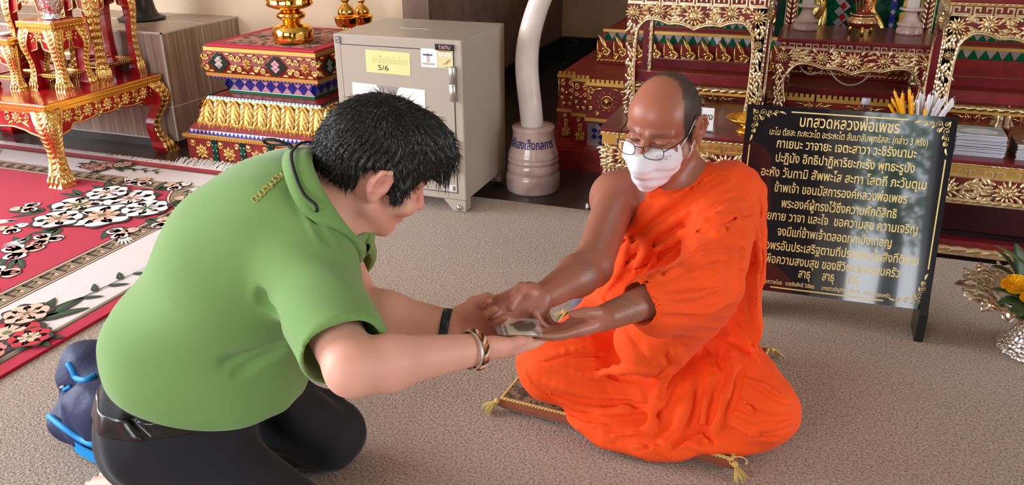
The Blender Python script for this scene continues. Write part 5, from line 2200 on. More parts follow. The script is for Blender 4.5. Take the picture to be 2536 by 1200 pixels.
# card holder
t = thing('card_holder', 'clear upright stand holding a white lettered card beside the monk\'s ear', 'card stand', (-.44, 3.455, Z0))
mb = MB().box((-.52, 3.44, Z0), (-.385, 3.52, Z0 + .003)).box((-.52, 3.462, Z0 + .003), (-.382, 3.465, Z0 + .105))
obj('acrylic_stand', mb, M_CLEAR, t)
mb = MB().box((-.515, 3.458, Z0 + .004), (-.39, 3.4605, Z0 + .098), 0)
put_text(mb, 'ทอง', frame((-.515, 3.458, Z0 + .004), (1, 0, 0), (0, 0, 1)), .088, .045, width=.064, size=.04, mi=1, d=.0012)
obj('card', mb, [M_WHITE, M_INK], t, label='white card with pencilled lettering')
# golden footed tray
c = (-.262, 3.50, Z0)
t = thing('footed_tray', 'golden footed tray half hidden by the left edge of the black board', 'tray', c)
M_TRAY = mat('amber_gold', (.80, .42, .05), .18, .8)
mb = MB().lathe([(.04, 0), (.042, .004), (.02, .012), (.012, .022), (.016, .03)], c, 28)
obj('foot', mb, M_TRAY, t)
mb = MB().lathe([(.016, .03), (.045, .034), (.075, .052), (.083, .062), (.078, .062), (.06, .048), (0, .04)], c, 36, mod=lambda a, h: 1 + .02 * cos(18 * a))
obj('dish', mb, M_TRAY, t)
mb = MB().prism([(0, 0), (.012, .012), (.002, .03), (-.004, .02)], 0, .0008, frame((-.922, 3.46, -.0118), (1, 0, 0), (0, .5, .85)))
tag(obj('paper_scrap', mb, M_WHITE, at0=(-.922, 3.46, -.0118)), 'tiny white paper scrap on the dark floor right of the tusk foot', 'paper scrap')
# ------------------------------------------------------------------ black lettered board on two feet
BO = V3(-.206, 2.623, .125)
bu = nrm(V3(.9991, .0429, 0))
bv = nrm(V3(-.0096, .2237, .9746) - bu * (V3(-.0096, .2237, .9746) @ bu))
fB = (BO, bu, bv, np.cross(bu, bv))
M_BOARD = mat('black_glass_board', (.008, .009, .014), .035, spec=.85, coat=.6)
M_LETTER = mat('gold_lettering', (.88, .66, .28), .34, .45)
t = thing('prayer_board', 'glossy black board with gold prayer lettering standing on two feet beside the monk', 'sign', (.10, 2.66, 0))
mb = MB()
mb.prism([(.004, -.020), (.618, -.020), (.618, .580), (.004, .580)], -.022, 0, fB, 0)
obj('board', mb, M_BOARD, t)
TONES = '\u0e48\u0e49\u0e4a\u0e4b\u0e4c'
UPPER = '\u0e34\u0e35\u0e36\u0e37\u0e31'


def thai(mb, body, a0, a1, b, size, mi=0, offset=.0006):
    """one centred line; tone marks that ride on an upper vowel are lifted above it"""
    main, lifted = '', []
    for ch in body:
        if ch in TONES and main and main[-1] in UPPER:
            lifted.append((len(main), ch))
        else:
            main += ch
    v, f = text_mesh(main, size, .0004, offset, 'LEFT')
    V, F = [v], [list(q) for q in f]
    nb = len(v)
    for (i, ch) in lifted:
        p, _ = text_mesh(main[:i], size, .0004, offset, 'LEFT')
        q, qf = text_mesh(main[:i] + ch, size, .0004, offset, 'LEFT')
        k = len(p)
        sub = q[k:].copy()
        sub[:, 1] += size * .19
        V.append(sub)
        for fc in qf:
            if min(fc) >= k:
                F.append([c - k + nb for c in fc])
        nb += len(sub)
    v = np.concatenate(V)
    w = v[:, 0].max() - v[:, 0].min()
    x = a0 + (v[:, 0] - v[:, 0].min()) * (a1 - a0) / w
    mb.add([fp(fB, x[i], b + v[i, 1], .0006 + v[i, 2]) for i in range(len(v))], F, mi)


LINES = [('บทสวดหลวงพ่อเพชร', .169, .460, .521, .050), ('นะโม ตัสสะ ภะคะวะโต อะระหะโต สัมมาสัมพุทธัสสะ (กล่าว 3 ครั้ง)', .081, .545, .489, .030),
         ('กาเยนะ วาจายะ เจตะสาวา วะชิรังนามะ', .107, .518, .450, .040), ('ปะฏิมัง อิทธิปาฏิหาริยะกะรัง พุทธะรูปัง', .109, .519, .405, .040),
         ('อะหัง วันทามิ สัพพะโส สะทา โสตถี ภะวันตุเม', .069, .559, .357, .040), ('ข้าพเจ้า ขอนมัสการองค์หลวงพ่อเพชร', .116, .511, .309, .040),
         ('พระองค์ผู้ทรงไว้ซึ่งความศักดิ์สิทธิ์', .143, .488, .260, .040), ('ด้วยกาย วาจา และใจ  ขอความสุข ความเจริญ', .073, .553, .217, .040),
         ('จงมีแก่ข้าพเจ้าตลอดทุกเมื่อเทอญ', .142, .485, .168, .040), ('ขอพรอันประเสริฐตามที่ปรารถนาในสิ่งที่ดีงาม', .094, .569, .120, .040),
         ('เพื่อความสงบสุข ของชีวิตและครอบครัว', .108, .521, .075, .040), ('สาธุ     สาธุ     สาธุ', .222, .405, .037, .040),
         ('สร้างถวายโดย   นายจิรศักดิ์ วิเชียร      นางสาวอัญทิพย์ เขียนดี   พร้อมครอบครัว', .105, .503, .006, .018)]
mb = MB()
for body, a0, a1, b, size in LINES:
    thai(mb, body, a0, a1, b, size, 0, .0005 if size > .03 else .0002)
o = obj('lettering', mb, M_LETTER, t, label='gold prayer lettering')
mb = MB()
for (a, b, c, d) in ((.140, .562, .483, .566), (.140, -.0075, .485, -.0035), (.598, .110, .602, .452), (.0215, .110, .0255, .452)):
    o_strip(mb, fB, a, b, c, d, 0, .0007, 0)
obj('border_line', mb, M_LETTER, t)
fC = (fB[0] + fB[3] * .0005, fB[1], fB[2], fB[3])
for (cx, cy, sx, sy) in ((.604, .570, -1, -1), (.020, .570, 1, -1), (.604, -.008, -1, 1), (.020, -.008, 1, 1)):
    mb = MB()
    H = .0006
    for (dx, dy, R, st, sg) in ((.014, .014, .013, 0, 1), (.034, .012, .011, 1, -1), (.012, .034, .011, 2, -1), (.034, .032, .008, 2.5, 1), (.056, .011, .009, 0, 1), (.011, .056, .009, 1, 1), (.075, .010, .007, .5, -1), (.010, .074, .007, .5, -1)):
        n = 14
        pts = []
        for i in range(n + 1):
            q = st + sg * 1.35 * 2 * pi * i / n
            rr = R * (1 - .8 * i / n)
            pts.append((cx + sx * (dx + rr * cos(q)), cy + sy * (dy + rr * sin(q))))
        mb.tube([fp(fC, a, b, .0004) for a, b in pts], [.0016 * (.6 + .5 * sin(pi * i / n)) for i in range(n + 1)], 5, 0, flat=.5)
        o_ball(mb, fC, cx + sx * dx, cy + sy * dy, .0022, 0, .3, 6)
    for (dx, dy, an, ln) in ((.085, .008, .0, .022), (.008, .085, pi / 2, .022), (.024, .022, .8, .02), (.046, .018, .5, .014), (.018, .046, 1.1, .014), (.066, .014, .3, .014), (.014, .066, 1.3, .014), (.004, .004, .8, .014)):
        q = atan2(sin(an) * sy, cos(an) * sx)
        o_leaf(mb, fC, cx + sx * dx, cy + sy * dy, q, ln, .0032, H, 0, .6 * sx * sy, 5)
    obj('corner_scroll', mb, M_LETTER, t)
for xx in (.385, -.165):
    mb = MB()
    ff = frame((xx, 2.63, 0), (0, 1, 0), (0, 0, 1))
    mb.prism([(0, 0), (.125, 0), (.125, .05), (.085, .20), (.055, .21), (.0, .115), (-.012, .10), (-.012, .02)], 0, .026, ff, 0)
    obj('foot', mb, mat('black_acrylic', (.014, .014, .016), .25), t)

# ------------------------------------------------------------------ silver flower tray at the right edge
FC = V3(.742, 2.69, 0)
t = thing('flower_tray', 'silver footed tray holding marigolds and leaves at the right edge', 'tray', FC)
mb = MB()
mb.lathe([(.118, .0005), (.121, .006), (.117, .014), (.108, .018), (.104, .026), (.094, .034), (.085, .05), (.066, .085), (.045, .11)], FC, 44, mod=lambda a, h: 1 + .008 * cos(22 * a))
obj('foot', mb, M_SILVER, t)
mb = MB()
mb.lathe([(.045, .11), (.050, .118), (.06, .125), (.05, .132), (.06, .14), (.10, .155), (.15, .178), (.155, .182), (.10, .162), (0, .150)], FC, 44)
obj('bowl', mb, M_SILVERSM, t)
mb = MB()
c2 = FC + V3(-.01, 0, .176)


def foil(u, v):
    a = 2 * pi * u
    r = .145 + .095 * v + .008 * sin(17 * a) * v + .006 * sin(31 * a + 2) * v
    return c2 + V3(r * cos(a), r * sin(a), .012 * v + .010 * sin(23 * a + 5 * v) * v + .006 * sin(41 * a) * v)


mb.grid(foil, 160, 7, 0)
obj('foil_frill', mb, mat('crinkled_foil', (.80, .68, .58), .22, 1.0, bump=('voronoi', 70, .8, .008)), t)
M_LEAFG = mat('leaf_green', S(72, 96, 52), .5, var=('noise', 30, S(96, 118, 66), .4, .6))
M_LEAFD = mat('leaf_dark', S(44, 62, 34), .5, var=('noise', 30, S(60, 80, 44), .4, .6))
M_MARI = mat('marigold', S(248, 190, 10), .7, sss=.1)
M_DRYROSE = mat('dried_rose', S(150, 122, 104), .8, var=('noise', 40, S(112, 92, 84), .4, .6))


def blade(mb, p, d, L, w, sag, mi=0):
    """one leaf blade with a fold along the midrib"""
    p, d = V3(*p), nrm(d)
    s = nrm(np.cross(d, V3(0, 0, 1)))
    up = np.cross(s, d)
    n = 12
    vs = []
    for i in range(n + 1):
        q = i / n
        c = p + d * L * q - V3(0, 0, sag * q * q)
        ww = w * (sin(pi * min(1, .06 + q * .94)) ** .7)
        vs += [c - s * ww + up * ww * .35, c, c + s * ww + up * ww * .35]
    fs = []
    for i in range(n):
        for k in (0, 1):
            fs.append((3 * i + k, 3 * i + k + 1, 3 * i + k + 4, 3 * i + k + 3))
    mb.add(vs, fs, mi, True)


def sprig(p, ds, label, m, L, w):
    mb = MB()
    for k, (d, f) in enumerate(ds):
        blade(mb, V3(*p) + V3(*d) * .01, d, L * f, w, .03 * f, 0)
    mb.tube([V3(*p) + V3(0, 0, -.02), V3(*p) + V3(*ds[0][0]) * .02], .003, 6, 0)
    o = obj('leaf_sprig', mb, m, at0=p)
    md = o.modifiers.new('solid', 'SOLIDIFY')
    md.thickness = .0012
    tag(o, label, 'leaves', 'leaf sprigs on the flower tray')


sprig(FC + V3(-.07, .10, .185), [((-.5, .1, .75), 1), ((-.15, .3, .8), 1.1), ((-.75, -.1, .55), .8)], 'dark leaf sprig at the back of the silver flower tray', M_LEAFD, .13, .020)
sprig(FC + V3(-.0, .06, .19), [((-.75, .05, .70), 1.5), ((.2, .2, .9), 1.2), ((-.35, -.1, .85), 1.1), ((-.1, .3, .9), 1.3)], 'long bladed green sprig rising above the marigolds', M_LEAFG, .15, .016)
sprig(FC + V3(-.06, -.06, .182), [((-.55, .25, .2), 1), ((-.35, -.55, .12), 1.1), ((.2, -.6, .15), 1.0), ((-.6, -.1, .1), .8)], 'dark leaf sprig at the front of the silver flower tray', M_LEAFD, .12, .026)
sprig(FC + V3(.02, -.07, .186), [((.1, -.5, .35), 1), ((.5, -.3, .5), 1), ((-.25, -.5, .25), .9), ((.35, .1, .8), 1.1)], 'green sprig in front of the dried rose', M_LEAFG, .11, .018)


def marigold(p, R, label):
    mb = MB()
    p = V3(*p)
    for i in range(190):
        z = 1 - 1.35 * (i + .5) / 190
        a = i * 2.39996
        r = sqrt(max(0, 1 - z * z))
        d = V3(r * cos(a), r * sin(a), z * .8)
        c = p + d * R * .62
        s = nrm(np.cross(d, V3(.2, .1, 1)))
        u = nrm(np.cross(s, d))
        w = R * .26
        k = random.uniform(.8, 1.1)
        mb.add([c - s * w * .4, c + s * w * .4, c + d * R * .34 * k + s * w, c + d * R * .42 * k + u * w * .35, c + d * R * .34 * k - s * w], [(0, 1, 2, 3, 4)], 0)
    mb.ball(p, R * .7, 0, 12)
    tag(obj('marigold', mb, M_MARI, at0=p), label, 'flower', 'marigolds on the flower tray')


marigold(FC + V3(-.105, -.015, .215), .040, 'largest yellow marigold at the left of the silver tray')
marigold(FC + V3(-.070, -.075, .205), .031, 'yellow marigold beside the dried rose, in front of the largest one')
marigold(FC + V3(.0, .045, .235), .034, 'yellow marigold among the leaves behind the dried rose')
marigold(FC + V3(.045, -.02, .222), .036, 'yellow marigold cut by the right picture edge')
p = FC + V3(-.012, -.085, .212)
mb = MB()
for k in range(16):
    lay = k // 5
    a0 = k * 2.1
    R = .014 + .010 * lay

    def pet(u, v, a0=a0, R=R, lay=lay):
        a = a0 + (u - .5) * 2.2
        rr = R * (.55 + .6 * v ** .7) * (1 + .08 * sin(5 * a + lay))
        return p + V3(rr * cos(a), rr * sin(a), -.020 + .046 * v - .010 * lay * v - .008 * (v > .8) * (v - .8) * 5 * lay)
    mb.grid(pet, 8, 6, 0)
mb.ball(p + V3(0, 0, -.012), .018, 0, 10)
tag(obj('dried_rose', mb, M_DRYROSE, at0=p), 'dried grey brown rose beside the marigolds on the silver tray', 'flower')
# ------------------------------------------------------------------ kneeling man in the green polo shirt
M_SKIN_L = mat('fair_skin', S(226, 170, 150), .52, sss=.25, attr='tint', bump=('noise', 260, .08, .001))
M_POLO = mat('green_pique', S(112, 148, 82), .9, sheen=.3, bump=('voronoi', 900, .25, .0006))
M_TROUSER = mat('black_trousers', S(21, 21, 26), .85, sheen=.15, bump=('noise', 500, .2, .0008))
M_LEATHER = mat('dark_leather', (.012, .010, .010), .22, bump=('noise', 120, .2, .001))
M_HAIRB = mat('black_hair', (.010, .009, .009), .42, spec=.5)
MK = 1.05
mR = orth((.575, .625, -.529), (.50, .22, .834))
mC = V3(-.816, 1.424, .818)
mS = V3(*onz(492, 872, .42))
mD = V3(.94, .34, 0)
mN = V3(-.900, 1.355, .770)
ma = nrm(mN - mS)
ml = nrm(V3(-.34, .94, 0) - ma * (V3(-.34, .94, 0) @ ma))
mf = np.cross(ml, ma) * -1.0
if mf[0] < 0:
    mf = -mf
shR, elR, wrR = V3(*at(765, 690, 1.56)), V3(*at(874, 912, 1.37)), V3(*at(1168, 866, 1.53))
shL = mN - ma * .09 + ml * .17 - mf * .03
elL, wrL = V3(*at(893, 768, 1.66)), V3(*at(1118, 806, 1.66))
pel = V3(-1.255, 1.245, .25)
hipR, hipL = pel + V3(.02, -.10, .01), pel + V3(-.02, .10, .01)
knR, knL = V3(-.975, 1.19, .085), V3(-1.03, 1.475, .085)
anR, anL = V3(-1.30, 1.20, .06), V3(-1.30, 1.38, .06)

man = thing('person', 'kneeling person in a green polo shirt and black trousers holding out both hands', 'person', (-1.25, 1.27, 0))
b = Body()
head_prims(b, mC, mR, MK, cheeks=.006, jaw=1.12)
hw = lambda x, y, z: mC + mR @ (V3(x, y, z) * MK)
b.cone(hw(0, -.035, -.05), mN - ma * .03, .064, .074, .03)
b.cone(hw(0, .02, -.085), mN + mf * .06 - ma * .03, .045, .06, .03)
b.chain([mN - ma * .04, mS], [.09, .12], .05)
for sh, el, wr in ((shR, elR, wrR), (shL, elL, wrL)):
    b.cone(mN - ma * .07, sh, .07, .06, .04)
    b.cone(sh, el, .056, .044, .03)
    m = el + (wr - el) * .28
    b.cone(el, m, .043, .046, .02)
    b.cone(m, wr, .046, .030, .02)
for hp, kn, an in ((hipR, knR, anR), (hipL, knL, anL)):
    b.cone(mS, hp, .08, .06, .02)
    b.cone(hp, kn, .06, .04, .02)
    b.cone(kn, an, .04, .032, .02)
for an, s in ((anR, -1), (anL, 1)):
    heel = an + V3(-.04, s * .0, .015)
    toe = an + V3(-.20, s * .02, -.035)
    b.cone(an, heel, .034, .034, .02)
    b.cone(heel, toe, .030, .020, .02, flat=(V3(0, 1, 0), 1.35))
    for q in range(5):
        p = toe + V3(-.005, (q - 2) * .017, 0)
        b.cone(p, p + V3(-.028 + abs(q - 1) * .003, (q - 2) * .002, -.004), .009, .0075, .006)
# right hand: palm turned up, fingers under the bag; left hand opposite
b.plane((0, 0, .002), (0, 0, -1), .003)
hd = nrm(at(1318, 852, 1.66) - wrR)
wR, tipsR = hand_prims(b, wrR, hd, V3(-.05, .55, .8), 1, 1.02, [(.10, .15, .1), (.08, .15, .12), (.08, .15, .15), (.1, .2, .2)],
                       [(.018, .018, .004), (.038, .052, .008), (.036, .090, .012), (.028, .124, .012)])
hdl = nrm(at(1290, 815, 1.72) - wrL)
wL, tipsL = hand_prims(b, wrL, hdl, V3(.1, -.45, .85), -1, 1.02, [(.12, .2, .15), (.1, .2, .15), (.1, .2, .15), (.1, .2, .2)],
                       [(.018, .018, .006), (.044, .046, .020), (.052, .074, .028), (.046, .100, .030)])


def man_tint(P):
    c = np.tile(S(224, 166, 146), (len(P), 1))
    q = (P - mC) @ mR / MK
    face = np.exp(-((q[:, 0] / .05) ** 2 + ((q[:, 1] - .08) / .05) ** 2 + ((q[:, 2] + .03) / .05) ** 2))
    c = c + face[:, None] * (np.array(S(222, 140, 128)) - c) * .7
    lips = np.exp(-((q[:, 0] / .02) ** 2 + ((q[:, 1] - .1) / .02) ** 2 + ((q[:, 2] + .071) / .008) ** 2))
    c = c + np.minimum(lips, 1)[:, None] * (np.array(S(178, 92, 92)) - c) * .8
    for s in (-1, 1):
        br = np.exp(-(((q[:, 0] - s * .034) / .02) ** 4 + ((q[:, 2] - .024) / .005) ** 2 + ((q[:, 1] - .085) / .03) ** 4))
        c = c + br[:, None] * (np.array((.02, .015, .013)) - c) * .9
        ea = np.exp(-(((q[:, 0] - s * .09) / .02) ** 2 + ((q[:, 1] + .02) / .03) ** 2 + ((q[:, 2]) / .035) ** 2))
        c = c + ea[:, None] * (np.array(S(226, 150, 140)) - c) * .6
    palm = np.exp(-(np.minimum(np.linalg.norm(P - wR(0, .06, .012), axis=1), np.linalg.norm(P - wL(0, .06, .012), axis=1)) / .06) ** 4)
    c = c + palm[:, None] * (np.array(S(222, 148, 138)) - c) * .6
    return np.clip(c, 0, 1)


body_obj('body', b, .0028, M_SKIN_L, man, man_tint)
mb = MB()
nail(mb, tipsR[4][0] + (wR(0, 0, 1) - wR(0, 0, 0)) * .008, wR(-.1, 1, 0) - wR(0, 0, 0), wR(0, 0, 1) - wR(0, 0, 0), .0075, .008)
obj('thumb_nail', mb, mat('nail', S(236, 190, 184), .25), man)

# ---- trousers
b = Body()
b.ell(pel, (.155, .19, .155), np.stack([mD, V3(-.34, .94, 0), V3(0, 0, 1)]), .05)
b.cone(mS + V3(0, 0, -.02) + mD * -.01, pel, .175, .16, .06)
for hp, kn, an in ((hipR, knR, anR), (hipL, knL, anL)):
    b.cone(hp, kn, .118, .086, .045)
    b.ell(hp + V3(-.025, .01, -.005), (.10, .095, .11), None, .05)
    b.cone(kn + V3(-.01, 0, -.012), an + V3(.11, 0.01, 0), .072, .056, .03)
b.line([hipR + V3(.02, -.08, .10), hipR + V3(.12, -.10, .05), hipR + V3(.25, -.10, .0)], .016, .02, 's')
b.line([V3(-1.2, 1.26, .27), V3(-1.1, 1.32, .19), V3(-1.0, 1.34, .10)], .03, .04, 's')
for (p, q) in (((-1.16, 1.43, .25), (-1.03, 1.52, .17)), ((-1.2, 1.10, .25), (-1.02, 1.12, .18))):
    b.line([p, (V3(*p) + V3(*q)) / 2 + V3(0, 0, .01), q], .010, .02, 'u')
b.disp.append(lambda P, d: .0022 * wav(P, (.6, -.5, .7), 95, .3, .05, 9) + .003 * wav(P, (.2, .9, .4), 38, 1.2, .06, 6))
b.plane((0, 0, .003), (0, 0, -1), .006)
TRO = b
body_obj('trousers', b, .0042, M_TROUSER, man)

# ---- polo shirt
b = Body()
LF = np.stack([V3(-.34, .94, 0), V3(.94, .34, 0), V3(0, 0, 1)])
b.ell(mS + V3(0, 0, .01) + mD * .01, (.200, .205, .18), LF, .05)
b.ell(mS + mD * .075 + V3(0.0, 0, -.02), (.185, .16, .15), LF, .06)
mid = mS + (mN - mS) * .52
b.ell(mid - mf * .024, (.205, .188, .25), np.stack([ml, mf, ma]), .07)
up = mS + (mN - mS) * .80
b.ell(up - mf * .008, (.195, .138, .15), np.stack([ml, mf, ma]), .06)
b.cone(mN - ma * .085, shR + (mN - shR) * .10, .085, .085, .05)
b.cone(mN - ma * .085, shL + (mN - shL) * .10, .085, .08, .05)
# sleeves, cut square at the hem and hollow
SLV = []
for sh, el, cut, r0, r1 in ((shR, elR, .84, .083, .077), (shL, elL, .66, .08, .078)):
    dd = nrm(el - sh)
    L = np.linalg.norm(el - sh) * cut

    def sleeve(P, sh=sh, dd=dd, L=L, r0=r0, r1=r1):
        q = P - sh
        y = q @ dd
        x = np.sqrt(np.maximum((q * q).sum(1) - y * y, 0))
        rr = r0 + (r1 - r0) * np.clip(y / L, 0, 1)
        rnd = np.where(y < 0, np.sqrt(x * x + y * y), x) - rr
        h = np.maximum(.012 - np.abs(rnd - (y - L)), 0) / .012
        return np.maximum(rnd, y - L) + h * h * .003
    e_ = sh + dd * L
    b.add(sleeve, np.minimum(sh, e_) - .1, np.maximum(sh, e_) + .1, .035)
    SLV.append((sh, dd, L, r1))
# armpit crease, side wrinkles, seam of the sleeve
for sh, dd, L, r1 in SLV:
    b.cone(sh + dd * (L - .03), sh + dd * (L + .03), r1 - .013, r1 - .010, .004, 's')
for pts, r, op in (([(705, 846), (640, 872), (560, 903)], .005, 's'), ([(700, 868), (650, 890), (590, 925)], .004, 's'), ([(690, 800), (660, 765), (645, 730)], .005, 's'),
                   ([(800, 590), (775, 540), (745, 480)], .004, 'u'), ([(815, 600), (790, 550), (765, 500)], .004, 's')):
    T = [p for p in b.trace(pts, .9, 2.6) if p is not None]
    if len(T) > 1:
        T = interp(T, 4)
        b.line(T, r, r * 5, op)
b.disp.append(lambda P, d: .0012 * wav(P, ml + .6 * ma, 60, .5, .06, 8) + .0016 * wav(P, ma, 24, 2.2, .05, 5))
# neck opening
na = nrm(V3(.80, .42, .40))
cc = V3(*at(818, 508, 1.645))
eu = V3(-.49, .19, .83)
eu = nrm(eu - na * (eu @ na))
es = np.cross(na, eu)
if es[1] > 0:
    es = -es
b.cone(cc - na * .05, cc + na * .10, .074, .088, .012, 's')
# hem: cut along a slightly tilted waist plane
hemN = nrm(V3(.03, 0, -1) - mD * .22)
hemP = mS + V3(0, 0, -.064)
b.plane(hemP, hemN, .02)
polo = body_obj('polo_shirt', b, .0042, M_POLO, man)
SHIRT = b
# collar: standing band that folds outwards
mb = MB()
n = 56


def collar(u, v):
    a = (u - .5) * 2 * pi * .93          # opens at the throat
    tip = (abs(u - .5) * 2) ** 3
    out = eu * (cos(a) * 1.0) + es * sin(a)
    ring = cc + eu * (.096 * cos(a)) + es * (.092 * sin(a)) + na * (.010 * (1 - cos(a)))
    t = v * 2
    if t < 1:
        return ring + na * (-.026 + .040 * t)
    q = t - 1
    return ring + na * (.014 + .004 * sin(pi * q) - (.050 + .030 * tip) * q * q) + out * (.005 + .022 * sin(q * pi / 2))




def over_shirt(P, eps):
    """lifts points that would sink into the shirt"""
    P = np.array(P, float)
    eps = np.broadcast_to(eps, (len(P),))
    for _ in range(4):
        d = SHIRT.ev(P)
        m = d < eps
        if m.any():
            P[m] += SHIRT.normal(P[m]) * (eps[m] - d[m])[:, None]
    return P


mb.grid(collar, n, 12)
V_ = over_shirt(mb.v, np.repeat(np.array([-.004, -.002, 0, .001, .002, .003, .004, .006, .008, .009, .009, .008, .006]), n + 1))
G_ = V_.reshape(13, n + 1, 3)
for _ in range(10):
    G_[:, 1:-1] = (G_[:, :-2] + 2 * G_[:, 1:-1] + G_[:, 2:]) / 4
for _ in range(2):
    G_[1:-1] = (G_[:-2] + 2 * G_[1:-1] + G_[2:]) / 4
mb.v = [tuple(p) for p in G_.reshape(-1, 3)]
o = obj('collar', mb, M_POLO, man)
md = o.modifiers.new('solid', 'SOLIDIFY')
md.thickness = .0035
# lanyard with a loop and toggle
M_CORD = mat('black_cord', (.012, .012, .013), .55)
mb = MB()
for sg in (-1, 1):
    ring = [collar(.5 + sg * q, .90 + .06 * q) + (eu * cos(sg * q * 5.8) + es * sin(sg * q * 5.8)) * .005 + na * .003 for q in np.linspace(0, .31, 16)]
    end = ring[-1]
    path = over_shirt(np.array(interp(ring, 4)), .016)
    for _ in range(14):
        path[1:-1] = (path[:-2] + 2 * path[1:-1] + path[2:]) / 4
    mb.tube(list(path), .0036, 8, 0, flat=.7)
tg = collar(.5, .92) + eu * .006
mb.tube([tg - es * .008, tg + es * .008], [.0075, .0075], 12, 0)
mb.tube([tg, tg + eu * .014 - na * .004], [.006, .005], 10, 0)
lp = tg + eu * .014 - na * .004
mb.tube(interp([lp, lp + eu * .02 - na * .02 + es * .006, lp + eu * .03 - na * .042, lp + eu * .018 - na * .036 - es * .008, lp], 6), .0030, 6, 0)
obj('lanyard', mb, M_CORD, man)
# embroidered lettering across the upper back
M_THREAD = mat('gold_thread', S(190, 160, 70), .5)
mb = MB()
row = [(636, 490), (650, 478), (664, 464), (676, 448), (690, 436), (704, 424)]
T = [p for p in SHIRT.trace([(632 + 13 * i, 494 - 12.5 * i) for i in range(7)], .9, 2.8) if p is not None]
if len(T) > 3:
    T = interp(T, 3)
    Nn = SHIRT.normal(np.array(T))
    for i in range(len(T) - 1):
        t_ = nrm(T[i + 1] - T[i])
        up_ = nrm(np.cross(Nn[i], t_))
        p = T[i] + Nn[i] * .0012
        s_ = random.uniform(.006, .012)
        if i % 2:
            continue
        k = i % 3
        loop = [p + up_ * s_ * (.8 * sin(a)) + t_ * .0040 * cos(a) for a in np.linspace(.3 + k, 5.6 + k * .4, 10)]
        mb.tube(loop, .0012, 5, 0)
obj('embroidery', mb, M_THREAD, man, label='gold stitched lettering across the shoulders')
# belt seen below the shirt at the back
def belt(P):
    y = (P - (hemP - mD * .2 + hemN * .024)) @ nrm(V3(0, 0, -1) + mD * .06)
    return np.maximum(np.maximum(np.abs(y) - .019, TRO.ev(P) - .004), -TRO.ev(P) - .010)


bb = Body()
bb.add(belt, mS - .3, mS + .3)
body_obj('belt', bb, .0045, M_LEATHER, man)
# hair
b = Body()
e = lambda p, r, k=.02, op='u': b.ell(hw(*p), V3(*r) * MK, mR.T, k, op)
e((0, -.014, .046), (.0885, .110, .096))
e((0, -.060, .005), (.078, .068, .074), .03)
e((0, .050, .085), (.075, .062, .052), .03)
b.cone(hw(.0, .09, .095), hw(.01, .116, .060), .028, .012, .02)
b.cone(hw(.045, .09, .090), hw(.055, .097, .052), .025, .010, .02)
b.cone(hw(-.045, .09, .090), hw(-.05, .097, .052), .025, .010, .02)
# clear of the face, the ears and the nape
b.ell(hw(0, .115, .0), V3(.082, .075, .068) * MK, mR.T, .012, 's')
b.ell(hw(.085, -.022, -.012), V3(.034, .036, .042) * MK, mR.T, .01, 's')
b.ell(hw(-.085, -.022, -.012), V3(.034, .036, .042) * MK, mR.T, .01, 's')
b.ell(hw(0, .03, -.085), V3(.12, .14, .07) * MK, mR.T, .01, 's')
for s in (-1, 1):
    b.cone(hw(s * .074, .034, .02), hw(s * .072, .030, -.022), .012, .006, .012)
b.plane(hw(0, -.08, -.066), mR @ V3(0, .25, -1), .01)


def tuft(P, d):
    q = (P - mC) @ mR
    a = np.arctan2(q[:, 0] - .01, -(q[:, 1] + .05))
    return .0022 * np.sin(a * 34 + 40 * q[:, 2] + 3 * np.sin(q[:, 2] * 60)) + .0016 * np.sin(a * 71 + q[:, 1] * 120)


b.disp.append(tuft)
HAIR = b
hair = body_obj('hair', b, .0032, M_HAIRB, man)
me = hair.data
nv = len(me.vertices)
co = np.zeros(nv * 3)
no = np.zeros(nv * 3)
me.vertices.foreach_get('co', co)
me.vertices.foreach_get('normal', no)
co = co.reshape(-1, 3) + origin_of(man)
no = no.reshape(-1, 3)
pick = RNG.choice(nv, 9000, replace=False)
crown = hw(.012, -.055, .13)
roots, dirs = [], []
for i in pick:
    p, nn = co[i], no[i]
    rad = p - crown
    tdir = rad - nn * (rad @ nn)
    if np.linalg.norm(tdir) < 1e-4 or (nn @ (hw(0, 0, 0) - p)) > 0:
        continue
    roots.append(p - nn * .003)
    dirs.append(nrm(tdir) * .9 + nn * .32)
mb = MB()
hair_strands(mb, roots, dirs, .021, .0009, V3(0, 0, -.25), 3)
# fringe falling over the forehead
fr_r, fr_d = [], []
for i in range(500):
    u = random.uniform(-.05, .07)
    fr_r.append(hw(u, .094 + random.uniform(-.01, .012), .082 + random.uniform(-.02, .02)))
    fr_d.append(mR @ V3(.1 + u, .42, -.9))
hair_strands(mb, fr_r, fr_d, .044, .0012, V3(0, 0, -.2), 4, jit=.16)
for i in range(260):     # sideburn and nape
    s = 1
    fr_r = [hw(.078, .032 + random.uniform(-.012, .012), random.uniform(-.02, .02))]
    hair_strands(mb, fr_r, [mR @ V3(.25, .1, -1)], .016, .0008, V3(0, 0, -.1), 2, jit=.2)
st = obj('hair_strands', mb, [mat('hair_gloss', (.016, .015, .016), .35)], man)
st['kind'] = 'stuff'
# wrist bands
def wrist_ring(p, d, r, w, th, mi, mb, sq=1.15, axis=None, ph=0, n=40):
    d = nrm(d)
    e1 = nrm(np.cross(d, V3(0, 0, 1)))
    e2 = np.cross(e1, d)
    def f(u, v):
        a = 2 * pi * u
        q = [(-w, 0), (-w, th), (w, th), (w, 0), (-w, 0)]
        k = v * 4
        i = min(3, int(k))
        t = k - i
        dy = q[i][0] + (q[i + 1][0] - q[i][0]) * t
        dr = q[i][1] + (q[i + 1][1] - q[i][1]) * t
        return V3(*p) + d * dy + (e1 * cos(a) * sq + e2 * sin(a)) * (r + dr)
    mb.grid(f, n, 4, mi)
    return e1, e2


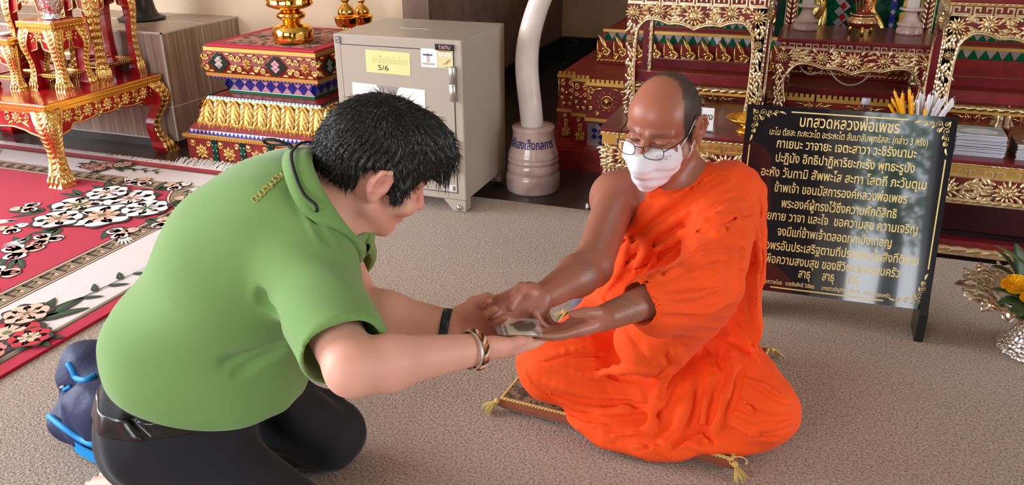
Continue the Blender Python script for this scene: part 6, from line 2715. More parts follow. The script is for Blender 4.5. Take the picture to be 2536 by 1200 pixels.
da = nrm(wrL - elL)
mb = MB()
e1, e2 = wrist_ring(wrL - da * .012, da, .0305, .0085, .0022, 0, mb, 1.08)
mb.prism([(-.011, -.018), (.011, -.018), (.011, .018), (-.011, .018)], .030, .036, frame(wrL - da * .012, da, e1), 0) if False else None
obj('fitness_band', mb, [mat('navy_rubber', S(26, 34, 52), .45)], man)
da = nrm(wrR - elR)
mb = MB()
wrist_ring(wrR - da * .004, da, .0335, .0020, .0022, 0, mb, 1.1)
obj('silver_bangle', mb, M_SILVERSM, man)
mb = MB()
e1 = nrm(np.cross(da, V3(0, 0, 1)))
e2 = np.cross(e1, da)
for s in range(3):
    pts = [wrR + da * (.007 + .003 * sin(9 * a + s * 2.1)) + (e1 * cos(a) * 1.08 + e2 * sin(a)) * (.0345 + .0018 * cos(9 * a + s * 2.1)) for a in np.linspace(0, 2 * pi, 90)]
    mb.tube(pts, .0026, 6, s)
obj('bead_bracelet', mb, [mat('copper_bead', S(196, 112, 70), .3, .6), mat('dark_bead', S(74, 34, 26), .4), mat('ivory_bead', S(226, 196, 160), .4)], man)
# ------------------------------------------------------------------ seated monk
M_SKIN_D = mat('brown_skin', S(170, 108, 84), .40, sss=.2, attr='tint', bump=[('noise', 240, .1, .001), ('noise', 60, .08, .002)])
M_ROBE = mat('orange_cotton', S(244, 78, 6), .85, sheen=.04, bump=[('noise', 700, .2, .0006), ('noise', 70, .35, .004)])
kR = orth((-.26, -.935, -.235), (-.02, -.22, .97))
kC = V3(-.350, 2.035, .790)
KK = 1.04
kN = V3(-.325, 2.115, .655)
kP = V3(-.345, 2.20, .155)
ksR, ksL = V3(-.462, 2.045, .585), V3(-.185, 2.09, .600)
keR, kwR = V3(*at(1466, 660, 1.87)), V3(*at(1338, 738, 1.71))
keL, kwL = V3(*at(1745, 690, 1.90)), V3(*at(1492, 788, 1.74))
kkR, kkL = V3(*onz(1352, 898, .155)), V3(*onz(1900, 1015, .125))
monk = thing('person', 'person seated cross-legged in an orange monk robe with white face mask and glasses', 'person', (-.33, 2.15, .05))
b = Body()
head_prims(b, kC, kR, KK, nose=1.12, jaw=1.0)
kw = lambda x, y, z: kC + kR @ (V3(x, y, z) * KK)
for zz, yy in ((.056, .0985), (.071, .0945)):
    b.chain([kw(x, yy - 4.5 * x * x, zz + .003 * sin(60 * x)) for x in np.linspace(-.045, .045, 9)], [.0022] * 9, .004, None, 's')
for s in (-1, 1):
    b.chain([kw(s * .016, .092, -.012), kw(s * .032, .090, -.020), kw(s * .050, .078, -.018)], [.0024] * 3, .005, None, 's')
b.chain([kw(.006, .1035, .024), kw(.0055, .1045, .012)], [.002, .002], .004, None, 's')
b.cone(kw(0, -.03, -.05), kN, .058, .066, .03)
b.cone(kw(0, .02, -.085), kN + V3(-.01, -.05, -.02), .040, .05, .03)
b.ell(kN + V3(-.0, -.03, -.14), (.155, .115, .15), None, .06)
b.ell(kP + V3(0, -.06, .22), (.15, .13, .2), None, .06)
b.cone(kN + V3(-.03, -.005, -.035), ksR, .058, .062, .04)
b.cone(kN + V3(.03, 0, -.035), ksL, .058, .060, .04)
b.ell(ksR + V3(.0, -.01, .0), (.062, .064, .066), None, .03)
b.cone(kN + V3(-.03, -.10, -.05), ksR + V3(.03, -.05, -.01), .016, .014, .03)      # collar bone
for sh, el, wr in ((ksR, keR, kwR), (ksL, keL, kwL)):
    b.cone(sh, el, .053, .044, .03)
    m = el + (wr - el) * .3
    b.cone(el, m, .044, .044, .02)
    b.cone(m, wr, .044, .028, .02)
b.cone(kP, kP + V3(0, 0, .1), .10, .12, .05)
dR = nrm(at(1268, 770, 1.675) - kwR)
wkR, tkR = hand_prims(b, kwR, dR, V3(.25, -.80, .50), 1, 1.03, [(.45, .75, .35), (.5, .85, .4), (.55, .85, .4), (.5, .85, .4)],
                      [(.016, .018, .008), (.030, .044, .030), (.018, .070, .040), (.004, .090, .042)])
dL = nrm(at(1352, 836, 1.655) - kwL)
wkL, tkL = hand_prims(b, kwL, dL, V3(-.22, .34, .90), -1, 1.03, [(.05, .12, .1), (.12, .3, .3), (.25, .6, .5), (.55, .7, .3)],
                      [(.016, .018, .008), (.038, .042, .022), (.040, .072, .030), (.034, .098, .034)])


def smooth(x, a, b_):
    t = np.clip((x - a) / (b_ - a), 0, 1)
    return t * t * (3 - 2 * t)


def hair_mask(q):
    x, y, z = q[:, 0], q[:, 1], q[:, 2]
    ax = np.abs(x) / .072
    edge = -.006 + .050 * np.clip(ax, 0, 1.1) ** 3 + .002 * np.sin(x * 420) - .10 * np.clip(.03 - z, 0, .1) * (ax > .7)
    m = smooth(edge - y, -.006, .014) * (np.abs(x) < .0765)
    low = -.030 - .045 * smooth(-y, .01, .07)
    return m * smooth(z - low, 0, .01)


def monk_tint(P):
    c = np.tile(S(160, 98, 78), (len(P), 1))
    q = (P - kC) @ kR / KK
    near = np.linalg.norm(q, axis=1) < .16
    hm = hair_mask(q) * near
    nz = .5 + .5 * np.sin(q[:, 0] * 900 + 4 * np.sin(q[:, 2] * 500)) * np.sin(q[:, 2] * 800 + q[:, 1] * 700)
    hc = np.array(S(54, 46, 44))[None] * (1 - .25 * nz[:, None]) + np.array(S(120, 116, 116))[None] * (.10 * nz[:, None])
    c = c + hm[:, None] * (hc - c) * (.93 - .12 * smooth(q[:, 2], .09, .13)[:, None])
    fore = np.exp(-((q[:, 0] / .07) ** 2 + ((q[:, 1] - .07) / .05) ** 2 + ((q[:, 2] - .07) / .05) ** 2)) * (1 - hm)
    c = c + fore[:, None] * (np.array(S(172, 98, 74)) - c) * .6
    for s in (-1, 1):
        br = np.exp(-(((q[:, 0] - s * .034) / .021) ** 4 + ((q[:, 2] - .026 + .06 * (np.abs(q[:, 0]) - .034)) / .0055) ** 2 + ((q[:, 1] - .085) / .03) ** 4))
        c = c + br[:, None] * (np.array(S(92, 66, 58)) - c) * .7
        ey = np.exp(-(((q[:, 0] - s * .033) / .016) ** 4 + ((q[:, 2] - .0005) / .0022) ** 2 + ((q[:, 1] - .09) / .02) ** 4))
        c = c + ey[:, None] * (np.array(S(48, 30, 26)) - c) * .8
    for wf in (wkR, wkL):
        pm = np.exp(-(np.linalg.norm(P - wf(0, .06, .018), axis=1) / .055) ** 4)
        c = c + pm[:, None] * (np.array(S(204, 134, 122)) - c) * .65
    ax = kwR - keR
    L = np.linalg.norm(ax)
    ax = ax / L
    t = ((P - keR) @ ax) / L
    side = (P - keR - np.outer((P - keR) @ ax, ax))
    face = side @ nrm(V3(.25, -.7, .6))
    tat = np.exp(-((t - .40) / .11) ** 4) * smooth(face, .018, .034) * (np.sin(P[:, 0] * 420 + 5 * np.sin(P[:, 2] * 260)) * np.sin(P[:, 2] * 380 + 4 * np.sin(P[:, 1] * 300)) > .1)
    c = c + tat[:, None] * (np.array(S(110, 88, 78)) - c) * .7
    mole = (np.sin(P[:, 0] * 260 + 7 * P[:, 1]) * np.sin(P[:, 1] * 230) * np.sin(P[:, 2] * 290 + 2) > .93)
    c = c * (1 - .16 * mole[:, None])
    return np.clip(c, 0, 1)


KB = b
body_obj('body', b, .0028, M_SKIN_D, monk, monk_tint)

# ---- robe
b = Body()
b.ell(kN + V3(0, -.03, -.15), (.178, .146, .17), None, .06)
b.ell(kP + V3(0, -.06, .20), (.188, .172, .22), None, .06)
b.ell(kP + V3(0, .0, .0), (.24, .19, .14), None, .06)
b.cone(kN + V3(.05, .005, -.055), ksL + V3(.01, 0, -.005), .078, .082, .04)
b.cone(ksL, keL + V3(.01, 0, -.01), .084, .080, .04)
cuff = keL + (kwL - keL) * .56
b.cone(keL + V3(0, 0, -.01), cuff, .080, .060, .03)
b.cone(keL + V3(-.01, .03, -.07), cuff + V3(.02, .03, -.05), .075, .05, .04)
b.cone(keL + V3(-.05, .05, -.12), keL + V3(-.12, .08, -.22), .09, .10, .05)
# right thigh, left thigh, crossed shins
b.chain([kP + V3(-.10, -.02, .01), kkR + V3(.06, .03, .0), kkR], [.12, .108, .082], .05)
b.chain([kP + V3(.10, -.02, .01), kkL + V3(-.07, .05, .01), kkL], [.12, .108, .084], .05)
b.chain([kkR + V3(.02, .0, -.03), V3(-.36, 1.91, .10), V3(-.24, 1.86, .07)], [.078, .070, .055], .04)
b.chain([kkL + V3(-.02, .0, -.03), V3(-.20, 1.91, .09), V3(-.36, 1.86, .065)], [.074, .066, .055], .04)
b.ell(V3(-.29, 1.98, .13), (.20, .15, .085), None, .05)
# cloth spread before the shins
b.ell(V3(-.40, 1.815, .045), (.12, .07, .042), None, .03)
b.ell(V3(-.27, 1.80, .042), (.12, .075, .042), None, .03)
b.ell(V3(-.13, 1.85, .05), (.11, .07, .05), None, .03)
b.ell(V3(-.32, 1.765, .028), (.13, .040, .024), None, .03)
# hem cut along the upper edge: from the left side of the neck to the right armpit
pa, pb_, pc = kN + V3(.045, -.02, .045), KB.trace([(1518, 545)])[0], KB.trace([(1610, 475)])[0]
bk = kN + V3(-.14, .14, -.20)
pn = nrm(np.cross(pb_ - pa, bk - pa))
if pn @ V3(-.3, -.2, .9) < 0:
    pn = -pn
SHO = (ksR, keR)


def cutaway(P):
    """keeps what lies under the diagonal edge; everything of the left arm and the lap stays"""
    d1 = (P - pa) @ pn
    d1 = np.where(P[:, 2] < .36, -.2, d1)
    return np.minimum(d1, .5)


b.add(cutaway, [-99] * 3, [99] * 3, .012, 'i')
# room for the bare right arm
b.cone(ksR + V3(0, 0, .01), keR, .060, .052, .012, 's')
b.cone(keR, kwR, .052, .04, .012, 's')
# rolled folds along the diagonal edge
T = [p for p in b.trace([(1520, 556), (1560, 520), (1610, 482), (1660, 444), (1710, 408), (1750, 388)], 1.0, 3.0) if p is not None]
if len(T) > 2:
    b.chain(interp(T, 3), [.012] * (len(interp(T, 3))), .010)
# cloth hanging behind the left arm
hang = [V3(*at(1812, 455, 2.20)), V3(*at(1838, 560, 2.20)), V3(*at(1842, 680, 2.17)), V3(*at(1840, 780, 2.15)), V3(*at(1864, 836, 2.13))]
hang = interp(hang, 3)
b.chain(hang, [.060 - .042 * (i / (len(hang) - 1)) for i in range(len(hang))], .03, None, 'u', flat=(V3(.35, .94, 0), .45))
BASE = b
# folds: strokes over the cloth (ridges and the valleys beside them)
ridges = [([(1520, 600), (1590, 548), (1680, 480), (1770, 425)], .011), ([(1530, 640), (1620, 580), (1720, 510), (1810, 450)], .012), ([(1545, 668), (1640, 610), (1740, 545), (1850, 500)], .012),
          ([(1600, 655), (1680, 610), (1770, 575), (1870, 545)], .010), ([(1560, 575), (1545, 640), (1520, 690), (1490, 730)], .012), ([(1620, 560), (1600, 620), (1570, 680), (1555, 720)], .012),
          ([(1690, 570), (1660, 620), (1610, 680)], .010), ([(1480, 720), (1500, 760), (1530, 790)], .010), ([(1628, 688), (1660, 672), (1730, 668), (1800, 690)], .010),
          ([(1645, 735), (1690, 735), (1760, 720), (1830, 690)], .009), ([(1645, 768), (1710, 775), (1780, 760), (1840, 730)], .011), ([(1580, 795), (1600, 850), (1640, 900)], .014),
          ([(1640, 800), (1670, 850), (1690, 905)], .014), ([(1700, 800), (1740, 860), (1760, 930)], .014), ([(1760, 790), (1800, 850), (1815, 910)], .012), ([(1540, 805), (1560, 850), (1600, 895)], .011),
          ([(1850, 480), (1872, 560), (1878, 660), (1872, 780)], .010), ([(1825, 500), (1842, 600), (1838, 700), (1830, 760)], .010), ([(1815, 790), (1850, 850), (1890, 900)], .010),
          ([(1310, 925), (1400, 960), (1500, 985), (1580, 985)], .014), ([(1340, 970), (1440, 1010), (1540, 1010), (1610, 980)], .013), ([(1480, 925), (1560, 915), (1640, 920), (1700, 930)], .014),
          ([(1300, 880), (1400, 870), (1480, 865)], .008), ([(1430, 1060), (1500, 1025), (1580, 1020), (1660, 1000)], .014), ([(1660, 925), (1625, 985), (1610, 1050), (1560, 1105)], .015),
          ([(1710, 930), (1700, 1000), (1680, 1060), (1640, 1105)], .016), ([(1760, 930), (1750, 1000), (1735, 1060), (1700, 1100)], .012), ([(1820, 915), (1795, 980), (1775, 1050), (1745, 1095)], .015),
          ([(1835, 930), (1900, 960), (1960, 1005)], .009), ([(1810, 975), (1870, 1015), (1930, 1050)], .009), ([(1800, 1040), (1860, 1075), (1920, 1090)], .011), ([(1840, 1065), (1910, 1060), (1970, 1040)], .009),
          ([(1440, 1095), (1520, 1075), (1600, 1085), (1650, 1130)], .013), ([(1480, 1125), (1560, 1110), (1620, 1090)], .010), ([(1660, 1135), (1690, 1100), (1760, 1115), (1790, 1100)], .011)]
valleys = [([(1515, 620), (1600, 565), (1700, 495), (1790, 438)], .006), ([(1535, 655), (1630, 596), (1730, 528), (1830, 475)], .006), ([(1590, 640), (1575, 690), (1560, 740)], .007), ([(1650, 600), (1630, 650), (1590, 690)], .007),
           ([(1635, 784), (1690, 790), (1790, 780), (1850, 760)], .008), ([(1645, 716), (1710, 708), (1800, 705)], .005), ([(1620, 810), (1655, 870), (1665, 915)], .009), ([(1680, 805), (1715, 860), (1730, 920)], .008), ([(1740, 800), (1780, 860), (1790, 920)], .008),
           ([(1460, 905), (1560, 935), (1660, 910), (1760, 945)], .012), ([(1320, 950), (1420, 985), (1520, 998), (1600, 1000)], .008), ([(1400, 1020), (1500, 1040), (1600, 1035), (1650, 1015)], .010),
           ([(1680, 935), (1660, 1000), (1640, 1060), (1600, 1110)], .009), ([(1735, 940), (1725, 1000), (1705, 1070), (1665, 1110)], .009), ([(1790, 930), (1775, 990), (1755, 1060)], .010), ([(1840, 900), (1815, 1000), (1790, 1080)], .009),
           ([(1800, 560), (1808, 650), (1812, 740), (1835, 800)], .009), ([(1855, 700), (1860, 790), (1872, 850)], .010), ([(1850, 1000), (1910, 1035), (1970, 1030)], .005), ([(1820, 1060), (1880, 1085), (1940, 1080)], .005), ([(1520, 700), (1545, 740), (1560, 780)], .007)]
extra = []
for (a_, ra), (c_, rc) in zip(ridges[:3], ridges[1:4]):
    n_ = min(len(a_), len(c_))
    extra.append(([((a_[i][0] + c_[i][0]) / 2 + 4, (a_[i][1] + c_[i][1]) / 2 + 5) for i in range(n_)], .0055))
valleys += extra + [([(1540, 600), (1620, 556), (1700, 500)], .005), ([(1700, 600), (1640, 660), (1590, 705)], .006), ([(1760, 600), (1700, 640), (1640, 680)], .006), ([(1820, 640), (1740, 650), (1650, 690)], .005),
                    ([(1880, 480), (1885, 600), (1882, 720)], .006), ([(1330, 900), (1420, 880), (1500, 880)], .005), ([(1300, 905), (1330, 960), (1400, 1000)], .006), ([(1460, 1060), (1530, 1055), (1610, 1040)], .008),
                    ([(1500, 1100), (1580, 1085), (1640, 1100)], .008), ([(1860, 950), (1920, 985), (1965, 1000)], .005), ([(1850, 1085), (1910, 1075), (1970, 1055)], .006), ([(1700, 1090), (1740, 1060), (1770, 1100)], .008)]
ridges += [([(1500, 1000), (1570, 1000), (1630, 985)], .008), ([(1780, 1000), (1850, 1035), (1930, 1075)], .008), ([(1640, 620), (1600, 670), (1580, 720)], .007), ([(1790, 600), (1720, 615), (1650, 650)], .007), ([(1380, 905), (1460, 930), (1540, 945)], .008)]
allpix = [p for st_, r in ridges + valleys for p in st_]
TT = b.trace(allpix, 1.0, 3.0)
k = 0
SN = []
for j, (st_, r) in enumerate(ridges + valleys):
    seg = []
    for i, p in enumerate(TT[k:k + len(st_)]):
        far = p is not None and seg and np.linalg.norm(p - seg[-1]) > 2.0 * np.hypot(st_[i][0] - st_[i - 1][0], st_[i][1] - st_[i - 1][1]) * 2.0 / FPX + .02
        if p is None or far:
            if len(seg) > 1:
                SN.append((seg, r, j < len(ridges)))
            seg = []
        if p is not None:
            seg.append(p)
    if len(seg) > 1:
        SN.append((seg, r, j < len(ridges)))
    k += len(st_)
PLAIN = Body()
PLAIN.ops = list(b.ops)
for T, r, up_ in SN:
    C = np.array(interp(T, 4))
    if up_:
        N_ = BASE.normal(C)
        b.line(list(C - N_ * r * .35), r * 1.15, r * .8, 'u', .3)
for T, r, up_ in SN:
    if not up_:
        C = np.array(interp(T, 4))
        N_ = BASE.normal(C)
        b.line(list(C + N_ * r * .25), r * 1.1, r * .5, 's', .2)
b.disp.append(lambda P, d: .0034 * np.abs(wav(P, (.5, -.2, .8), 58, .4, .06, 9)) * (.5 + .5 * np.sin(P[:, 0] * 17 + P[:, 2] * 9)) + .0009 * wav(P, (-.6, .3, .6), 110, 1.7, .04, 13) + .0040 * np.abs(wav(P, (.9, .3, -.3), 30, .9, .07, 7)) * (.5 + .5 * np.sin(P[:, 1] * 15 + P[:, 2] * 13)))
b.disp.append(lambda P, d: np.minimum(d, PLAIN.ev(P) + .0085) - d)
# cuff opening, floor
CUT = Body()
CUT.cone(keL + (kwL - keL) * .44, kwL, .047, .046, .004)
b.disp.append(lambda P, d: np.maximum(np.maximum(d, -CUT.ev(P)), .014 - P[:, 2]) - d)
ROBE = b
body_obj('robe', b, .0042, M_ROBE, monk)

# ---- face mask
b = Body()
e = lambda p, r, k=.014, op='u': b.ell(kw(*p), V3(*r) * KK, kR.T, k, op)
e((0, .050, -.052), (.0685, .064, .066))
e((0, .070, -.042), (.056, .034, .036), .02)
e((0, .080, -.092), (.042, .034, .034), .02)
for s in (-1, 1):
    e((s * .038, .068, -.036), (.030, .030, .032), .02)
b.cone(kw(0, .104, .0), kw(0, .120, -.046), .020 * KK, .026 * KK, .02)
b.cone(kw(0, .116, -.05), kw(0, .098, -.105), .022 * KK, .018 * KK, .02)
b.plane(kw(0, .100, -.0125), kR @ nrm(V3(0, .10, .99)), .004)
b.plane(kw(0, .030, 0), kR @ nrm(V3(0, -1, -.10)), .004)
b.disp.append(lambda P, d: .0012 * np.sin((((P - kC) @ kR)[:, 2] + .25 * np.abs(((P - kC) @ kR)[:, 0])) * 210) * smooth(-((P - kC) @ kR)[:, 2], .045, .06))
MASK = b
body_obj('face_mask', b, .0024, mat('white_nonwoven', S(226, 222, 232), .85, bump=('noise', 500, .12, .0006)), monk)
mb = MB()
for s in (-1, 1):
    for (z0, y0, z1) in ((-.030, .036, .026), (-.092, .040, -.030)):
        mb.tube(interp([kw(s * .060 if z0 > -.05 else s * .045, y0, z0), kw(s * .071, .012, (z0 + z1) / 2), kw(s * .0775, -.004, z1 * .9)] + ([kw(s * .086, -.020, .030)] if z1 > 0 else [kw(s * .086, -.020, -.022)]), 5), .0019, 6, 0, flat=.7)
obj('ear_loop', mb, M_WHITE, monk)
mb = MB()
pe = MASK.trace([(1634 + 7 * cos(a), 391 + 8 * sin(a) * (1 if sin(a) < 0 else 1)) for a in np.linspace(0, 2 * pi, 13)], 1.5, 2.6)
M_GREYINK = mat('grey_ink', S(140, 134, 144), .8)
Nf = None
P0 = MASK.trace([(1634, 391), (1660, 388), (1634, 380)], 1.5, 2.6)
if all(p is not None for p in P0):
    nn = MASK.normal(np.array([P0[0]]))[0]
    uu = nrm(P0[1] - P0[0] - nn * ((P0[1] - P0[0]) @ nn))
    vv = np.cross(nn, uu)
    fm_ = (P0[0] + nn * .0022, uu, vv, nn)
    sh_ = [(-.0065, .006), (-.002, .007), (0, .0085), (.002, .007), (.0065, .006), (.006, -.001), (.003, -.006), (0, -.0085), (-.003, -.006), (-.006, -.001)]
    mb.tube([fp(fm_, a, b_) for a, b_ in sh_ + sh_[:1]], .00035, 4, 0)
    o_strip(mb, fm_, -.003, -.0005, .003, .0005, -.0002, .0003, 0)
    o_strip(mb, fm_, -.0005, -.003, .0005, .003, -.0002, .0003, 0)
    put_text(mb, 'Exten  Ber', fm_, .019, .0018, width=.021, size=.005, mi=0, d=.0)
    put_text(mb, 'Exten  ....', fm_, .018, -.0045, width=.019, size=.005, mi=0, d=.0)
obj('mask_print', mb, M_GREYINK, monk, label='small grey shield emblem printed on the mask')

# ---- glasses
M_WIRE = mat('brown_wire', (.05, .025, .018), .3, .8)
g = thing('glasses_frame', '', '') if False else None
mb = MB()


def lens_pt(s, a, k=1.0):
    x = .0345 + .0245 * k * np.sign(cos(a)) * abs(cos(a)) ** .75
    z = -.004 + .0165 * k * np.sign(sin(a)) * abs(sin(a)) ** .8
    y = .125 - 3.0 * (x - .01) ** 2 - .12 * (z + .004)
    return kw(s * x, y, z + .002)


for s in (-1, 1):
    mb.tube([lens_pt(s, a) for a in np.linspace(0, 2 * pi, 41)], .0010, 6, 0)
    mb.tube(interp([lens_pt(s, .25), kw(s * .066, .098, .004), kw(s * .0735, .085, .006)], 5), .0014, 6, 0)
    mb.tube(interp([kw(s * .0735, .085, .006), kw(s * .080, .035, .008), kw(s * .083, -.008, .020), kw(s * .084, -.030, .008)], 6), .0017, 6, 0, flat=.7)
    mb.tube([lens_pt(s, 2.9), kw(s * .010, .117, -.004), kw(s * .0085, .112, -.010)], .0007, 5, 0)
mb.tube(interp([lens_pt(-1, pi - .45), kw(0, .124, .006), lens_pt(1, pi - .45)], 5), .0012, 6, 0)
gl = obj('glasses', mb, M_WIRE, monk, label='thin brown wire rimmed glasses')
M_LENS = mat('lens_glass', (.98, .98, .98), .02, trans=1.0, ior=1.03, spec=.5)
for s in (-1, 1):
    mb = MB()
    mb.add([lens_pt(s, a, .97) for a in np.linspace(0, 2 * pi, 40, endpoint=False)], [tuple(range(40))], 0)
    o = obj('lens', mb, M_LENS, None, at0=V3(0, 0, 0))
    o.parent = gl
    o.location = -origin_of(gl)
# stubble over the shaved scalp
mb = MB()
hd_o = [o for o in monk.children if o.name.startswith('body')][0]
me = hd_o.data
nv = len(me.vertices)
co = np.zeros(nv * 3)
no = np.zeros(nv * 3)
me.vertices.foreach_get('co', co)
me.vertices.foreach_get('normal', no)
co = co.reshape(-1, 3) + origin_of(monk)
no = no.reshape(-1, 3)
q = (co - kC) @ kR
I = np.nonzero((np.linalg.norm(q, axis=1) < .15) & (hair_mask(q) > .5) & (q[:, 2] > -.05))[0]
I = RNG.choice(I, min(7000, len(I)), replace=False)
hair_strands(mb, [co[i] for i in I], [no[i] * .6 + kR @ V3(0, -.6, -.5) for i in I], .0055, .00035, V3(0, 0, 0), 1, jit=.25)
st = obj('stubble_hair', mb, mat('grey_stubble', S(52, 47, 46), .6), monk)
st['kind'] = 'stuff'

# ------------------------------------------------------------------ floor cushion
M_BROC = mat('brocade', S(66, 48, 44), .55, var=('voronoi', 60, S(120, 96, 70), .35, .6), bump=('voronoi', 90, .5, .003))
M_RUST = mat('rust_velvet', S(134, 66, 36), .8, sheen=.4)
M_CORDG = mat('gold_cord', S(206, 176, 104), .5)
CZ = .040
CO = [onz(1243, 985, CZ), onz(1812, 1136, CZ), onz(1902, 862, CZ), onz(1402, 772, CZ)]     # front left, front right, back right, back left
t = thing('floor_cushion', 'square brocade floor cushion with gold cord and tassels beneath the monk', 'cushion', (-.37, 2.09, 0))


def cush(u, v, z):
    a = CO[0] * (1 - u) * (1 - v) + CO[1] * u * (1 - v) + CO[2] * u * v + CO[3] * (1 - u) * v
    c = sum(CO) / 4
    pinch = .022 * (4 * u * (1 - u) * (2 * abs(v - .5)) ** 6 + 4 * v * (1 - v) * (2 * abs(u - .5)) ** 6)
    p = a + (c - a) * pinch * 1.0
    e = (1 - (2 * abs(u - .5)) ** 4) * (1 - (2 * abs(v - .5)) ** 4)
    return V3(p[0], p[1], CZ + z * max(e, 0) ** .5)


mb = MB()
mb.grid(lambda u, v: cush(u, v, .022), 28, 28, 0)
obj('brocade_top', mb, M_BROC, t)
edge = [cush(i / 40, 0, 0) for i in range(40)] + [cush(1, i / 40, 0) for i in range(40)] + [cush(1 - i / 40, 1, 0) for i in range(40)] + [cush(0, 1 - i / 40, 0) for i in range(41)]
cen = sum(CO) / 4
mb = MB()
ring = edge[:-1]
m = len(ring)
vs, fs = [], []
for q in range(7):
    w = q / 6
    for p in ring:
        o_ = nrm(V3(p[0] - cen[0], p[1] - cen[1], 0))
        vs.append(V3(p[0], p[1], 0) + o_ * (.020 * sin(pi * min(1, w * .9)) - .02 * w * w) + V3(0, 0, CZ * (1 - w) + .0008))
for q in range(6):
    for i in range(m):
        fs.append((q * m + i, q * m + (i + 1) % m, (q + 1) * m + (i + 1) % m, (q + 1) * m + i)[::-1])
fs.append(tuple(6 * m + i for i in range(m))[::-1])
mb.add(vs, fs, 0, True)
obj('velvet_side', mb, M_RUST, t, label='rust brown velvet side of the cushion')
mb = MB()
ed = interp(edge, 6)
for s in (0, pi):
    pts = []
    for i, p in enumerate(ed):
        d = nrm(ed[min(i + 1, len(ed) - 1)] - ed[max(0, i - 1)])
        x = nrm(np.cross(d, V3(0, 0, 1)))
        pts.append(p + (x * cos(i * .9 + s) + V3(0, 0, 1) * sin(i * .9 + s)) * .0026)
    mb.tube(pts, .0030, 5, 0)
obj('cord_piping', mb, M_CORDG, t)
cen = sum(CO) / 4
for k, c in enumerate(CO):
    mb = MB()
    o_ = nrm(V3(c[0] - cen[0], c[1] - cen[1], 0))
    h0 = c + o_ * .006
    kn = c + o_ * .014 + V3(0, 0, -.006)
    mb.ball(kn, .0085, 0, 12)
    side = np.cross(o_, V3(0, 0, 1))
    for i in range(34):
        a = random.uniform(-.8, .8)
        d = nrm(o_ * .55 + side * a * .5 + V3(0, 0, -.55 + random.uniform(-.15, .25)))
        L = random.uniform(.035, .05)
        e_ = kn + d * L
        m_ = kn + d * L * .55 + V3(0, 0, .002)
        e_[2] = max(e_[2], .003 + .002 * random.random())
        m_[2] = max(m_[2], .004)
        mb.tube([kn, m_, e_], [.0017, .0016, .0013], 4, 0)
    if k == 1:
        mb.tube([h0 + (side * .022 * sin(q) + o_ * .018 * (1 - cos(q)) + V3(0, 0, .01)) for q in np.linspace(-2.6, 2.6, 20)], .0018, 6, 0)
    obj('tassel', mb, M_CORDG, t)
# small violet cup behind the knee
c = onz(1436, 758, .0005)
t = thing('plastic_cup', 'small violet tinted plastic cup on the carpet behind the monk\'s knee', 'cup', c)
mb = MB().lathe([(.026, 0), (.028, .004), (.034, .062), (.0335, .062), (.027, .006), (0, .005)], c, 28)
obj('cup_wall', mb, mat('violet_plastic', (.62, .56, .78), .15, trans=.7, ior=1.3), t)
mb = MB().tube([c + V3(.034 * cos(a), .034 * sin(a), .062) for a in np.linspace(0, 2 * pi, 33)], .0016, 6)
obj('rolled_rim', mb, mat('violet_rim', (.55, .5, .68), .2), t)

# ------------------------------------------------------------------ zip bag with an amulet, held between the four hands
ZBAG = .566
BC = [onz(1216, 779, ZBAG + .006), onz(1233, 828, ZBAG - .002), onz(1346, 832, ZBAG), onz(1334, 792, ZBAG + .004)]


def bagp(u, v, z=0.0):
    p = BC[0] * (1 - u) * (1 - v) + BC[3] * u * (1 - v) + BC[2] * u * v + BC[1] * (1 - u) * v
    return p + V3(0, 0, z + .0035 * sin(9 * u + 3 * v) * (u > .1) * .5)


M_FILM = mat('clear_film', (.92, .90, .90), .12, alpha=.16, spec=.8, bump=('noise', 60, .5, .003))
t = thing('zip_bag', 'small clear zip bag with a white card and dark amulet held between the four hands', 'bag', sum(BC) / 4)
mb = MB()
mb.grid(lambda u, v: bagp(u, v, .0045 * (4 * u * (1 - u) * 4 * v * (1 - v)) ** .5), 24, 18, 0)
mb.grid(lambda u, v: bagp(u, v, -.0035 * (4 * u * (1 - u) * 4 * v * (1 - v)) ** .5), 24, 18, 0, True, True)
obj('film_pouch', mb, M_FILM, t)
mb = MB()
for u in (.15, .172):
    mb.tube([bagp(u, v, .0012) for v in np.linspace(0, 1, 16)], .0009, 6, 0)
obj('zip_strip', mb, mat('zip_ridge', (.85, .82, .82), .3, alpha=.6), t)
mb = MB()
cp = [bagp(.24, .30), bagp(.60, .36), bagp(.88, .90), bagp(.25, .96)]
mb.add([p for p in cp] + [p + V3(0, 0, .0012) for p in cp], [(3, 2, 1, 0), (4, 5, 6, 7), (0, 1, 5, 4), (1, 2, 6, 5), (2, 3, 7, 6), (3, 0, 4, 7)], 0)
obj('card', mb, mat('ivory_card', S(226, 214, 190), .7), t, label='ivory paper card inside the bag')
mb = MB()
c = bagp(.64, .55, .0016)
mb.lathe([(.020, 0), (.021, .0012), (.019, .0026), (.012, .003), (0, .0032)], c, 28, mod=lambda a, h: 1 + .05 * cos(2 * a))
obj('amulet', mb, mat('dark_clay', S(92, 74, 62), .6, bump=('noise', 200, .6, .002)), t, label='dark round amulet inside the bag')
print('HANDS', tipsR[0][0], tipsL[0][0], tkR[0][0], tkL[0][0], 'bag', sum(BC) / 4)
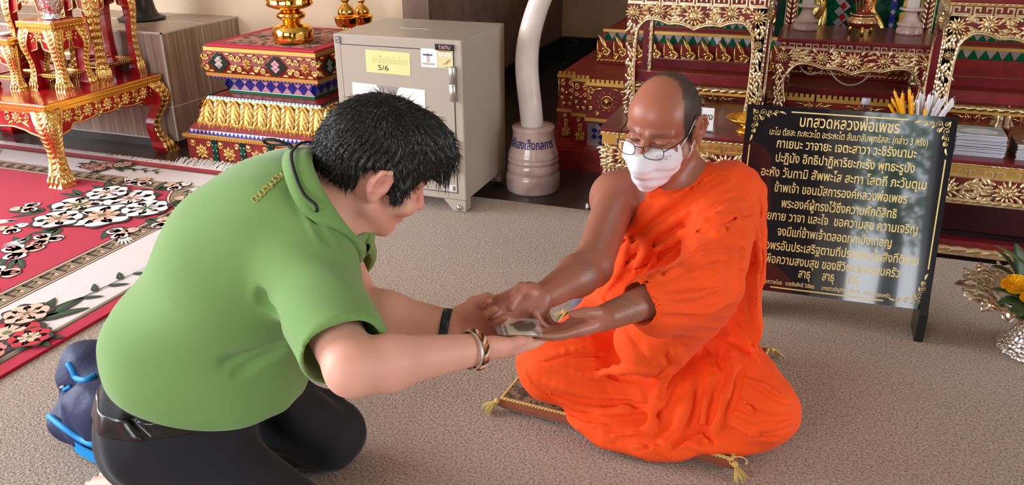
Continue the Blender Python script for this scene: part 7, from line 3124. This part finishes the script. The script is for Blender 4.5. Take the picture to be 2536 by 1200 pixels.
# ------------------------------------------------------------------ backpack behind the kneeling man
M_NAVY2 = mat('navy_nylon', S(34, 40, 78), .6, bump=[('noise', 40, .5, .006), ('noise', 600, .15, .0006)])
M_CYAN = mat('cyan_trim', S(18, 140, 214), .55)
bp = V3(*onz(295, 985, .11))
t = thing('backpack', 'navy backpack with bright blue piping lying on the carpet behind the kneeling man', 'bag', (bp[0], bp[1], 0))
b = Body()
u_ = nrm(V3(.28, .96, 0))
w_ = nrm(V3(.96, -.28, 0))
b.rbox(bp + V3(.02, .0, -.01), V3(.135, .085, .09), .05, np.stack([u_, w_, V3(0, 0, 1)]), .03)
b.ell(bp + u_ * .075 + V3(.0, 0, .045), (.085, .08, .08), None, .04)
b.ell(bp - u_ * .05 - w_ * .03 + V3(0, 0, -.05), (.085, .08, .05), None, .04)
b.ell(onz(228, 912, .15), (.085, .085, .075), None, .04)
b.ell(onz(190, 1025, .06), (.065, .07, .05), None, .04)
b.disp.append(lambda P, d: .004 * wav(P, (.3, .6, .9), 48, .3, .06, 9) + .003 * wav(P, (.8, -.4, .4), 70, 1.3, .05, 11))
b.plane((0, 0, .004), (0, 0, -1), .01)
BAGB = b
body_obj('bag_body', b, .0045, M_NAVY2, t)


def trim(name, pix, r, m, flat=.5, off=.2, label=None):
    T = [p for p in BAGB.trace(pix, 1.2, 3.0) if p is not None]
    if len(T) < 2:
        return
    T = interp(T, 4)
    N_ = BAGB.normal(np.array(T))
    mb = MB().tube([p + n_ * r * off for p, n_ in zip(T, N_)], r, 8, 0)
    obj(name, mb, m, t, label=label)


trim('piping', [(122, 1030), (160, 1058), (200, 1085), (230, 1098), (262, 1100)], .008, M_CYAN)
trim('piping', [(170, 900), (180, 915), (190, 935), (212, 942), (236, 930)], .008, M_CYAN)
trim('zip', [(128, 1000), (140, 982), (158, 965), (176, 955)], .005, M_CYAN)
mb = MB()
T = [p for p in BAGB.trace([(160, 958), (148, 966)], 1.2, 3.0) if p is not None]
if len(T) == 2:
    mb.tube([T[0] + V3(0, 0, .004), T[1] + V3(0, 0, .006)], [.004, .003], 8, 0)
    obj('zip_pull', mb, M_SILVERSM, t)
# broad blue strap on the floor
mb = MB()
sp = interp([onz(178, 1100, .03), onz(192, 1122, .02), onz(240, 1148, .012), onz(300, 1166, .010), onz(352, 1176, .010)], 6)
for i in range(len(sp) - 1):
    d0 = nrm(np.cross(sp[i + 1] - sp[i], V3(0, 0, 1)))
    a, c = sp[i], sp[i + 1]
    h = V3(0, 0, .034)
    o_ = -d0 * .004
    mb.add([a, c, c + h, a + h, a + o_, c + o_, c + h + o_, a + h + o_], [(0, 1, 2, 3), (7, 6, 5, 4), (3, 2, 6, 7), (0, 4, 5, 1)], 0)
obj('strap', mb, M_CYAN, t, label='broad bright blue strap')
